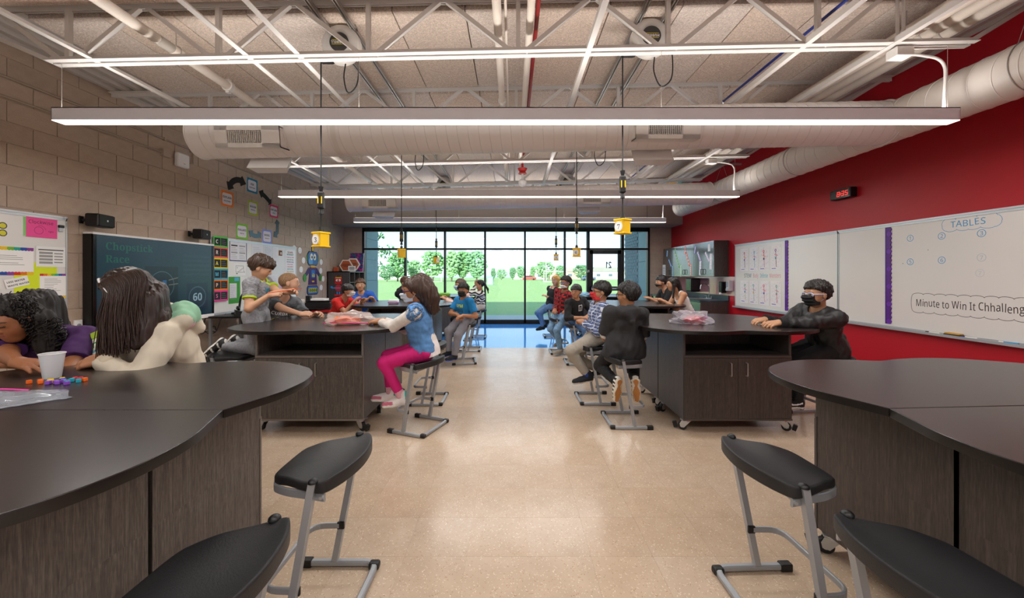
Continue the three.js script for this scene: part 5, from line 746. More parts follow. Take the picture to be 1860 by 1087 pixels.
person({ label: 'boy in a bright blue shirt with a black mask facing the camera on a stool', hip: [-0.74, 0.7, 6.12], neck: [-0.76, 1.01, 6.08], head: [-0.765, 1.145, 6.03], yaw: -42 * D, face: [-14 * D, 0.05, 0], H: 1.36, skin: '#b07a58', near: 0,
  hands: [[-0.75, 0.77, 5.88], [-0.84, 0.78, 5.93]], elbows: [[0.8, -0.6, -0.2], [-0.8, -0.5, -0.5]], handPose: [{ dir: [-0.8, -0.3, 0.3], curl: 0.6 }, { dir: [0.7, -0.5, 0.4], curl: 0.6 }], legs: [[-0.88, 0.16, 5.87], [-0.98, 0.2, 5.97]], knees: [[-0.3, 0.7, 0.9], [-0.7, 0.7, 0.7]],
  top: { col: '#1379b4', sleeve: 0.36, loose: 0.015, print: [0.6, 0.2, 0.16, canvasTex(128, 104, (g) => { g.font = 'bold 44px sans-serif'; g.textAlign = 'center'; g.fillStyle = '#c7d92f'; g.fillText('GYM', 64, 44); g.fillStyle = '#2b4a4a'; g.fillText('BBQ', 64, 92); })] }, pants: { col: '#84828a', loose: 0.013 }, shoes: { col: '#15161a', sole: '#2a52c4' }, hair: { col: '#15100d', t: 0.085, fringe: 0.22, side: -0.02, nape: -0.25, nz: 0.07, nf: 12, rough: true }, mask: { col: '#111112' } });
person({ label: 'girl in a zebra striped top with a dark ponytail by the windows', hip: [-0.7, 0.69, 8.6], neck: [-0.7, 1.03, 8.55], head: [-0.715, 1.175, 8.5], yaw: -75 * D, face: [-75 * D, 0.05, 0], H: 1.38, skin: '#b98767', near: 1,
  hands: [[-0.79, 1.16, 8.44], [-0.95, 0.93, 8.6]], elbows: [[-0.6, -1, 0.6], null], handPose: [{ dir: [-0.2, 1, 0], curl: 0.5, nrm: [-1, 0, 0.5] }, {}], legs: [[-0.95, 0.25, 8.5], [-0.95, 0.25, 8.7]], top: { col: '#e9e6e0', sleeve: 0.97, loose: 0.016, ccell: 0.008, pat: (a, b, c, k) => (Math.sin(b * 95 + 6 * pn(a * 9, b * 9, c * 9)) > 0.05 ? rgb('#1a1a1b') : k.base) }, pants: { col: '#b9b3ae' }, shoes: { col: '#dddddd' }, hair: { col: '#140f0d', t: 0.045, fringe: 0.28, side: -0.05, nape: -0.25, locks: [{ h: [[0, 0.15, -0.5], [0.02, -0.5, -0.85]], r: [0.13, 0.09] }, { h: [[0.02, -0.5, -0.85], [0, -0.95, -0.9]], r: [0.09, 0.04] }] } });
person({ label: 'blond child in a black jacket and ripped jeans at the window table on the right', hip: [0.88, 0.7, 8.75], neck: [0.95, 1.1, 8.73], head: [0.985, 1.27, 8.7], yaw: -60 * D, face: [-45 * D, 0.05, 0], H: 1.44, skin: '#cf9f84', near: 1,
  hands: [[0.8, 0.9, 8.6], [1.0, 0.9, 8.6]], legs: [[0.68, 0.24, 8.6], [0.74, 0.26, 8.78]], top: { part: 'jacket', col: '#1a1b1e', sleeve: 0.97, loose: 0.02, pat: (a, b, c, k) => (b > k.TL * 0.95 && Math.abs(a) < 0.075 ? rgb('#cfc4b4') : k.base) }, pants: { col: '#56789f', pat: (x, y, z, b, leg) => (leg.some((l) => Math.hypot(x - l.k.x, y - l.k.y, z - l.k.z) < 0.065 && pn(x * 40, y * 40, z * 40) > -0.1) ? rgb('#c9a08a') : denim(x, y, z, b)) }, shoes: { col: '#121212', sole: '#161616' }, hair: { col: '#c79a52', t: 0.06, fringe: 0.25, side: -0.3, nape: -0.5, tip: '#20150f', tipF: (a) => sstep(-0.05, -0.12, a), locks: [{ h: [[0.33, 0.1, -0.05], [0.36, -0.6, 0]], r: [0.14, 0.1] }, { h: [[0, 0.1, -0.4], [0, -0.6, -0.35]], r: [0.2, 0.14] }] } });
person({ label: 'boy in a red and black checked shirt with blue glasses and lowered mask', hip: [0.88, 0.7, 6.9], neck: [0.94, 1.1, 6.85], head: [0.945, 1.25, 6.8], yaw: -48 * D, face: [-58 * D, 0.02, 0], H: 1.44, skin: '#9a6848', near: 1,
  hands: [[0.98, 0.78, 6.65], [0.75, 0.78, 6.75]], legs: [[0.83, 0.1, 6.68], [0.86, 0.2, 6.95]], top: { col: '#a31219', sleeve: 0.97, loose: 0.016, pat: plaid('#a8121a', '#151113', '#4a0d12', 0.075), hem: -0.2 }, pants: { col: '#6f93b3', pat: denim }, shoes: { col: '#8d857b', sole: '#c9c2b8' }, hair: { col: '#16100d', t: 0.075, fringe: 0.27, side: -0.02, nape: -0.22, nz: 0.06, nf: 16, rough: true }, mask: { col: '#dfe3e6', low: -0.17 }, glasses: '#2b62b8' });
person({ label: 'boy in a black sweater and jeans looking back towards the camera', hip: [1.02, 0.69, 6.1], neck: [1.0, 1.0, 6.06], head: [1.0, 1.13, 6.02], yaw: 32 * D, face: [-30 * D, 0.03, 0], H: 1.36, skin: '#b5825f', near: 1,
  hands: [[1.16, 0.76, 5.9], [1.05, 0.74, 5.84]], elbows: [[0.8, -0.6, -0.2], [-0.9, -0.5, 0]], legs: [[1.24, 0.22, 5.92], [1.12, 0.24, 5.8]], top: { part: 'sweater', col: '#17171a', sleeve: 0.74, loose: 0.016, print: [0.62, 0.1, 0.12, canvasTex(64, 80, (g) => { g.strokeStyle = '#c9c9cc'; g.lineWidth = 8; g.strokeRect(12, 10, 40, 56); g.fillStyle = '#c9c9cc'; g.fillRect(28, 30, 10, 44); })] }, pants: { col: '#486a98', pat: denim }, shoes: { col: '#222222' }, hair: { col: '#120d0b', t: 0.065, fringe: 0.17, side: -0.04, nape: -0.25 } });
person({ label: 'boy in a blue checked shirt and khaki trousers with a red mask', hip: [0.94, 0.7, 4.31], neck: [0.985, 1.06, 4.31], head: [0.99, 1.2, 4.29], yaw: -86 * D, face: [-94 * D, 0.0, 0], H: 1.44, skin: '#ad7b5a', near: 0, ccell: 0.006,
  hands: [[0.78, 0.86, 4.28], [0.8, 0.86, 4.38]], elbows: [[0.4, -1, 0.7], [0.3, -1, -0.6]], handPose: [{ dir: [-0.3, 0.2, -1], curl: 0.9 }, { dir: [-0.3, 0.2, 1], curl: 0.9 }], legs: [[0.82, 0.29, 4.2], [1.0, 0.32, 4.34]], knees: [[-1, 0.5, 0.25], [-1, 0.3, 0]],
  top: { col: '#3d4f78', sleeve: 0.95, loose: 0.015, hem: -0.16, wr: 0.009, pat: plaid('#34446e', '#6d80a8', '#d5dbe6', 0.034) }, pants: { col: '#a49c90', loose: 0.009, len: 0.88 }, shoes: { col: '#1a1b20', sole: '#cfc9bf', sock: '#24418e' }, hair: { col: '#120e0c', t: 0.07, fringe: 0.2, side: -0.03, nape: -0.28 }, mask: { col: '#c2282c', loop: '#d8d4d0' }, glasses: '#23262c', rim: 0.012 });
person({ label: 'boy in a black hoodie seen from behind at the second right table', hip: [1.06, 0.7, 3.66], neck: [1.08, 1.05, 3.65], head: [1.09, 1.195, 3.64], yaw: -168 * D, syaw: -165 * D, face: [-128 * D, 0.0, 0], H: 1.44, skin: '#a87755', near: 0,
  hands: [[1.0, 0.92, 3.86], [1.16, 0.92, 3.88]], elbows: [[-0.45, -1, 0.3], [0.45, -1, 0.3]], legs: [[0.96, 0.4, 3.56], [1.14, 0.4, 3.56]], knees: [[-0.2, 0.4, -1], [0.2, 0.4, -1]],
  top: { part: 'hoodie', col: '#29292b', sleeve: 0.42, loose: 0.026, wr: 0.016, wf: 9, hood: true, hem: -0.26, skirt: 0.15, pat: (a, b, c, k) => (b > k.TL * 1.0 && Math.abs(a) < 0.062 && c > -0.075 ? rgb('#b5b3b0') : mul(k.base, 1 + 0.15 * pn(a * 60, b * 60, c * 60))) }, pants: { col: '#151517' }, shoes: { col: '#1b1b1c', sole: '#cfc6b6', bottom: '#a9713a', sock: '#141414', toe: [[-0.1, -1, -0.15], [0.1, -1, -0.15]], pat: (d, s) => (d > 0.012 && d < 0.034 && Math.sin(s * 260) > 0.2 ? rgb('#e6e2da') : null) }, hair: { col: '#110e0d', t: 0.085, fringe: 0.24, side: -0.02, nape: -0.24, nz: 0.05, nf: 11 }, glasses: '#26282c', rim: 0.014,
  extra: ({ t, arm, H }) => [0, 1].forEach((k) => { const a = arm[k]; obj('white_sleeve', surfaceNets(...boxOf([cap(a.s, a.e, 0.05, 0.05)], 0.03), 0.009, cap(a.s.clone().lerp(a.e, 0.6), a.s.clone().lerp(a.e, 0.99), 0.038 * H, 0.036 * H, true), () => rgb('#d6d2cc')), clothMat, t); }) });
person({ label: 'boy in a black shirt, mask under his chin, at the third right table', hip: [3.02, 0.7, 7.15], neck: [2.84, 1.11, 7.13], head: [2.75, 1.265, 7.11], yaw: -84 * D, face: [-86 * D, 0.02, 0], H: 1.44, skin: '#c39070', near: 1,
  hands: [[2.55, 0.95, 7.0], [2.55, 0.95, 7.2]], legs: [[2.75, 0.25, 7.05], [2.75, 0.25, 7.25]], top: { col: '#161618', sleeve: 0.4, loose: 0.015 }, pants: { col: '#25282e' }, shoes: { col: '#222222' }, hair: { col: '#120d0b', t: 0.07, fringe: 0.16, side: -0.1, nape: -0.3 }, mask: { col: '#131315', low: -0.2 } });
person({ label: 'girl in a white tank top with long dark hair leaning on the third right table', hip: [3.0, 0.7, 6.45], neck: [2.79, 1.09, 6.47], head: [2.69, 1.235, 6.45], yaw: -86 * D, face: [-96 * D, 0.05, 0], H: 1.44, skin: '#c08c68', near: 1,
  hands: [[2.52, 0.95, 6.36], [2.5, 0.95, 6.52]], elbows: [[0.5, -1, 0.4], [0.5, -1, -0.4]], legs: [[2.75, 0.25, 6.35], [2.75, 0.25, 6.55]], top: { part: 'tank_top', col: '#e6e3e0', sleeve: 0, loose: 0.007, tank: true, hem: 0.06, neckR: 0.06, neckY: 0.94, neckF: 0.03 }, pants: { col: '#17171a' }, shoes: { col: '#dddddd' }, hair: { col: '#150f0c', t: 0.045, fringe: 0.3, side: -0.2, nape: -0.4, locks: [{ h: [[0.05, 0.1, -0.35], [0.1, -0.6, -0.55]], r: [0.22, 0.16] }, { h: [[0.1, -0.6, -0.55], [0.15, -1.3, -0.6]], r: [0.16, 0.09] }, { h: [[0.33, -0.1, 0.0], [0.34, -1.0, 0.12]], r: [0.1, 0.08] }] } });
person({ label: 'boy in a black bomber jacket, pale glasses and black mask beside the red wall', hip: [3.0, 0.7, 3.68], neck: [2.88, 1.05, 3.62], head: [2.83, 1.205, 3.58], yaw: -88 * D, face: [-88 * D, 0.04, 0], H: 1.52, wide: 1.12, skin: '#b98a68', near: 0,
  hands: [[2.4, 0.955, 3.47], [2.44, 0.955, 3.72]], elbows: [[0.6, -1, 0.45], [0.6, -1, -0.45]], handPose: [{ dir: [-1, -0.1, 0.15], curl: 0.5, nrm: [0, 1, 0.4] }, { dir: [-1, -0.1, 0.1], curl: 0.5 }], legs: [[2.62, 0.23, 3.55], [2.64, 0.24, 3.75]],
  top: { part: 'jacket', col: '#19191a', sleeve: 0.97, loose: 0.026, wr: 0.013, wf: 12, hem: -0.25, skirt: 0.13, gloss: true, cuffs: '#131314', pat: (a, b, c, k) => (c > 0.04 && Math.abs(a) < 0.035 && b > -0.05 ? rgb('#3a3a3c') : k.base) }, pants: { col: '#121214', loose: 0.016 }, shoes: { col: '#161617', sole: '#e9e9ea', pat: (d, s) => (Math.abs(d - 0.015 - 0.006 * Math.sin(s * 50)) < 0.004 && s > -0.02 && s < 0.07 ? rgb('#f0f0f0') : null) }, hair: { col: '#17110e', t: 0.075, fringe: 0.27, side: -0.0, nape: -0.2, nz: 0.06, nf: 13 }, mask: { col: '#141415', loop: '#9aa8b8', puff: 0.05 }, glasses: '#c4c9e2', rim: 0.022 });

// ---------- left wall ----------
const FS = 'sans-serif';
const aluM = M('#c3c6ca', 0.35, { metalness: 0.5 }), boardWhite = M('#e9e6e2', 0.22);
// sheets on the left wall face +x: u runs with d (far end on the right of the picture); on the right wall they face -x
function sheetGeo(side, X, d0, d1, y0, y1, th = 0.002) {             // front face with uv 0..1, plus a thin body
  const s = side === 'L' ? 1 : -1, xf = X + s * th, pos = side === 'L' ? [xf, y0, -d0, xf, y0, -d1, xf, y1, -d1, xf, y1, -d0] : [xf, y0, -d1, xf, y0, -d0, xf, y1, -d0, xf, y1, -d1];
  const g = new THREE.BufferGeometry(); g.setAttribute('position', new THREE.Float32BufferAttribute(pos, 3)); g.setAttribute('uv', new THREE.Float32BufferAttribute([0, 0, 1, 0, 1, 1, 0, 1], 2)); g.setIndex([0, 1, 2, 0, 2, 3]); g.computeVertexNormals(); return g;
}
function poster(side, X, d0, d1, y0, y1, label, cat, draw, opt = {}) {
  const s = side === 'L' ? 1 : -1, th = opt.th ?? 0.002, t = thing(opt.name ?? 'paper_sheet', label, cat, [0, 0, 0], 0, opt.group);
  obj(opt.back ?? 'sheet', box6(X, X + s * (th - 0.0004), y0, y1, -d1, -d0), opt.backMat ?? paper, t);
  const w = opt.px ?? 160, h = Math.round(w * (y1 - y0) / (d1 - d0));
  obj('print', sheetGeo(side, X, d0, d1, y0, y1, th), M('#ffffff', 0.8, { map: canvasTex(w, h, draw) }), t);
  if (opt.tilt) { const c = v3(X, (y0 + y1) / 2, -(d0 + d1) / 2); t.position.copy(c); t.rotation.x = opt.tilt; for (const m of t.children) m.geometry.translate(-c.x, -c.y, -c.z); }
  return t;
}
const lines = (g, x, y, w, n, gap, c = '#555', hgt = 2) => { g.fillStyle = c; for (let k = 0; k < n; k++) g.fillRect(x, y + k * gap, w * (0.75 + 0.25 * Math.sin(k * 7.3)), hgt); };
function whiteboard(side, X, d0, d1, label, draw, pw = 1024) {
  const s = side === 'L' ? 1 : -1, t = thing('whiteboard', label, 'whiteboard', [0, 0, 0], 0, 'wall whiteboards'), y0 = 0.775, y1 = 1.985, x1 = X + s * 0.018;
  obj('panel', box6(X, X + s * 0.015, y0, y1, -d1, -d0), boardWhite, t);
  obj('writing_surface', sheetGeo(side, X + s * 0.015, d0 + 0.012, d1 - 0.012, y0 + 0.01, y1 - 0.02, 0.0006), M('#ffffff', 0.2, { map: canvasTex(pw, Math.round(pw * (y1 - y0) / (d1 - d0)), draw) }), t);
  obj('frame', [box6(X, X + s * 0.022, y1 - 0.02, y1 + 0.012, -d1, -d0), box6(X, X + s * 0.03, y1 + 0.004, y1 + 0.022, -d1, -d0), box6(X, X + s * 0.022, y0, y1, -d0 - 0.012, -d0), box6(X, X + s * 0.022, y0, y1, -d1, -d1 + 0.012)], aluM, t);
  obj('tray', [box6(X, X + s * 0.075, y0 - 0.03, y0 - 0.016, -d1, -d0), box6(X + s * 0.068, X + s * 0.078, y0 - 0.032, y0 - 0.004, -d1, -d0), box6(X, X + s * 0.02, y0 - 0.03, y0 + 0.004, -d1, -d0)], aluM, t);
  return t;
}
const bgBoard = (g, w, h) => { g.fillStyle = '#e4e1dd'; g.fillRect(0, 0, w, h); };
const hand = (g, text, x, y, size, c, rot = 0, weight = '') => { g.save(); g.translate(x, y); g.rotate(rot); g.fillStyle = c; g.font = weight + ' ' + size + 'px ' + FS; g.textAlign = 'left'; g.textBaseline = 'alphabetic'; let q = 0; for (const ch of text) { g.save(); g.translate(q, Math.sin(q * 0.7) * size * 0.04); g.rotate(Math.sin(q * 1.7) * 0.06); g.fillText(ch, 0, 0); g.restore(); q += g.measureText(ch).width * 1.02; } g.restore(); };
whiteboard('L', XL, 1.72, 4.14, 'whiteboard at the left edge with pink note and rainbow edged sheets', (g, w, h) => { bgBoard(g, w, h); const X = (d) => (d - 1.73) / 2.41 * w, Y = (y) => h - (y - 0.785) / 1.19 * h; hand(g, 'CT', X(3.93), Y(1.06), 46, '#c4529c'); hand(g, 'on', X(3.86), Y(0.92), 40, '#2f87b8'); hand(g, '6', X(3.96), Y(0.92), 60, '#2f87b8'); hand(g, 'th', X(4.03), Y(0.97), 38, '#2f87b8'); for (const y of [1.86, 1.79]) { g.fillStyle = '#d6cf2a'; g.strokeStyle = '#2b2b22'; g.lineWidth = 3; g.beginPath(); g.arc(X(3.63), Y(y), 12, 0, 7); g.fill(); g.stroke(); } });
{
  const X = XL + 0.016;
  poster('L', X, 3.77, 3.95, 1.77, 1.96, 'green note partly hidden behind the pink Clockwise note', 'note', (g, w, h) => { g.fillStyle = '#8fd07c'; g.fillRect(0, 0, w, h); });
  poster('L', X + 0.003, 3.79, 4.05, 1.765, 1.975, 'bright pink note reading Clockwise on the left whiteboard', 'note', (g, w, h) => { g.fillStyle = '#f2559c'; g.fillRect(0, 0, w, h); hand(g, 'Clockwise', 20, 84, 54, '#5a1f3d'); g.strokeStyle = '#7c2a55'; g.lineWidth = 3; g.beginPath(); g.arc(118, 160, 42, 0, 7); g.stroke(); g.beginPath(); g.arc(122, 165, 66, -1.7, -0.2); g.stroke(); hand(g, 'right', 208, 172, 26, '#5a1f3d'); }, { px: 300 });
  const rainbow = (g, w, h) => { g.fillStyle = '#f4f2f0'; g.fillRect(0, 0, w, h); const cs = ['#d0302a', '#e2762a', '#edc321', '#7cb832', '#2aa58f', '#2c4fa3', '#8b3f96']; for (let k = 0; k < 14; k++) { for (const [y, o] of [[0, 0], [h - 22, 6]]) { g.fillStyle = cs[Math.floor(((k + o) % 14) / 2) % 7]; g.beginPath(); g.arc(w / 14 * (k + 0.5), y + 11, w / 21, 0, 7); g.fill(); g.fillRect(w / 14 * k, y ? y + 10 : 0, w / 14, 12); } } };
  poster('L', X + 0.003, 3.5, 3.85, 1.385, 1.655, 'rainbow edged typed sheet at the very left of the whiteboard', 'sheet', (g, w, h) => { rainbow(g, w, h); lines(g, 46, 56, 140, 3, 12); lines(g, 46, 104, 150, 2, 12); }, { px: 240 });
  poster('L', X, 3.7, 4.05, 1.21, 1.51, 'yellow folder sheet on the left whiteboard', 'sheet', (g, w, h) => { g.fillStyle = '#dcec26'; g.fillRect(0, 0, w, h); });
  poster('L', X + 0.003, 3.87, 4.125, 1.47, 1.68, 'grey printed chart sheet beside the pink note', 'sheet', (g, w, h) => { g.fillStyle = '#efefed'; g.fillRect(0, 0, w, h); g.fillStyle = '#3c3c3c'; g.fillRect(14, 24, w - 28, 8); g.fillStyle = '#9b9b9b'; for (let k = 0; k < 4; k++) g.fillRect(20, 44 + k * 26, w * 0.45, 18); for (let k = 0; k < 4; k++) g.fillRect(w * 0.6, 50 + k * 24, w * 0.3, 10); }, { px: 200 });
  poster('L', X + 0.003, 3.9, 4.13, 1.145, 1.4, 'rainbow edged typed sheet at the right edge of the left whiteboard', 'sheet', (g, w, h) => { rainbow(g, w, h); lines(g, 34, 48, 130, 8, 15, '#3f3f45'); }, { px: 200 });
  poster('L', X + 0.005, 3.63, 3.81, 1.27, 1.36, 'small white tag with black words over the yellow folder', 'tag', (g, w, h) => { g.fillStyle = '#f1efec'; g.fillRect(0, 0, w, h); g.fillStyle = '#222'; g.font = 'bold 22px ' + FS; g.fillText('LESS WATER', 12, 34); g.fillText('WASTE WATER', 12, 66); }, { tilt: 0.25 });
  const c = thing('magnet_clip', 'black magnet clip at the top corner of the left whiteboard', 'clip', [X + 0.012, 1.9, -4.08]); obj('grip', rb(0.02, 0.03, 0.05, 0.006), black, c); obj('jaw', rb(0.012, 0.05, 0.04, 0.005, -0.004, -0.03, 0), alu, c);
}
{ // interactive display
  const t = thing('display_screen', 'large wall display showing a dark Chopstick Race slide', 'screen', [-4.68, 0, 0]), d0 = 4.3, d1 = 6.045, y0 = 0.735, y1 = 1.87;
  obj('casing', [box6(-0.11, 0, y0 + 0.05, y1 - 0.02, -d1, -d0)], black, t);
  obj('top_bezel', box6(-0.11, 0.008, y1 - 0.024, y1, -d1, -d0), white, t); obj('bottom_bezel', box6(-0.11, 0.008, y0, y0 + 0.055, -d1, -d0), white, t);
  obj('side_bezel', [box6(-0.01, 0.008, y0 + 0.055, y1 - 0.024, -d0 - 0.035, -d0), box6(-0.01, 0.008, y0 + 0.055, y1 - 0.024, -d1, -d1 + 0.035)], blackGloss, t);
  const slide = canvasTex(1024, 640, (g, w, h) => { g.fillStyle = '#1c3540'; g.fillRect(0, 0, w, h); g.fillStyle = '#1f5a4a'; g.font = 'bold 72px serif'; g.fillText('Chopstick', 60, 100); g.fillText('Race', 60, 190); g.fillStyle = '#15262e'; g.fillRect(350, 210, 300, 290); g.strokeStyle = '#46606a'; g.lineWidth = 6; g.beginPath(); g.arc(500, 360, 110, 0, 7); g.stroke(); g.fillStyle = '#2c5f8c'; g.fillRect(505, 320, 36, 60); g.fillStyle = '#7c3136'; g.fillRect(470, 372, 40, 26); g.strokeStyle = '#6a665a'; g.lineWidth = 8; g.beginPath(); g.moveTo(560, 320); g.lineTo(650, 300); g.moveTo(560, 360); g.lineTo(650, 350); g.stroke(); g.fillStyle = '#2c4750'; g.font = '30px serif'; ['There are at least 2 chopsticks', 'per person and a bowl.', 'You need to use the chopsticks', 'pair to move as many objects', 'you can in 1 minute.'].forEach((s, k) => g.fillText(s, 700, 120 + k * 40, 300)); g.fillStyle = '#12283a'; g.fillRect(740, 350, 230, 250); g.strokeStyle = '#5c7482'; g.lineWidth = 10; g.setLineDash([4, 5]); g.beginPath(); g.arc(855, 475, 92, 0, 7); g.stroke(); g.setLineDash([]); g.fillStyle = '#8fa6b3'; g.font = 'bold 96px ' + FS; g.textAlign = 'center'; g.fillText('60', 855, 508); });
  obj('screen_glass', sheetGeo('L', 0, d0 + 0.035, d1 - 0.035, y0 + 0.055, y1 - 0.024, 0.002), M('#0c0f11', 0.22, { emissiveMap: slide, emissive: new THREE.Color(1, 1, 1), emissiveIntensity: 0.42 }), t);
  obj('wall_mount', box6(-0.12, -0.11, 0.95, 1.6, -5.6, -4.8), galv, t);
}
for (const [d, w] of [[4.37, 'left'], [5.8, 'right']]) { const t = thing('wall_speaker', 'black wall speaker above the ' + w + ' end of the display', 'speaker', [-4.67, 2.0, -d], 0.25, 'speakers over the display'); obj('cabinet', rb(0.13, 0.145, 0.25, 0.02), black, t); obj('grille', rb(0.006, 0.125, 0.225, 0.003, 0.066, 0, 0), rubber, t); obj('badge', bx(0.003, 0.02, 0.018, 0.0705, 0, 0), alu, t); obj('bracket', [bx(0.09, 0.03, 0.03, -0.09, 0, 0.06), bx(0.01, 0.08, 0.05, -0.125, 0, 0.07)], black, t); }
whiteboard('L', XL, 6.1, 8.55, 'whiteboard behind the boys covered with papers and charts', (g, w, h) => { bgBoard(g, w, h); }, 256);
{
  const X = XL + 0.016;
  poster('L', X + 0.03, 6.13, 6.45, 0.965, 2.02, 'tall strip of six coloured growth charts beside the display', 'chart', (g, w, h) => { ['#4fc04a', '#e2665c', '#e5cf2d', '#23a6cf', '#f07f25', '#ee3f96'].forEach((c, k) => { const y = k * h / 6; g.fillStyle = c; g.fillRect(0, y, w, h / 6); g.fillStyle = '#23252a'; g.fillRect(12, y + 14, w * 0.4, h / 6 - 28); g.fillRect(w * 0.5, y + 14, w * 0.44, h / 6 - 28); g.fillStyle = ['#dff0c8', '#f1d6d0', '#f2e05a', '#58c3e8', '#f3c9a4', '#f07ab0'][k]; g.font = 'bold 44px ' + FS; g.textAlign = 'center'; g.fillText('CRAMPS'[k], w * 0.24, y + h / 12 + 16); lines(g, w * 0.54, y + 30, w * 0.34, 4, 16, '#9a9a96'); }); }, { px: 170, th: 0.003 });
  const sheets = [[6.52, 6.95, 1.63, 1.98, 'dark framed schedule sheet on the papered whiteboard', (g, w, h) => { g.fillStyle = '#e3e3e8'; g.fillRect(0, 0, w, h); g.strokeStyle = '#4a4a72'; g.lineWidth = 6; g.strokeRect(3, 3, w - 6, h - 6); g.fillStyle = '#2a2a2e'; for (const [x, y] of [[0.1, 0.2], [0.55, 0.2], [0.1, 0.55], [0.55, 0.55]]) { g.fillRect(w * x, h * y, w * 0.35, 7); lines(g, w * x, h * y + 16, w * 0.34, 3, 10, '#999'); } }], [7.08, 7.4, 1.62, 1.97, 'left clear sleeve of papers near the top of the whiteboard', (g, w, h) => { g.fillStyle = '#e6e8ec'; g.fillRect(0, 0, w, h); lines(g, 18, 30, w - 40, 10, 16, '#a9afb8'); }], [7.43, 7.7, 1.6, 1.97, 'middle clear sleeve of papers near the top of the whiteboard', (g, w, h) => { g.fillStyle = '#dde1e6'; g.fillRect(0, 0, w, h); lines(g, 14, 26, w - 34, 11, 16, '#9aa2ae'); }], [7.72, 7.88, 1.6, 1.96, 'narrow clear sleeve of papers near the top of the whiteboard', (g, w, h) => { g.fillStyle = '#e9e9ec'; g.fillRect(0, 0, w, h); lines(g, 14, 26, w - 30, 9, 22, '#b3b6bd'); }], [6.62, 6.92, 1.38, 1.6, 'small floor plan card on the papered whiteboard', (g, w, h) => { g.fillStyle = '#f0efec'; g.fillRect(0, 0, w, h); g.strokeStyle = '#8a8a86'; g.lineWidth = 3; g.strokeRect(26, 24, w - 52, h - 54); for (let k = 0; k < 7; k++) { g.beginPath(); g.arc(44 + k * 15, 40 + (k * 37) % 46, 4, 0, 7); g.stroke(); } g.fillStyle = '#3d7d46'; g.fillRect(30, h - 22, 20, 8); }], [6.5, 6.78, 0.9, 1.36, 'green topped leaf print sheet low on the papered whiteboard', (g, w, h) => { g.fillStyle = '#3f9a3c'; g.fillRect(0, 0, w, h); g.fillStyle = '#5cb3d6'; g.fillRect(w * 0.5, 6, w * 0.4, 34); g.fillStyle = '#d9d9de'; g.fillRect(14, 60, w * 0.6, h - 110); lines(g, 20, 80, w * 0.5, 9, 16, '#9c9ca4'); }], [8.12, 8.5, 1.42, 1.93, 'tall rainbow lettered rules poster at the end of the whiteboard', (g, w, h) => { g.fillStyle = '#efeeec'; g.fillRect(0, 0, w, h); const cs = ['#a33a3a', '#2a7f79', '#c04f80', '#3f8a4a', '#5a4a9a', '#c86a8c', '#c05a3a', '#2a8f80', '#c89a3a', '#b04a9a']; cs.forEach((c, k) => { g.fillStyle = c; g.font = 'bold ' + (k < 2 ? 22 : 15) + 'px ' + FS; g.textAlign = 'center'; g.fillText(['Growth', 'MINDSET', 'I can try a new', 'way each day', 'Mistakes help', 'me to learn', 'I stay with it', 'Ask for help', 'Never give up', 'Yes I can'][k], w / 2, 26 + k * 20); }); }], [7.9, 8.02, 1.79, 1.9, 'brown square picture on the papered whiteboard', (g, w, h) => { g.fillStyle = '#7a4722'; g.fillRect(0, 0, w, h); g.fillStyle = '#e9e4da'; g.fillRect(w * 0.45, h * 0.35, w * 0.4, h * 0.4); g.fillStyle = '#333'; g.fillRect(w * 0.58, h * 0.5, w * 0.15, h * 0.15); }], [7.9, 8.1, 1.1, 1.32, 'pink printed sheet behind the cropped haired boy', (g, w, h) => { g.fillStyle = '#d9b4cc'; g.fillRect(0, 0, w, h); lines(g, 12, 20, w - 26, 8, 20, '#b48aa8'); }], [7.55, 7.86, 1.0, 1.4, 'hanging white papers low on the papered whiteboard', (g, w, h) => { g.fillStyle = '#e5e4e6'; g.fillRect(0, 0, w, h); lines(g, 14, 24, w - 30, 11, 16, '#b9b7bd'); }]];
  for (const [a, b, y0, y1, l, f] of sheets) poster('L', X, a, b, y0, y1, l, 'sheet', f, { px: 150 });
  const card = (d0, d1, y0, y1, c, a, b, label) => poster('L', XL + 0.001, d0, d1, y0, y1, label, 'card', (g, w, h) => { g.fillStyle = c; g.fillRect(0, 0, w, h); g.fillStyle = '#e2dde2'; g.beginPath(); g.roundRect(16, 18, w - 32, h - 36, 18); g.fill(); g.fillStyle = '#1c1b1d'; g.textAlign = 'center'; g.font = 'bold 26px ' + FS; g.fillText(a, w / 2, h / 2 - 4, w - 40); g.font = 'bold 15px ' + FS; g.fillText(b, w / 2, h / 2 + 24, w - 40); }, { name: 'design_card', th: 0.004, group: 'design process cards on the block wall', px: 150 });
  card(6.35, 6.63, 2.545, 2.8, '#f07a1e', 'EXPLAIN', 'SOLUTIONS', 'orange edged EXPLAIN card on the block wall'); card(6.97, 7.26, 2.91, 3.17, '#1f7f9e', 'ASK', 'QUESTIONS', 'blue edged ASK card at the top of the arrow ring'); card(7.0, 7.27, 2.5, 2.76, '#b3c232', 'DESIGN', 'PROCESS', 'yellow green DESIGN PROCESS card in the middle of the arrows'); card(7.62, 7.9, 2.55, 2.8, '#df3f6c', 'EXPLORE', 'IDEAS', 'pink edged EXPLORE card on the block wall'); card(6.7, 6.99, 2.03, 2.3, '#7cc63c', 'EVALUATE', 'TEST IT', 'green edged EVALUATE card above the whiteboard'); card(7.4, 7.69, 2.01, 2.28, '#8f9be0', 'MODEL', 'BUILD IT', 'lilac edged MODEL card above the whiteboard');
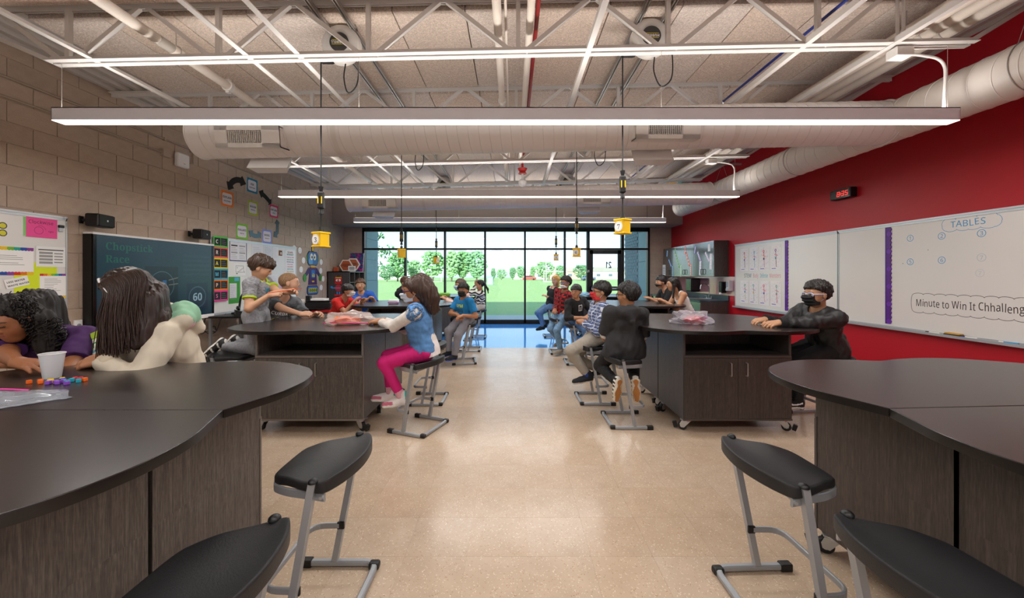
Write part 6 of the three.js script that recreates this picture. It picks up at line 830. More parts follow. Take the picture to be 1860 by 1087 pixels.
  const arrow = (pts, w, mat, label) => { // double-headed curved arrow cut from card
    const c = new THREE.CatmullRomCurve3(pts.map(([d, y]) => v3(d, y, 0))), P = c.getPoints(20), L = [], R = []; P.forEach((p, i) => { const a = P[Math.max(0, i - 1)], b = P[Math.min(20, i + 1)], tx = b.x - a.x, ty = b.y - a.y, l = Math.hypot(tx, ty), nx = -ty / l, ny = tx / l, q = i / 20, ww = w * (q < 0.22 || q > 0.78 ? 0 : 1); const hw = q < 0.22 ? mix(0, 2.1, q / 0.22) * w : q > 0.78 ? mix(0, 2.1, (1 - q) / 0.22) * w : w; L.push([p.x + nx * hw, p.y + ny * hw]); R.unshift([p.x - nx * hw, p.y - ny * hw]); });
    const s = new THREE.Shape([...L, ...R].map(([a, b]) => new THREE.Vector2(a, b))), g = new THREE.ExtrudeGeometry(s, { depth: 0.004, bevelEnabled: false }).rotateY(Math.PI / 2); g.translate(XL + 0.002, 0, 0); tag(obj('card_arrow', g, mat), label, 'arrow', 'curved arrows of the design ring');
  };
  arrow([[6.52, 2.83], [6.6, 2.98], [6.76, 3.06], [6.95, 3.03]], 0.05, M('#1a1716', 0.8), 'black curved arrow between the EXPLAIN and ASK cards'); arrow([[7.3, 2.98], [7.46, 2.93], [7.6, 2.86], [7.68, 2.81]], 0.045, M('#1a1716', 0.8), 'black curved arrow between the ASK and EXPLORE cards');
  arrow([[7.86, 2.53], [7.88, 2.4], [7.86, 2.26], [7.75, 2.16]], 0.042, M('#1d3f52', 0.35), 'glossy blue black arrow below the EXPLORE card'); arrow([[7.02, 2.2], [7.15, 2.13], [7.27, 2.13], [7.37, 2.2]], 0.042, M('#2a5a70', 0.35), 'glossy blue black arrow above the whiteboard');
  // robot cut-out
  const rbt = thing('robot_cutout', 'large blue and purple cardboard robot on the block wall', 'robot cutout', [XL + 0.001, 0, -9.27]), cut = (n, pts, c, z, p = rbt) => obj(n, new THREE.ExtrudeGeometry(new THREE.Shape(pts.map(([a, b]) => new THREE.Vector2(a, b))), { depth: 0.006, bevelEnabled: false }).rotateY(Math.PI / 2).translate(z, 0, 0), M(c, 0.5), p), rect = (x, y, w, h, r = 0.02) => [[x - w / 2, y - h / 2 + r], [x - w / 2 + r, y - h / 2], [x + w / 2 - r, y - h / 2], [x + w / 2, y - h / 2 + r], [x + w / 2, y + h / 2 - r], [x + w / 2 - r, y + h / 2], [x - w / 2 + r, y + h / 2], [x - w / 2, y + h / 2 - r]], disc = (x, y, a, b) => Array.from({ length: 24 }, (_, k) => [x + Math.cos(k / 24 * 6.283) * a, y + Math.sin(k / 24 * 6.283) * b]);
  cut('antenna', rect(0, 2.02, 0.12, 0.13), '#151317', 0); cut('antenna_face', rect(0, 2.02, 0.08, 0.1), '#d9b21e', 0.006);
  cut('head_outline', rect(0, 1.79, 0.48, 0.34, 0.06), '#131827', 0.001); cut('head', rect(0, 1.79, 0.43, 0.3, 0.05), '#3f6fa8', 0.007); cut('cheek', rect(-0.1, 1.72, 0.18, 0.14, 0.03), '#5d9ccb', 0.0075); cut('cheek', rect(0.12, 1.86, 0.14, 0.12, 0.03), '#4a3f86', 0.0075);
  for (const s of [-1, 1]) { cut('eye', disc(s * 0.075, 1.83, 0.062, 0.08), '#e9e4d2', 0.012); cut('pupil', disc(s * 0.06, 1.82, 0.022, 0.03), '#141414', 0.017); cut('ear', rect(s * 0.25, 1.8, 0.05, 0.16), '#2f7a43', 0.003); cut('arm', [[s * 0.17, 1.56], [s * 0.2, 1.57], [s * 0.38, 1.38], [s * 0.33, 1.33], [s * 0.15, 1.46]], '#3b2a63', 0.003); cut('hand', disc(s * 0.36, 1.33, 0.07, 0.09), '#3f8a3a', 0.006); }
  cut('neck', rect(0, 1.6, 0.22, 0.05), '#d9a51e', 0.006); cut('torso', [[-0.2, 1.16], [0.2, 1.16], [0.15, 1.58], [-0.15, 1.58]], '#43265f', 0.004); cut('screen', rect(0, 1.42, 0.17, 0.19), '#1f6fb4', 0.011); [0.05, 0.09, 0.03, 0.07].forEach((v, k) => cut('graph_bar', rect(-0.05 + k * 0.035, 1.35 + v / 2, 0.02, v, 0.002), '#d9c22e', 0.0165)); cut('belt', rect(0, 1.24, 0.12, 0.04), '#d9b21e', 0.011);
  cut('foot_outline', rect(0, 1.03, 0.52, 0.22, 0.05), '#121a2e', 0.001); cut('foot', rect(0, 1.03, 0.47, 0.18, 0.04), '#2a66b8', 0.007); cut('foot_panel', rect(0, 1.03, 0.4, 0.11, 0.02), '#d7a51e', 0.012); for (let k = 0; k < 4; k++) cut('foot_wheel', disc(-0.14 + k * 0.093, 1.03, 0.034, 0.042), '#2f7f45', 0.017);
  [[-0.55, 1.95], [-0.4, 1.73], [-0.5, 1.52], [0.42, 1.72], [0.4, 1.5], [0.52, 1.3], [0.42, 1.08], [-0.78, 1.98], [-0.72, 1.25]].forEach(([x, y], k) => { const o = thing('paper_disc', 'white paper disc around the robot, ' + ['upper left', 'left of its head', 'left of its shoulder', 'right of its head', 'right of its shoulder', 'right of its hand', 'lower right', 'far upper left', 'far lower left'][k], 'disc', [XL + 0.002, y, -9.27 - x], 0, 'paper discs around the robot'); obj('disc', new THREE.CylinderGeometry(0.07, 0.07, 0.003, 24).rotateZ(Math.PI / 2), paper, o); obj('drawing', new THREE.TorusGeometry(0.04, 0.003, 4, 20).rotateY(Math.PI / 2).translate(0.002, 0, 0), M('#c9c7c2', 0.8), o); });
  // conduits and boxes high on the wall
  for (const [y, a, b, l] of [[3.26, -1.08, 9.5, 'upper painted conduit running along the block wall'], [3.07, -1.08, 5.28, 'lower painted conduit ending at a junction box']]) { const t = thing('wall_conduit', l, 'conduit', [XL + 0.02, y, 0], 0, 'painted conduits on the block wall'); obj('pipe', new THREE.CylinderGeometry(0.012, 0.012, b - a, 12).rotateX(Math.PI / 2).translate(0, 0, -(a + b) / 2), M('#a39180', 0.6), t); for (let d = 3.2; d < b; d += 2.1) obj('strap', bx(0.03, 0.04, 0.02, 0, 0, -d), beigePaint, t); if (b < 6) obj('junction_box', bx(0.05, 0.1, 0.12, 0, 0, -b - 0.04), beigePaint, t); else for (const d of [5.78, 8.55]) { obj('junction_box', bx(0.045, 0.09, 0.09, 0, 0, -d), beigePaint, t); obj('stub', rod(v3(0, -0.02, -d), v3(0, -0.2, -d), 0.009), beigePaint, t); } }
  const r = thing('wireless_box', 'white wireless box high on the left block wall', 'box', [XL + 0.04, 3.04, -5.56]); obj('housing', rb(0.07, 0.2, 0.2, 0.025), white, r); obj('light', bx(0.002, 0.01, 0.03, 0.036, -0.05, 0), alu, r);
}
{ // media table under the display end, phone and cables
  const t = thing('media_table', 'small black table with grey legs below the right end of the display', 'table', [-4.4, 0, -6.3]);
  obj('top', rb(0.62, 0.03, 0.75, 0.006, 0, 0.735, 0), black, t); for (const [x, z] of [[-0.27, 0.33], [0.27, 0.33], [-0.27, -0.33], [0.27, -0.33]]) obj('leg', bx(0.035, 0.72, 0.035, x, 0.36, z), frameMat, t); obj('side_shelf', bx(0.5, 0.02, 0.66, 0, 0.3, 0), black, t);
  const ph = thing('desk_phone', 'black desk phone on the small media table', 'phone', [-4.3, 0.75, -6.15], 0.7); obj('base', new THREE.ExtrudeGeometry(new THREE.Shape([[-0.1, 0], [0.1, 0], [0.1, 0.02], [-0.1, 0.09]].map(([a, b]) => new THREE.Vector2(a, b))), { depth: 0.2, bevelEnabled: false }).translate(0, 0, -0.1), black, ph); obj('handset', tube([v3(-0.06, 0.1, -0.09), v3(-0.06, 0.125, -0.05), v3(-0.06, 0.125, 0.05), v3(-0.06, 0.1, 0.09)], 0.02, 20, 10), black, ph); obj('screen', bx(0.07, 0.004, 0.08, 0.02, 0.055, 0.02).rotateZ(-0.33), M('#39444a', 0.3), ph);
  const dc = thing('document_camera', 'folded black document camera on the media table', 'camera', [-4.5, 0.75, -6.4], 0.3); obj('base', rb(0.2, 0.03, 0.26, 0.01, 0, 0.016, 0), black, dc); obj('arm', sweep(fillet([v3(0, 0.03, 0.1), v3(0, 0.26, 0.02), v3(0.02, 0.38, -0.12)], 0.05), 0.03, 0.02), black, dc); obj('head', rb(0.06, 0.05, 0.1, 0.012, 0.02, 0.37, -0.13), black, dc);
  const cb = thing('display_cables', 'tangle of black and grey cables hanging below the display', 'cable', [-4.72, 0, -5.9]); [['#151515', 0], ['#2a2a2c', 0.03], ['#b9b6b0', 0.06], ['#111111', 0.1]].forEach(([c, o]) => obj('cable', tube([v3(0, 0.75, 0.05 - o), v3(0.02, 0.6 - o, 0.08), v3(0.03, 0.48 + o, -0.08 - o), v3(0.04, 0.5, -0.2), v3(0.06, 0.66, -0.26), v3(0.12, 0.77, -0.3)], 0.006, 40, 6), M(c, 0.6), cb));
  const ou = thing('wall_outlet', 'wall outlet with white charger cord under the display', 'outlet', [XL + 0.004, 0.45, -5.6]); obj('plate', rb(0.008, 0.115, 0.072, 0.003), white, ou); obj('plug', rb(0.03, 0.03, 0.03, 0.006, 0.02, 0.02, 0), white, ou); obj('cord', tube([v3(0.035, 0.02, 0), v3(0.1, 0.02, -0.03), v3(0.14, -0.15, -0.06), v3(0.12, -0.33, -0.08), v3(0.16, -0.43, -0.2), v3(0.2, -0.44, -0.5)], 0.005, 40, 6), white, ou);
  const th = thing('thermostat', 'small white wall sensor below the whiteboard edge', 'sensor', [XL + 0.012, 0.83, -4.25]); obj('housing', rb(0.024, 0.12, 0.08, 0.008), white, th); obj('dial', new THREE.CylinderGeometry(0.02, 0.02, 0.006, 18).rotateZ(Math.PI / 2).translate(0.014, 0, 0), alu, th);
}
{ // teacher desk with printer
  const t = thing('work_desk', 'dark work desk by the left wall beyond the boys', 'desk', [-3.85, 0, -7.06]);
  obj('top', rb(1.5, 0.03, 0.7, 0.006, 0, 0.725, 0), black, t); for (const x of [-0.72, 0.72]) obj('side_panel', muv(bx(0.03, 0.71, 0.62, x, 0.355, 0), 2), woodDark, t); obj('back_panel', muv(bx(1.4, 0.45, 0.02, 0, 0.48, 0.2), 2), woodDark, t);
  const p = thing('printer', 'black flat printer on the work desk', 'printer', [-3.5, 0.74, -7.1]); obj('body', rb(0.46, 0.16, 0.36, 0.02, 0, 0.08, 0), black, p); obj('lid', rb(0.44, 0.03, 0.34, 0.01, 0, 0.175, 0), blackGloss, p); obj('tray', bx(0.3, 0.012, 0.16, 0, 0.05, 0.24), black, p); obj('paper_stack', bx(0.25, 0.03, 0.18, -0.04, 0.205, 0), paper, p);
  const r = thing('red_tray', 'shallow red tray on the work desk', 'tray', [-3.3, 0.74, -6.78]); obj('tray', rb(0.36, 0.022, 0.2, 0.01, 0, 0.011, 0), M('#b8141c', 0.4), r); obj('rim', [bx(0.36, 0.012, 0.01, 0, 0.026, 0.095), bx(0.36, 0.012, 0.01, 0, 0.026, -0.095)], M('#8e1016', 0.4), r);
  for (let k = 0; k < 4; k++) tag(obj('paper_stack', rb(0.22, 0.05, 0.3, 0.004, -3.92 + (k % 2) * 0.02, 0.767 + k * 0.052, -6.9), [paper, M('#d9d2c6', 0.8)][k % 2]), ['lowest', 'second', 'third', 'topmost'][k] + ' stack of papers beside the printer', 'papers', 'paper stacks on the work desk');
  const s = thing('desk_speaker', 'small upright black speaker at the back of the work desk', 'speaker', [-3.84, 0.74, -7.28]); obj('cabinet', rb(0.08, 0.26, 0.09, 0.012, 0, 0.13, 0), black, s); obj('cone', new THREE.CylinderGeometry(0.026, 0.026, 0.004, 18).rotateX(Math.PI / 2).translate(0, 0.1, 0.046), rubber, s);
}
{ // cubby unit in the far left corner
  const t = thing('cubby_cabinet', 'dark cubby cabinet in the corner left of the windows', 'cabinet', [0, 0, 0]), x0 = -4.78, x1 = -4.2, d0 = 9.97, d1 = 10.97, yt = 1.49;
  obj('carcass', [box6(x0, x1, 0.0, 0.06, -d1, -d0), box6(x0, x1, yt - 0.025, yt, -d1, -d0), box6(x0, x1, 0, yt, -d0 - 0.02, -d0), box6(x0, x1, 0, yt, -d1, -d1 + 0.02), box6(x0, x0 + 0.02, 0, yt, -d1, -d0)].map((g) => muv(g, 2)), woodDark, t);
  for (let k = 1; k < 3; k++) obj('divider', muv(box6(x0 + 0.02, x1 - 0.005, 0.06, yt - 0.025, -d0 - k * 0.333 - 0.009, -d0 - k * 0.333 + 0.009), 2), woodDark, t);
  for (const y of [0.36, 0.64, 0.92, 1.2]) obj('shelf', muv(box6(x0 + 0.02, x1 - 0.01, y - 0.009, y + 0.009, -d1 + 0.02, -d0 - 0.02), 2), woodDark, t);
  const rb2 = thing('red_robot_cutout', 'small red paper robot stuck on the cubby cabinet end', 'robot cutout', [-4.49, 0, -d0 + 0.001]), cc = (n, g, c) => obj(n, g, M(c, 0.6), rb2), pl = (w, h, x, y, z) => rb(w, h, 0.004, 0.0018, x, y, z, 1);
  cc('head', rb(0.18, 0.15, 0.006, 0.0028, 0, 1.24, 0.004), '#c81f1f'); cc('cap', pl(0.16, 0.03, 0, 1.325, 0.004), '#e0b020'); for (const s of [-1, 1]) { cc('eye', new THREE.CylinderGeometry(0.028, 0.028, 0.004, 20).rotateX(Math.PI / 2).translate(s * 0.035, 1.26, 0.009), '#f3f1ec'); cc('pupil', new THREE.CylinderGeometry(0.01, 0.01, 0.004, 12).rotateX(Math.PI / 2).translate(s * 0.02, 1.255, 0.012), '#151515'); cc('antenna', pl(0.016, 0.05, s * 0.06, 1.36, 0.004), '#c81f1f'); cc('arm', pl(0.1, 0.03, s * 0.12, 1.06, 0.004).rotateZ(s * 0.0), '#2a8fd0'); cc('hand', new THREE.CylinderGeometry(0.028, 0.028, 0.005, 16).rotateX(Math.PI / 2).translate(s * 0.175, 1.08, 0.004), '#2a8fd0'); cc('leg', pl(0.03, 0.07, s * 0.03, 0.93, 0.004), '#2a8fd0'); cc('foot', pl(0.09, 0.05, s * 0.055, 0.875, 0.004), '#c81f1f'); }
  cc('body', new THREE.CylinderGeometry(0.085, 0.085, 0.006, 28).rotateX(Math.PI / 2).translate(0, 1.06, 0.004), '#c81f1f'); cc('belt', pl(0.15, 0.02, 0, 1.06, 0.008), '#2a8fd0');
  const hx = (x, y, d, r, mat, label) => { const o = thing('hexagon_sign', label, 'sign', [x, y, -d], 0.12, 'hexagon signs on the cubby cabinet'); obj('board', new THREE.CylinderGeometry(r, r, 0.02, 6).rotateY(Math.PI / 6).rotateX(Math.PI / 2), M('#e9e2d4', 0.6), o); obj('face', new THREE.CylinderGeometry(r * 0.82, r * 0.82, 0.022, 6).rotateY(Math.PI / 6).rotateX(Math.PI / 2).translate(0, 0, 0.002), mat, o); lines; obj('lettering', [bx(r, 0.012, 0.002, 0, 0.03, 0.0145), bx(r * 1.1, 0.012, 0.002, 0, 0, 0.0145), bx(r * 0.8, 0.012, 0.002, 0, -0.03, 0.0145)], M('#3a1d12', 0.7), o); const stu = []; for (let k = 0; k < 30; k++) { const q = (k % 5) / 5, e = Math.floor(k / 5) * Math.PI / 3, f2 = e + Math.PI / 3, rr2 = r * 0.92; stu.push(new THREE.SphereGeometry(0.009, 6, 5).translate(mix(Math.cos(e), Math.cos(f2), q) * rr2, mix(Math.sin(e), Math.sin(f2), q) * rr2, 0.012)); } obj('studs', stu, white, o); };
  const canvasT = thing('painted_canvas', 'purple and teal painted canvas leaning on the cubby cabinet', 'painting', [-4.34, yt, -10.75], -0.05); obj('stretcher', bx(0.38, 0.52, 0.025, 0, 0.262, 0).rotateX(-0.1), white, canvasT); obj('paint', new THREE.PlaneGeometry(0.38, 0.52).translate(0, 0.262, 0.0135).rotateX(-0.1), M('#ffffff', 0.6, { map: canvasTex(128, 176, (g, w, h) => { for (let i = 0; i < 900; i++) { const x = (i * 53) % w, y = (i * 97) % h, n = fbm(x * 0.03, y * 0.03, 2); g.fillStyle = n > 0.25 ? '#c22f7c' : n > 0.02 ? '#6a2a86' : n > -0.2 ? '#3b2a78' : '#1d6f80'; g.beginPath(); g.arc(x, y, 6, 0, 7); g.fill(); } }) }), canvasT);
  hx(-4.52, yt + 0.165, 10.5, 0.18, M('#b4552e', 0.6), 'front hexagon sign with studded rim on the cubby cabinet'); hx(-4.38, yt + 0.2, 10.62, 0.19, M('#b9623a', 0.6), 'rear hexagon sign half hidden behind the front one');
  const ob = thing('orange_box', 'small orange wooden box on the cubby cabinet', 'box', [-4.7, yt, -10.3]); obj('body', rb(0.11, 0.1, 0.1, 0.006, 0, 0.05, 0), M('#b4502a', 0.6), ob); obj('lid', rb(0.115, 0.02, 0.105, 0.005, 0, 0.105, 0), M('#c05a30', 0.6), ob);
  const ws = thing('white_sign', 'little white printed sign on the cubby cabinet', 'sign', [-4.3, yt, -10.35], 0.05); obj('board', bx(0.19, 0.15, 0.012, 0, 0.076, 0), white, ws); obj('lettering', [bx(0.14, 0.02, 0.002, 0, 0.11, 0.007), bx(0.15, 0.016, 0.002, 0, 0.075, 0.007), bx(0.12, 0.012, 0.002, 0, 0.045, 0.007)], M('#4a4a4e', 0.7), ws);
}

// ---------- right wall ----------
{
  const X = XR, circ = (g, x, y, r, c, wd = 4) => { g.strokeStyle = c; g.lineWidth = wd; g.beginPath(); g.ellipse(x, y, r, r * 1.05, 0.1, 0, 7); g.stroke(); };
  const cloud = (g, pts, r, c, wd) => { g.strokeStyle = c; g.lineWidth = wd; for (let i = 0; i < pts.length; i++) { const [a, b] = pts[i], [p, q] = pts[(i + 1) % pts.length]; if (pts[i].stop) continue; const mx = (a + p) / 2, my = (b + q) / 2, an = Math.atan2(q - b, p - a), L = Math.hypot(p - a, q - b); g.beginPath(); g.ellipse(mx, my, L / 2, r, an, Math.PI, 2 * Math.PI); g.stroke(); } };
  whiteboard('R', X, 5.36, 7.83, 'far whiteboard on the red wall holding eight drawings', (g, w, h) => { bgBoard(g, w, h); const U = (d) => (7.818 - d) / 2.446 * w, Y = (y) => h - (y - 0.785) / 1.18 * h; [['STEM', '#2f3a44', 7.53, 7.3], ['Body', '#d0708c', 7.25, 7.09], ['Defense', '#4a9ab4', 7.05, 6.83], ['Monsters', '#dc7f90', 6.79, 6.5]].forEach(([t, c, d, e]) => { g.fillStyle = c; g.font = '44px ' + FS; g.fillText(t, U(d), Y(1.345), U(e) - U(d)); }); }, 1024);
  whiteboard('R', X, 2.9, 5.35, 'near whiteboard on the red wall with table numbers written in blue', (g, w, h) => {
    bgBoard(g, w, h); const U = (d) => (5.338 - d) / 2.426 * w, Y = (y) => h - (y - 0.785) / 1.18 * h, bl = '#3a93c8';
    hand(g, 'TABLES', U(3.985), Y(1.875), 66, bl); cloud(g, [[U(4.06), Y(1.9)], [U(4.03), Y(1.965)], [U(3.94), Y(1.955)], [U(3.85), Y(1.965)], [U(3.76), Y(1.957)], [U(3.67), Y(1.968)], [U(3.6), Y(1.95)], [U(3.57), Y(1.89)], [U(3.62), Y(1.845)], [U(3.73), Y(1.855)], [U(3.83), Y(1.845)], [U(3.93), Y(1.855)], [U(4.02), Y(1.845)]], 12, bl, 3);
    [['1', 4.388, 1.806], ['2', 4.067, 1.798], ['3', 3.722, 1.79], ['5', 4.388, 1.537], ['6', 4.067, 1.543]].forEach(([s, d, y]) => { circ(g, U(d), Y(y), 25, bl); hand(g, s, U(d) - 11, Y(y) + 15, 42, bl); });
    [['7', 3.722, 1.555, '#b3c2cb'], ['7', 3.735, 1.405, '#cbd2d5']].forEach(([s, d, y, c]) => { circ(g, U(d), Y(y), 26, c, 3); hand(g, s, U(d) - 12, Y(y) + 16, 42, c); });
    g.save(); g.scale(0.7, 1); hand(g, 'Minute to Win It Chhallenge', U(4.33) / 0.7, Y(1.04), 80, '#3a302c', 0); g.restore(); const cl = []; for (let k = 0; k <= 12; k++) cl.push([U(4.36 - k * 0.11), Y(1.165 + 0.004 * (k % 2))]); for (let k = 12; k >= 0; k--) cl.push([U(4.36 - k * 0.11), Y(0.985 - 0.004 * (k % 2))]); cloud(g, cl, 13, '#3a302c', 3);
    g.fillStyle = '#333'; for (const [d, y] of [[4.2, 1.66], [4.47, 1.52]]) { g.beginPath(); g.arc(U(d), Y(y), 3, 0, 7); g.fill(); }
  }, 1800);
  const pen = (g, w, h, k) => { g.fillStyle = '#eceaea'; g.fillRect(0, 0, w, h); const cs = [['#c9324f', '#e8a12a', '#5a3b86', '#4a2a24'], ['#2aa0c8', '#d0407c', '#3a66b0', '#69b0c4'], ['#d8304a', '#e8762a', '#3a2a50', '#c86a8c'], ['#7a4a8a', '#d84a4a', '#3a8f8f', '#7c3a3a'], ['#2a8f7c', '#d83a5a', '#3a7ad0', '#c8c86a'], ['#3a9a9a', '#d83a7c', '#e8b04a', '#8ab0b8'], ['#e05070', '#d83a4a', '#3a4ab0', '#e0a0b0'], ['#5a9a8a', '#d84a5a', '#8a8a8a', '#c83a5a']][k]; g.lineWidth = 4; for (let i = 0; i < 60; i++) { g.strokeStyle = ['#b9c6d2', '#cfc3d6', '#d8c6cc'][i % 3]; g.lineWidth = 2; g.beginPath(); const x = (i * 37 + k * 11) % (w - 20) + 10, y = (i * 61 + k * 29) % (h - 20) + 10; g.moveTo(x, y); g.lineTo(x + 12 * Math.sin(i), y + 9 * Math.cos(i * 2)); g.stroke(); } g.lineWidth = 5; const cx = w * (0.5 + 0.06 * Math.sin(k * 2)); g.strokeStyle = cs[0]; g.beginPath(); g.arc(cx, h * 0.2, 7, 0, 7); g.stroke(); g.beginPath(); g.moveTo(cx, h * 0.25); g.lineTo(cx + 6, h * 0.48); g.stroke(); g.fillStyle = cs[2]; g.fillRect(cx - 6, h * 0.47, 14, 14); g.strokeStyle = cs[3]; g.beginPath(); g.moveTo(cx + 4, h * 0.55); g.lineTo(cx + 8, h * 0.86); g.stroke(); g.strokeStyle = cs[1]; g.lineWidth = 3; g.beginPath(); g.moveTo(cx - 14, h * 0.36); g.lineTo(cx + 26, h * 0.42); g.stroke(); g.fillStyle = '#7a6ac0'; g.fillRect(12, h - 16, w * 0.4, 5); };
  const dd = [7.66, 7.37, 7.08, 6.77, 6.47];
  ['first', 'second', 'third', 'fourth'].forEach((n, i) => { for (const r of [0, 1]) poster('R', X - 0.016, dd[i + 1] + 0.02, dd[i] - 0.015, r ? 0.85 : 1.47, r ? 1.285 : 1.905, n + ' child drawing from the window end, ' + (r ? 'lower' : 'upper') + ' row on the whiteboard', 'drawing', (g, w, h) => pen(g, w, h, r * 4 + i), { name: 'child_drawing', group: 'drawings on the far whiteboard', px: 110 }); });
  for (const [d, n, l] of [[6.37, 22, 'far purple hexagon border strip dividing the whiteboard'], [4.65, 22, 'near purple hexagon border strip dividing the whiteboard']]) { const t = thing('border_strip', l, 'border', [X - 0.019, 0, -d], 0, 'purple border strips'); obj('strip', box6(-0.002, 0.002, 0.8, 1.962, -0.028, 0.028), M('#4a1683', 0.5), t); for (let k = 0; k < n; k++) { const hg = obj('hexagon', new THREE.CylinderGeometry(0.03, 0.034, 0.006, 6).rotateZ(Math.PI / 2).translate(-0.004, 0.83 + k * 0.0525, 0.022), M(k % 4 ? '#5a1c86' : '#6d2aa8', 0.45), t); } }
  const marker = (d, c, cap2, l) => { const t = thing('marker_pen', l, 'marker', [X - 0.055, 0.77, -d], 0, 'markers on the whiteboard tray'); obj('barrel', rod(v3(0, 0, 0), v3(0, 0, -0.1), 0.009), M(c, 0.4), t); obj('pen_cap', rod(v3(0, 0, -0.1), v3(0, 0, -0.135), 0.0095), M(cap2, 0.4), t); };
  marker(4.05, '#e9e7e2', '#151515', 'black capped marker on the whiteboard tray'); marker(3.72, '#e9e7e2', '#20309a', 'navy capped marker on the whiteboard tray'); marker(3.42, '#2a9ad0', '#e9e7e2', 'sky blue marker on the whiteboard tray');
  const er = thing('board_eraser', 'black and yellow board eraser on the whiteboard tray', 'eraser', [X - 0.045, 0.763, -3.93]); obj('felt', rb(0.05, 0.018, 0.15, 0.004, 0, 0.009, 0), black, er); obj('grip', rb(0.045, 0.014, 0.14, 0.005, 0, 0.025, 0), M('#d8a63c', 0.5), er);
  const er2 = thing('yellow_cloth', 'yellow cloth at the right end of the whiteboard tray', 'cloth', [X - 0.045, 0.763, -3.2]); obj('fold', rb(0.05, 0.022, 0.2, 0.009, 0, 0.011, 0), M('#e0c04a', 0.8), er2); obj('upper_fold', rb(0.04, 0.016, 0.14, 0.007, 0.002, 0.028, 0.02), M('#d9b840', 0.8), er2);
  // digital clock
  const c = thing('digital_clock', 'black digital clock with red figures on the red wall', 'clock', [X - 0.045, 2.49, -5.24]); obj('case', rb(0.09, 0.13, 0.33, 0.008), black, c); obj('face', box6(-0.048, -0.0455, -0.055, 0.055, -0.155, 0.155), blackGloss, c);
  const seg = canvasTex(512, 192, (g) => { g.fillStyle = '#080202'; g.fillRect(0, 0, 512, 192); g.strokeStyle = '#ff2a1e'; g.lineWidth = 15; g.lineCap = 'round'; const S = { 8: 'abcdefg', 3: 'abcdg', 5: 'acdfg' }; const dig = (n, x) => { const L = { a: [0, 0, 60, 0], b: [60, 0, 60, 55], c: [60, 55, 60, 110], d: [0, 110, 60, 110], e: [0, 55, 0, 110], f: [0, 0, 0, 55], g: [0, 55, 60, 55] }; for (const s of S[n]) { const [a, b, p, q] = L[s], k = -0.12; g.beginPath(); g.moveTo(x + a + b * k, 42 + b); g.lineTo(x + p + q * k, 42 + q); g.stroke(); } }; dig('8', 190); dig('3', 310); dig('5', 410); g.fillStyle = '#ff2a1e'; for (const y of [78, 118]) { g.beginPath(); g.arc(278, y, 13, 0, 7); g.fill(); } });
  obj('figures', sheetGeo('R', -0.0485, -0.15, 0.15, -0.05, 0.05, 0.0006), M('#050101', 0.3, { map: seg, emissiveMap: seg, emissive: new THREE.Color(1, 1, 1), emissiveIntensity: 1.1 }), c);
}
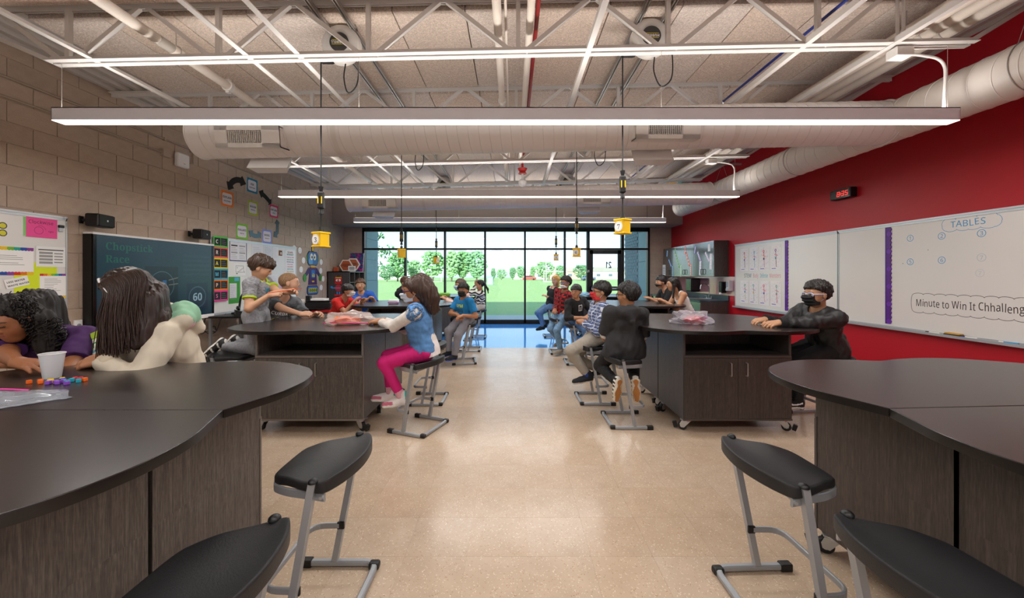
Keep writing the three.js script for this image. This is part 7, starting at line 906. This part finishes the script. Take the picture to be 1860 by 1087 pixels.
{ // wall cabinets above the sink
  const xf = 4.23, front = M('#ffffff', 0.2, { map: woodDarkTex, ior: 2.0, clearcoat: 1, clearcoatRoughness: 0.12 });
  ['nearest the camera', 'middle', 'nearest the windows'].forEach((w, i) => {
    const a = 8.08 + i * 0.897, b = a + 0.895, t = thing('wall_cabinet', 'dark wall cabinet over the sink, ' + w + ' of the three', 'cabinet', [0, 0, 0], 0, 'wall cabinets above the sink');
    obj('body', muv(box6(xf + 0.02, XR - 0.001, 1.36, 2.12, -b, -a), 2), woodDark, t);
    for (const k of [0, 1]) { const d0 = a + k * 0.4475 + 0.002, d1 = d0 + 0.4435, dm = obj('door', muv(box6(xf, xf + 0.019, 1.362, 2.118, -d1, -d0), 2), front, t); const hd = k ? d0 + 0.05 : d1 - 0.05; obj('handle', sweep(fillet([v3(xf, 1.41, -hd), v3(xf - 0.03, 1.41, -hd), v3(xf - 0.03, 1.52, -hd), v3(xf, 1.52, -hd)], 0.012), 0.01, 0.01, 0.002, v3(0, 0, 1)), black, dm); }
  });
  const strips = [[8.2, 1.68, 0.1, 0.34, 0.06, '#e6e2ea', 'white picture strip low on the nearest cabinet'], [8.27, 1.98, 0.1, 0.16, 0, '#ece9ee', 'white card with brown mark high on the nearest cabinet'], [8.35, 1.79, 0.06, 0.26, -0.7, '#d9c4e6', 'lilac word strip slanting on the nearest cabinet'], [8.66, 1.55, 0.09, 0.33, 0.05, '#dcd6e8', 'white picture strip low beside the nearest handles'], [8.72, 1.82, 0.07, 0.25, -0.6, '#9a86c4', 'purple word strip on the second door'], [8.9, 1.98, 0.06, 0.2, 0.35, '#6a58a8', 'purple letter card high on the second door'], [9.12, 1.52, 0.06, 0.28, 0, '#e89a86', 'salmon strip low on the middle cabinet'], [9.3, 1.82, 0.06, 0.5, -0.55, '#e0502e', 'long red word strip slanting on the middle cabinet'], [9.42, 2.0, 0.06, 0.18, 0.15, '#e04a3a', 'short red card high on the middle cabinet'], [9.66, 1.5, 0.06, 0.3, 0, '#b6e0b0', 'pale green strip low on the middle cabinet'], [9.86, 1.78, 0.06, 0.46, -0.55, '#7cc858', 'long green word strip slanting on the far cabinet'], [9.98, 2.0, 0.06, 0.17, 0.1, '#58b848', 'short green card high on the far cabinet'], [10.16, 1.5, 0.06, 0.3, 0, '#4aa0dc', 'blue strip low on the far cabinet'], [10.32, 1.72, 0.06, 0.26, -0.7, '#3a90e0', 'blue word strip slanting on the far cabinet'], [10.5, 1.98, 0.08, 0.17, 0.2, '#2a86c4', 'short blue card high on the far cabinet']];
  for (const [d, y, w, h, a, c, l] of strips) { const t = thing('word_strip', l, 'card', [xf - 0.001, y, -d], 0, 'word strips on the wall cabinets'); t.rotation.x = a; obj('card', bx(0.002, h, w), M(c, 0.6), t); const dots = []; for (let k = 0; k < 5; k++) dots.push(bx(0.001, h * 0.12, w * 0.5, -0.0015, (k - 2) * h * 0.18, 0)); obj('lettering', dots, M('#f3f2f4', 0.7), t); }
  const cal = thing('wall_calendar', 'small white calendar on the end of the wall cabinets near the windows', 'calendar', [xf - 0.001, 1.53, -10.72]); obj('sheet', bx(0.003, 0.3, 0.2), paper, cal); obj('grid', [-0.08, -0.04, 0, 0.04, 0.08].map((y) => bx(0.001, 0.012, 0.16, -0.002, y, 0)), M('#6a6a70', 0.7), cal);
  // sink counter
  const t = thing('sink_counter', 'dark sink counter with backsplash under the wall cabinets', 'counter', [0, 0, 0]), a = 8.08, b = 10.9, x0 = 3.95;
  obj('carcass', muv(box6(x0 + 0.02, XR - 0.001, 0.08, 0.82, -b, -a), 2), woodDark, t); obj('plinth', box6(x0 + 0.06, XR - 0.001, 0, 0.08, -b, -a), black, t);
  const mint = M('#8f9c98', 0.4); for (let k = 0; k < 6; k++) { const d0 = a + k * 0.47 + 0.003, dm = obj('door', muv(box6(x0, x0 + 0.019, 0.09, 0.81, -d0 - 0.463, -d0), 2), front, t); obj('handle', sweep(fillet([v3(x0, 0.62, -d0 - (k % 2 ? 0.06 : 0.41)), v3(x0 - 0.03, 0.62, -d0 - (k % 2 ? 0.06 : 0.41)), v3(x0 - 0.03, 0.74, -d0 - (k % 2 ? 0.06 : 0.41)), v3(x0, 0.74, -d0 - (k % 2 ? 0.06 : 0.41))], 0.012), 0.01, 0.01, 0.002, v3(0, 0, 1)), brushed, dm); }
  obj('worktop', [box6(x0 - 0.02, 4.08, 0.82, 0.858, -b, -a + 0.015), box6(4.42, XR - 0.001, 0.82, 0.858, -b, -a + 0.015), box6(4.08, 4.42, 0.82, 0.858, -8.5, -a + 0.015), box6(4.08, 4.42, 0.82, 0.858, -b, -9.05)], M('#2c3b44', 0.3), t); obj('backsplash', box6(XR - 0.022, XR - 0.001, 0.858, 0.96, -b, -a + 0.015), M('#2c3b44', 0.3), t);
  obj('basin', [box6(4.08, 4.42, 0.68, 0.69, -9.05, -8.5), box6(4.08, 4.09, 0.68, 0.862, -9.05, -8.5), box6(4.41, 4.42, 0.68, 0.862, -9.05, -8.5), box6(4.08, 4.42, 0.68, 0.862, -8.51, -8.5), box6(4.08, 4.42, 0.68, 0.862, -9.05, -9.04)], brushed, t);
  const f = thing('sink_faucet', 'chrome gooseneck faucet with lever handles', 'faucet', [4.46, 0.858, -8.72]); obj('spout', tube([v3(0, 0, 0), v3(0, 0.2, 0), v3(-0.02, 0.29, 0), v3(-0.1, 0.34, 0), v3(-0.18, 0.3, 0), v3(-0.2, 0.22, 0)], 0.012, 40, 10), chrome, f); for (const k of [-0.1, 0.1]) obj('lever', [rod(v3(0, 0, k), v3(0, 0.06, k), 0.014), rod(v3(0, 0.06, k), v3(-0.07, 0.085, k * 1.3), 0.008)], chrome, f); obj('base_plate', rb(0.05, 0.012, 0.26, 0.005, 0, 0.006, 0), chrome, f);
  const tw = thing('towel_dispenser', 'black paper towel dispenser above the sink', 'dispenser', [4.43, 1.155, -9.45]); obj('housing', rb(0.22, 0.33, 0.32, 0.03), blackGloss, tw); obj('lower_lip', rb(0.2, 0.03, 0.26, 0.01, -0.005, -0.155, 0), black, tw); obj('window', rb(0.004, 0.2, 0.16, 0.0015, -0.11, 0.04, 0), M('#1c2c30', 0.12), tw);
  const sd = thing('soap_dispenser', 'black soap dispenser right of the faucet', 'dispenser', [4.49, 1.13, -8.22]); obj('housing', rb(0.11, 0.24, 0.13, 0.02), blackGloss, sd); obj('spout', rb(0.06, 0.04, 0.07, 0.01, -0.03, -0.13, 0), white, sd);
  const sg = thing('sanitizer_dispenser', 'pale clear sanitizer dispenser beside the drawings board', 'dispenser', [4.5, 1.17, -7.97]); obj('housing', rb(0.1, 0.22, 0.11, 0.018), M('#c9c4cc', 0.25), sg); obj('window', rb(0.004, 0.12, 0.07, 0.0015, -0.05, 0.03, 0), M('#8d99a8', 0.15), sg); obj('push_plate', rb(0.02, 0.05, 0.09, 0.006, -0.05, -0.08, 0), alu, sg);
  const gp = thing('sheen_panel', 'added pink panel imitating window sheen on the red wall between sink and whiteboard', 'panel', [0, 0, 0]); obj('panel', box6(XR - 0.005, XR - 0.001, 0.96, 1.352, -b, -7.86), M('#cf9aa6', 0.12, { metalness: 0.5 }), gp); obj('sheen_edge', box6(XR - 0.006, XR - 0.001, 1.352, 1.358, -b, -7.86), aluM, gp);  // added panel; its pink colour imitates window light reflected in the red paint
  const gb = thing('green_chair_back', 'green plastic chair back behind the boy by the sink', 'chair', [3.35, 0, -7.6]); obj('shell', rb(0.04, 0.34, 0.4, 0.018, 0, 0.8, 0), M('#2f7a5c', 0.5), gb); obj('seat', rb(0.4, 0.03, 0.4, 0.014, -0.2, 0.45, 0), M('#2f7a5c', 0.5), gb); for (const [x, z] of [[-0.02, 0.17], [-0.02, -0.17], [-0.36, 0.17], [-0.36, -0.17]]) obj('leg', rod(v3(x, 0, z), v3(x, x > -0.1 ? 0.7 : 0.44, z), 0.011), chrome, gb);
}

// ---------- things on the tables ----------
const TOP = 0.914;
function crumple(rx, ry, rz, amp, sd, squash = 0.35) { const g = new THREE.IcosahedronGeometry(1, 5), p = g.attributes.position; for (let i = 0; i < p.count; i++) { let x = p.getX(i), y = p.getY(i), z = p.getZ(i); const n = 1 + amp * (pn(x * 2.2 + sd, y * 2.2, z * 2.2) + 0.5 * Math.abs(pn(x * 5 + sd, y * 5, z * 5)) + 0.25 * Math.abs(pn(x * 11, y * 11 + sd, z * 11))); x *= n * rx; y = Math.max(-squash, y * n) * ry; z *= n * rz; p.setXYZ(i, x, y + squash * ry, z); } const f = flat(g); f.computeVertexNormals(); return f; }
const film = (c, tr = 0.75) => M(c, 0.12, { transmission: tr, thickness: 0, side: THREE.DoubleSide, ior: 1.3 });
{
  const b1 = thing('plastic_bag', 'crumpled clear bag of orange packets on the second left table', 'bag', [-1.57, TOP, -3.72], 0.2); obj('film', crumple(0.2, 0.085, 0.11, 0.5, 3), film('#f3e9e4', 0.7), b1); obj('contents', [crumple(0.09, 0.05, 0.07, 0.4, 9).translate(-0.06, 0.006, 0), crumple(0.05, 0.04, 0.05, 0.4, 5).translate(0.05, 0.006, 0.02)], M('#f0701e', 0.5), b1); obj('zip_strip', tube([v3(-0.23, 0.015, 0.02), v3(-0.12, 0.03, 0.1), v3(0.05, 0.02, 0.12), v3(0.2, 0.012, 0.08)], 0.005, 30, 5), M('#d8367e', 0.4), b1);
  const b2 = thing('plastic_bag', 'crumpled clear bag of red packets on the second right table', 'bag', [1.76, TOP, -3.78], -0.2); obj('film', crumple(0.16, 0.085, 0.11, 0.5, 12), film('#e9e6ec', 0.7), b2); obj('contents', crumple(0.09, 0.05, 0.075, 0.35, 7).translate(0.02, 0.006, 0.01), M('#d8283a', 0.5), b2); obj('zip_strip', tube([v3(0.05, 0.03, 0.1), v3(0.12, 0.06, 0.05), v3(0.17, 0.03, -0.03)], 0.004, 20, 5), M('#c23aa0', 0.4), b2);
  const b3 = thing('plastic_bag', 'flat clear zip bag on the left foreground table', 'bag', [-1.93, TOP, -1.435], 0.08);
  const fg = new THREE.PlaneGeometry(0.52, 0.24, 60, 30).rotateX(-Math.PI / 2), p = fg.attributes.position; for (let i = 0; i < p.count; i++) { const x = p.getX(i), z = p.getZ(i), q = sstep(0.26, 0.06, x) ; p.setXYZ(i, x, 0.004 + q * 0.014 * Math.max(0, 1 - (z / 0.12) ** 2) * (1 + 0.8 * fbm(x * 14, z * 20, 1)) + 0.003 * Math.abs(pn(x * 40, z * 50, 2)), z * mix(1, 0.12, sstep(0.12, 0.26, x))); } fg.computeVertexNormals();
  obj('film', fg, film('#e6eefa', 0.72), b3); obj('zip_strip', tube([v3(-0.26, 0.012, -0.1), v3(-0.1, 0.014, -0.105), v3(0.02, 0.01, -0.095)], 0.004, 20, 5), M('#e04aa0', 0.4), b3);
  const cup = thing('plastic_cup', 'translucent white plastic cup beside the coloured cubes', 'cup', [-2.1, TOP, -1.76]); obj('wall', new THREE.LatheGeometry([[0, 0.004], [0.036, 0.004], [0.038, 0], [0.054, 0.098], [0.057, 0.1], [0.057, 0.103], [0.0525, 0.102], [0.036, 0.008], [0, 0.008]].map(([a, b]) => new THREE.Vector2(a, b)), 40), M('#eef0f3', 0.35, { transmission: 0.45, thickness: 0, side: THREE.DoubleSide }), cup); obj('rim', new THREE.TorusGeometry(0.056, 0.002, 6, 40).rotateX(Math.PI / 2).translate(0, 0.102, 0), white, cup); cup.scale.set(0.76, 1.08, 0.76);
  const cols = [['orange', '#ee6a18'], ['purple', '#8a4fc0'], ['yellow', '#e8c21e'], ['teal', '#1fa0b4'], ['red', '#d22a3a'], ['blue', '#2a50c0']], cub = rb(0.0155, 0.0155, 0.0155, 0.002, 0, 0.008, 0);
  const spots = [[-2.08, 1.66, 0], [-2.05, 1.675, 0], [-2.03, 1.66, 0], [-2.012, 1.68, 2], [-1.995, 1.665, 2], [-1.985, 1.65, 1], [-1.965, 1.66, 1], [-1.95, 1.675, 1], [-1.945, 1.65, 1], [-1.93, 1.69, 3], [-1.925, 1.665, 3], [-1.915, 1.71, 4], [-1.9, 1.645, 1], [-1.885, 1.7, 0], [-1.94, 1.71, 4], [-1.97, 1.69, 5], [-1.99, 1.705, 2], [-1.89, 1.68, 3]];
  const seen = {}; spots.forEach(([x, d, k]) => { const n = seen[k] = (seen[k] ?? 0) + 1, o = obj('counting_cube', cub.clone().rotateY(rr(0, 1.5)).translate(x, TOP, -d), M(cols[k][1], 0.4)); tag(o, 'small ' + cols[k][0] + ' counting cube beside the white cup', 'cube', 'small ' + cols[k][0] + ' cubes by the cup'); });
  const bk = thing('workbook', 'green and white Solving workbook propped behind the white cup', 'book', [-2.33, TOP + 0.012, -2.12], 0.1); const cv = canvasTex(256, 128, (g, w, h) => { g.fillStyle = '#eef3e2'; g.fillRect(0, 0, w, h); g.fillStyle = '#b3cf3c'; g.fillRect(0, 0, w, 40); g.fillStyle = '#7fae2a'; g.fillRect(0, 34, w, 8); g.fillStyle = '#3f9a3a'; g.font = 'bold 56px ' + FS; g.fillText('Solving', 30, 92); g.fillStyle = '#7cc4d8'; g.fillRect(20, 106, 200, 14); }); obj('cover', bx(0.26, 0.13, 0.012, 0, 0.07, 0).rotateX(-0.35), M('#dfe6c8', 0.6), bk); obj('cover_print', new THREE.PlaneGeometry(0.26, 0.13).translate(0, 0.07, 0.0066).rotateX(-0.35), M('#ffffff', 0.5, { map: cv }), bk); bk.rotation.z = 0.42;
  const st = obj('chopstick', rod(v3(-2.36, 1.212, -3.72), v3(-2.06, 1.255, -3.78), 0.005, 0.003, 8), M('#e8501c', 0.4)); tag(st, 'orange stick held by the kneeling boy', 'stick');
  const pk = thing('tissue_pack', 'small white and purple packet on the third left table', 'packet', [-1.95, TOP, -6.35]); obj('pack', rb(0.16, 0.07, 0.11, 0.02, 0, 0.035, 0), M('#d9d6e4', 0.5), pk); obj('band', rb(0.165, 0.02, 0.112, 0.008, 0, 0.025, 0), M('#9a4aa8', 0.5), pk);
  const gc = thing('green_case', 'green pencil case on the left window row table', 'case', [-1.55, TOP, -8.85]); obj('case', rb(0.26, 0.07, 0.12, 0.025, 0, 0.035, 0), M('#7fc23a', 0.5), gc); obj('zip', bx(0.22, 0.004, 0.008, 0, 0.071, 0), M('#3a5a9a', 0.4), gc);
  const bb = thing('blue_bag', 'pale blue bag on the right window row table', 'bag', [1.62, TOP, -8.75]); obj('film', crumple(0.16, 0.07, 0.1, 0.45, 21), M('#8fc0dc', 0.35), bb); obj('handle', tube([v3(-0.1, 0.05, 0.02), v3(-0.14, 0.09, 0.03), v3(-0.17, 0.04, 0.02)], 0.006, 14, 5), M('#6aa8cc', 0.4), bb);
}
renderer.render(scene, camera);
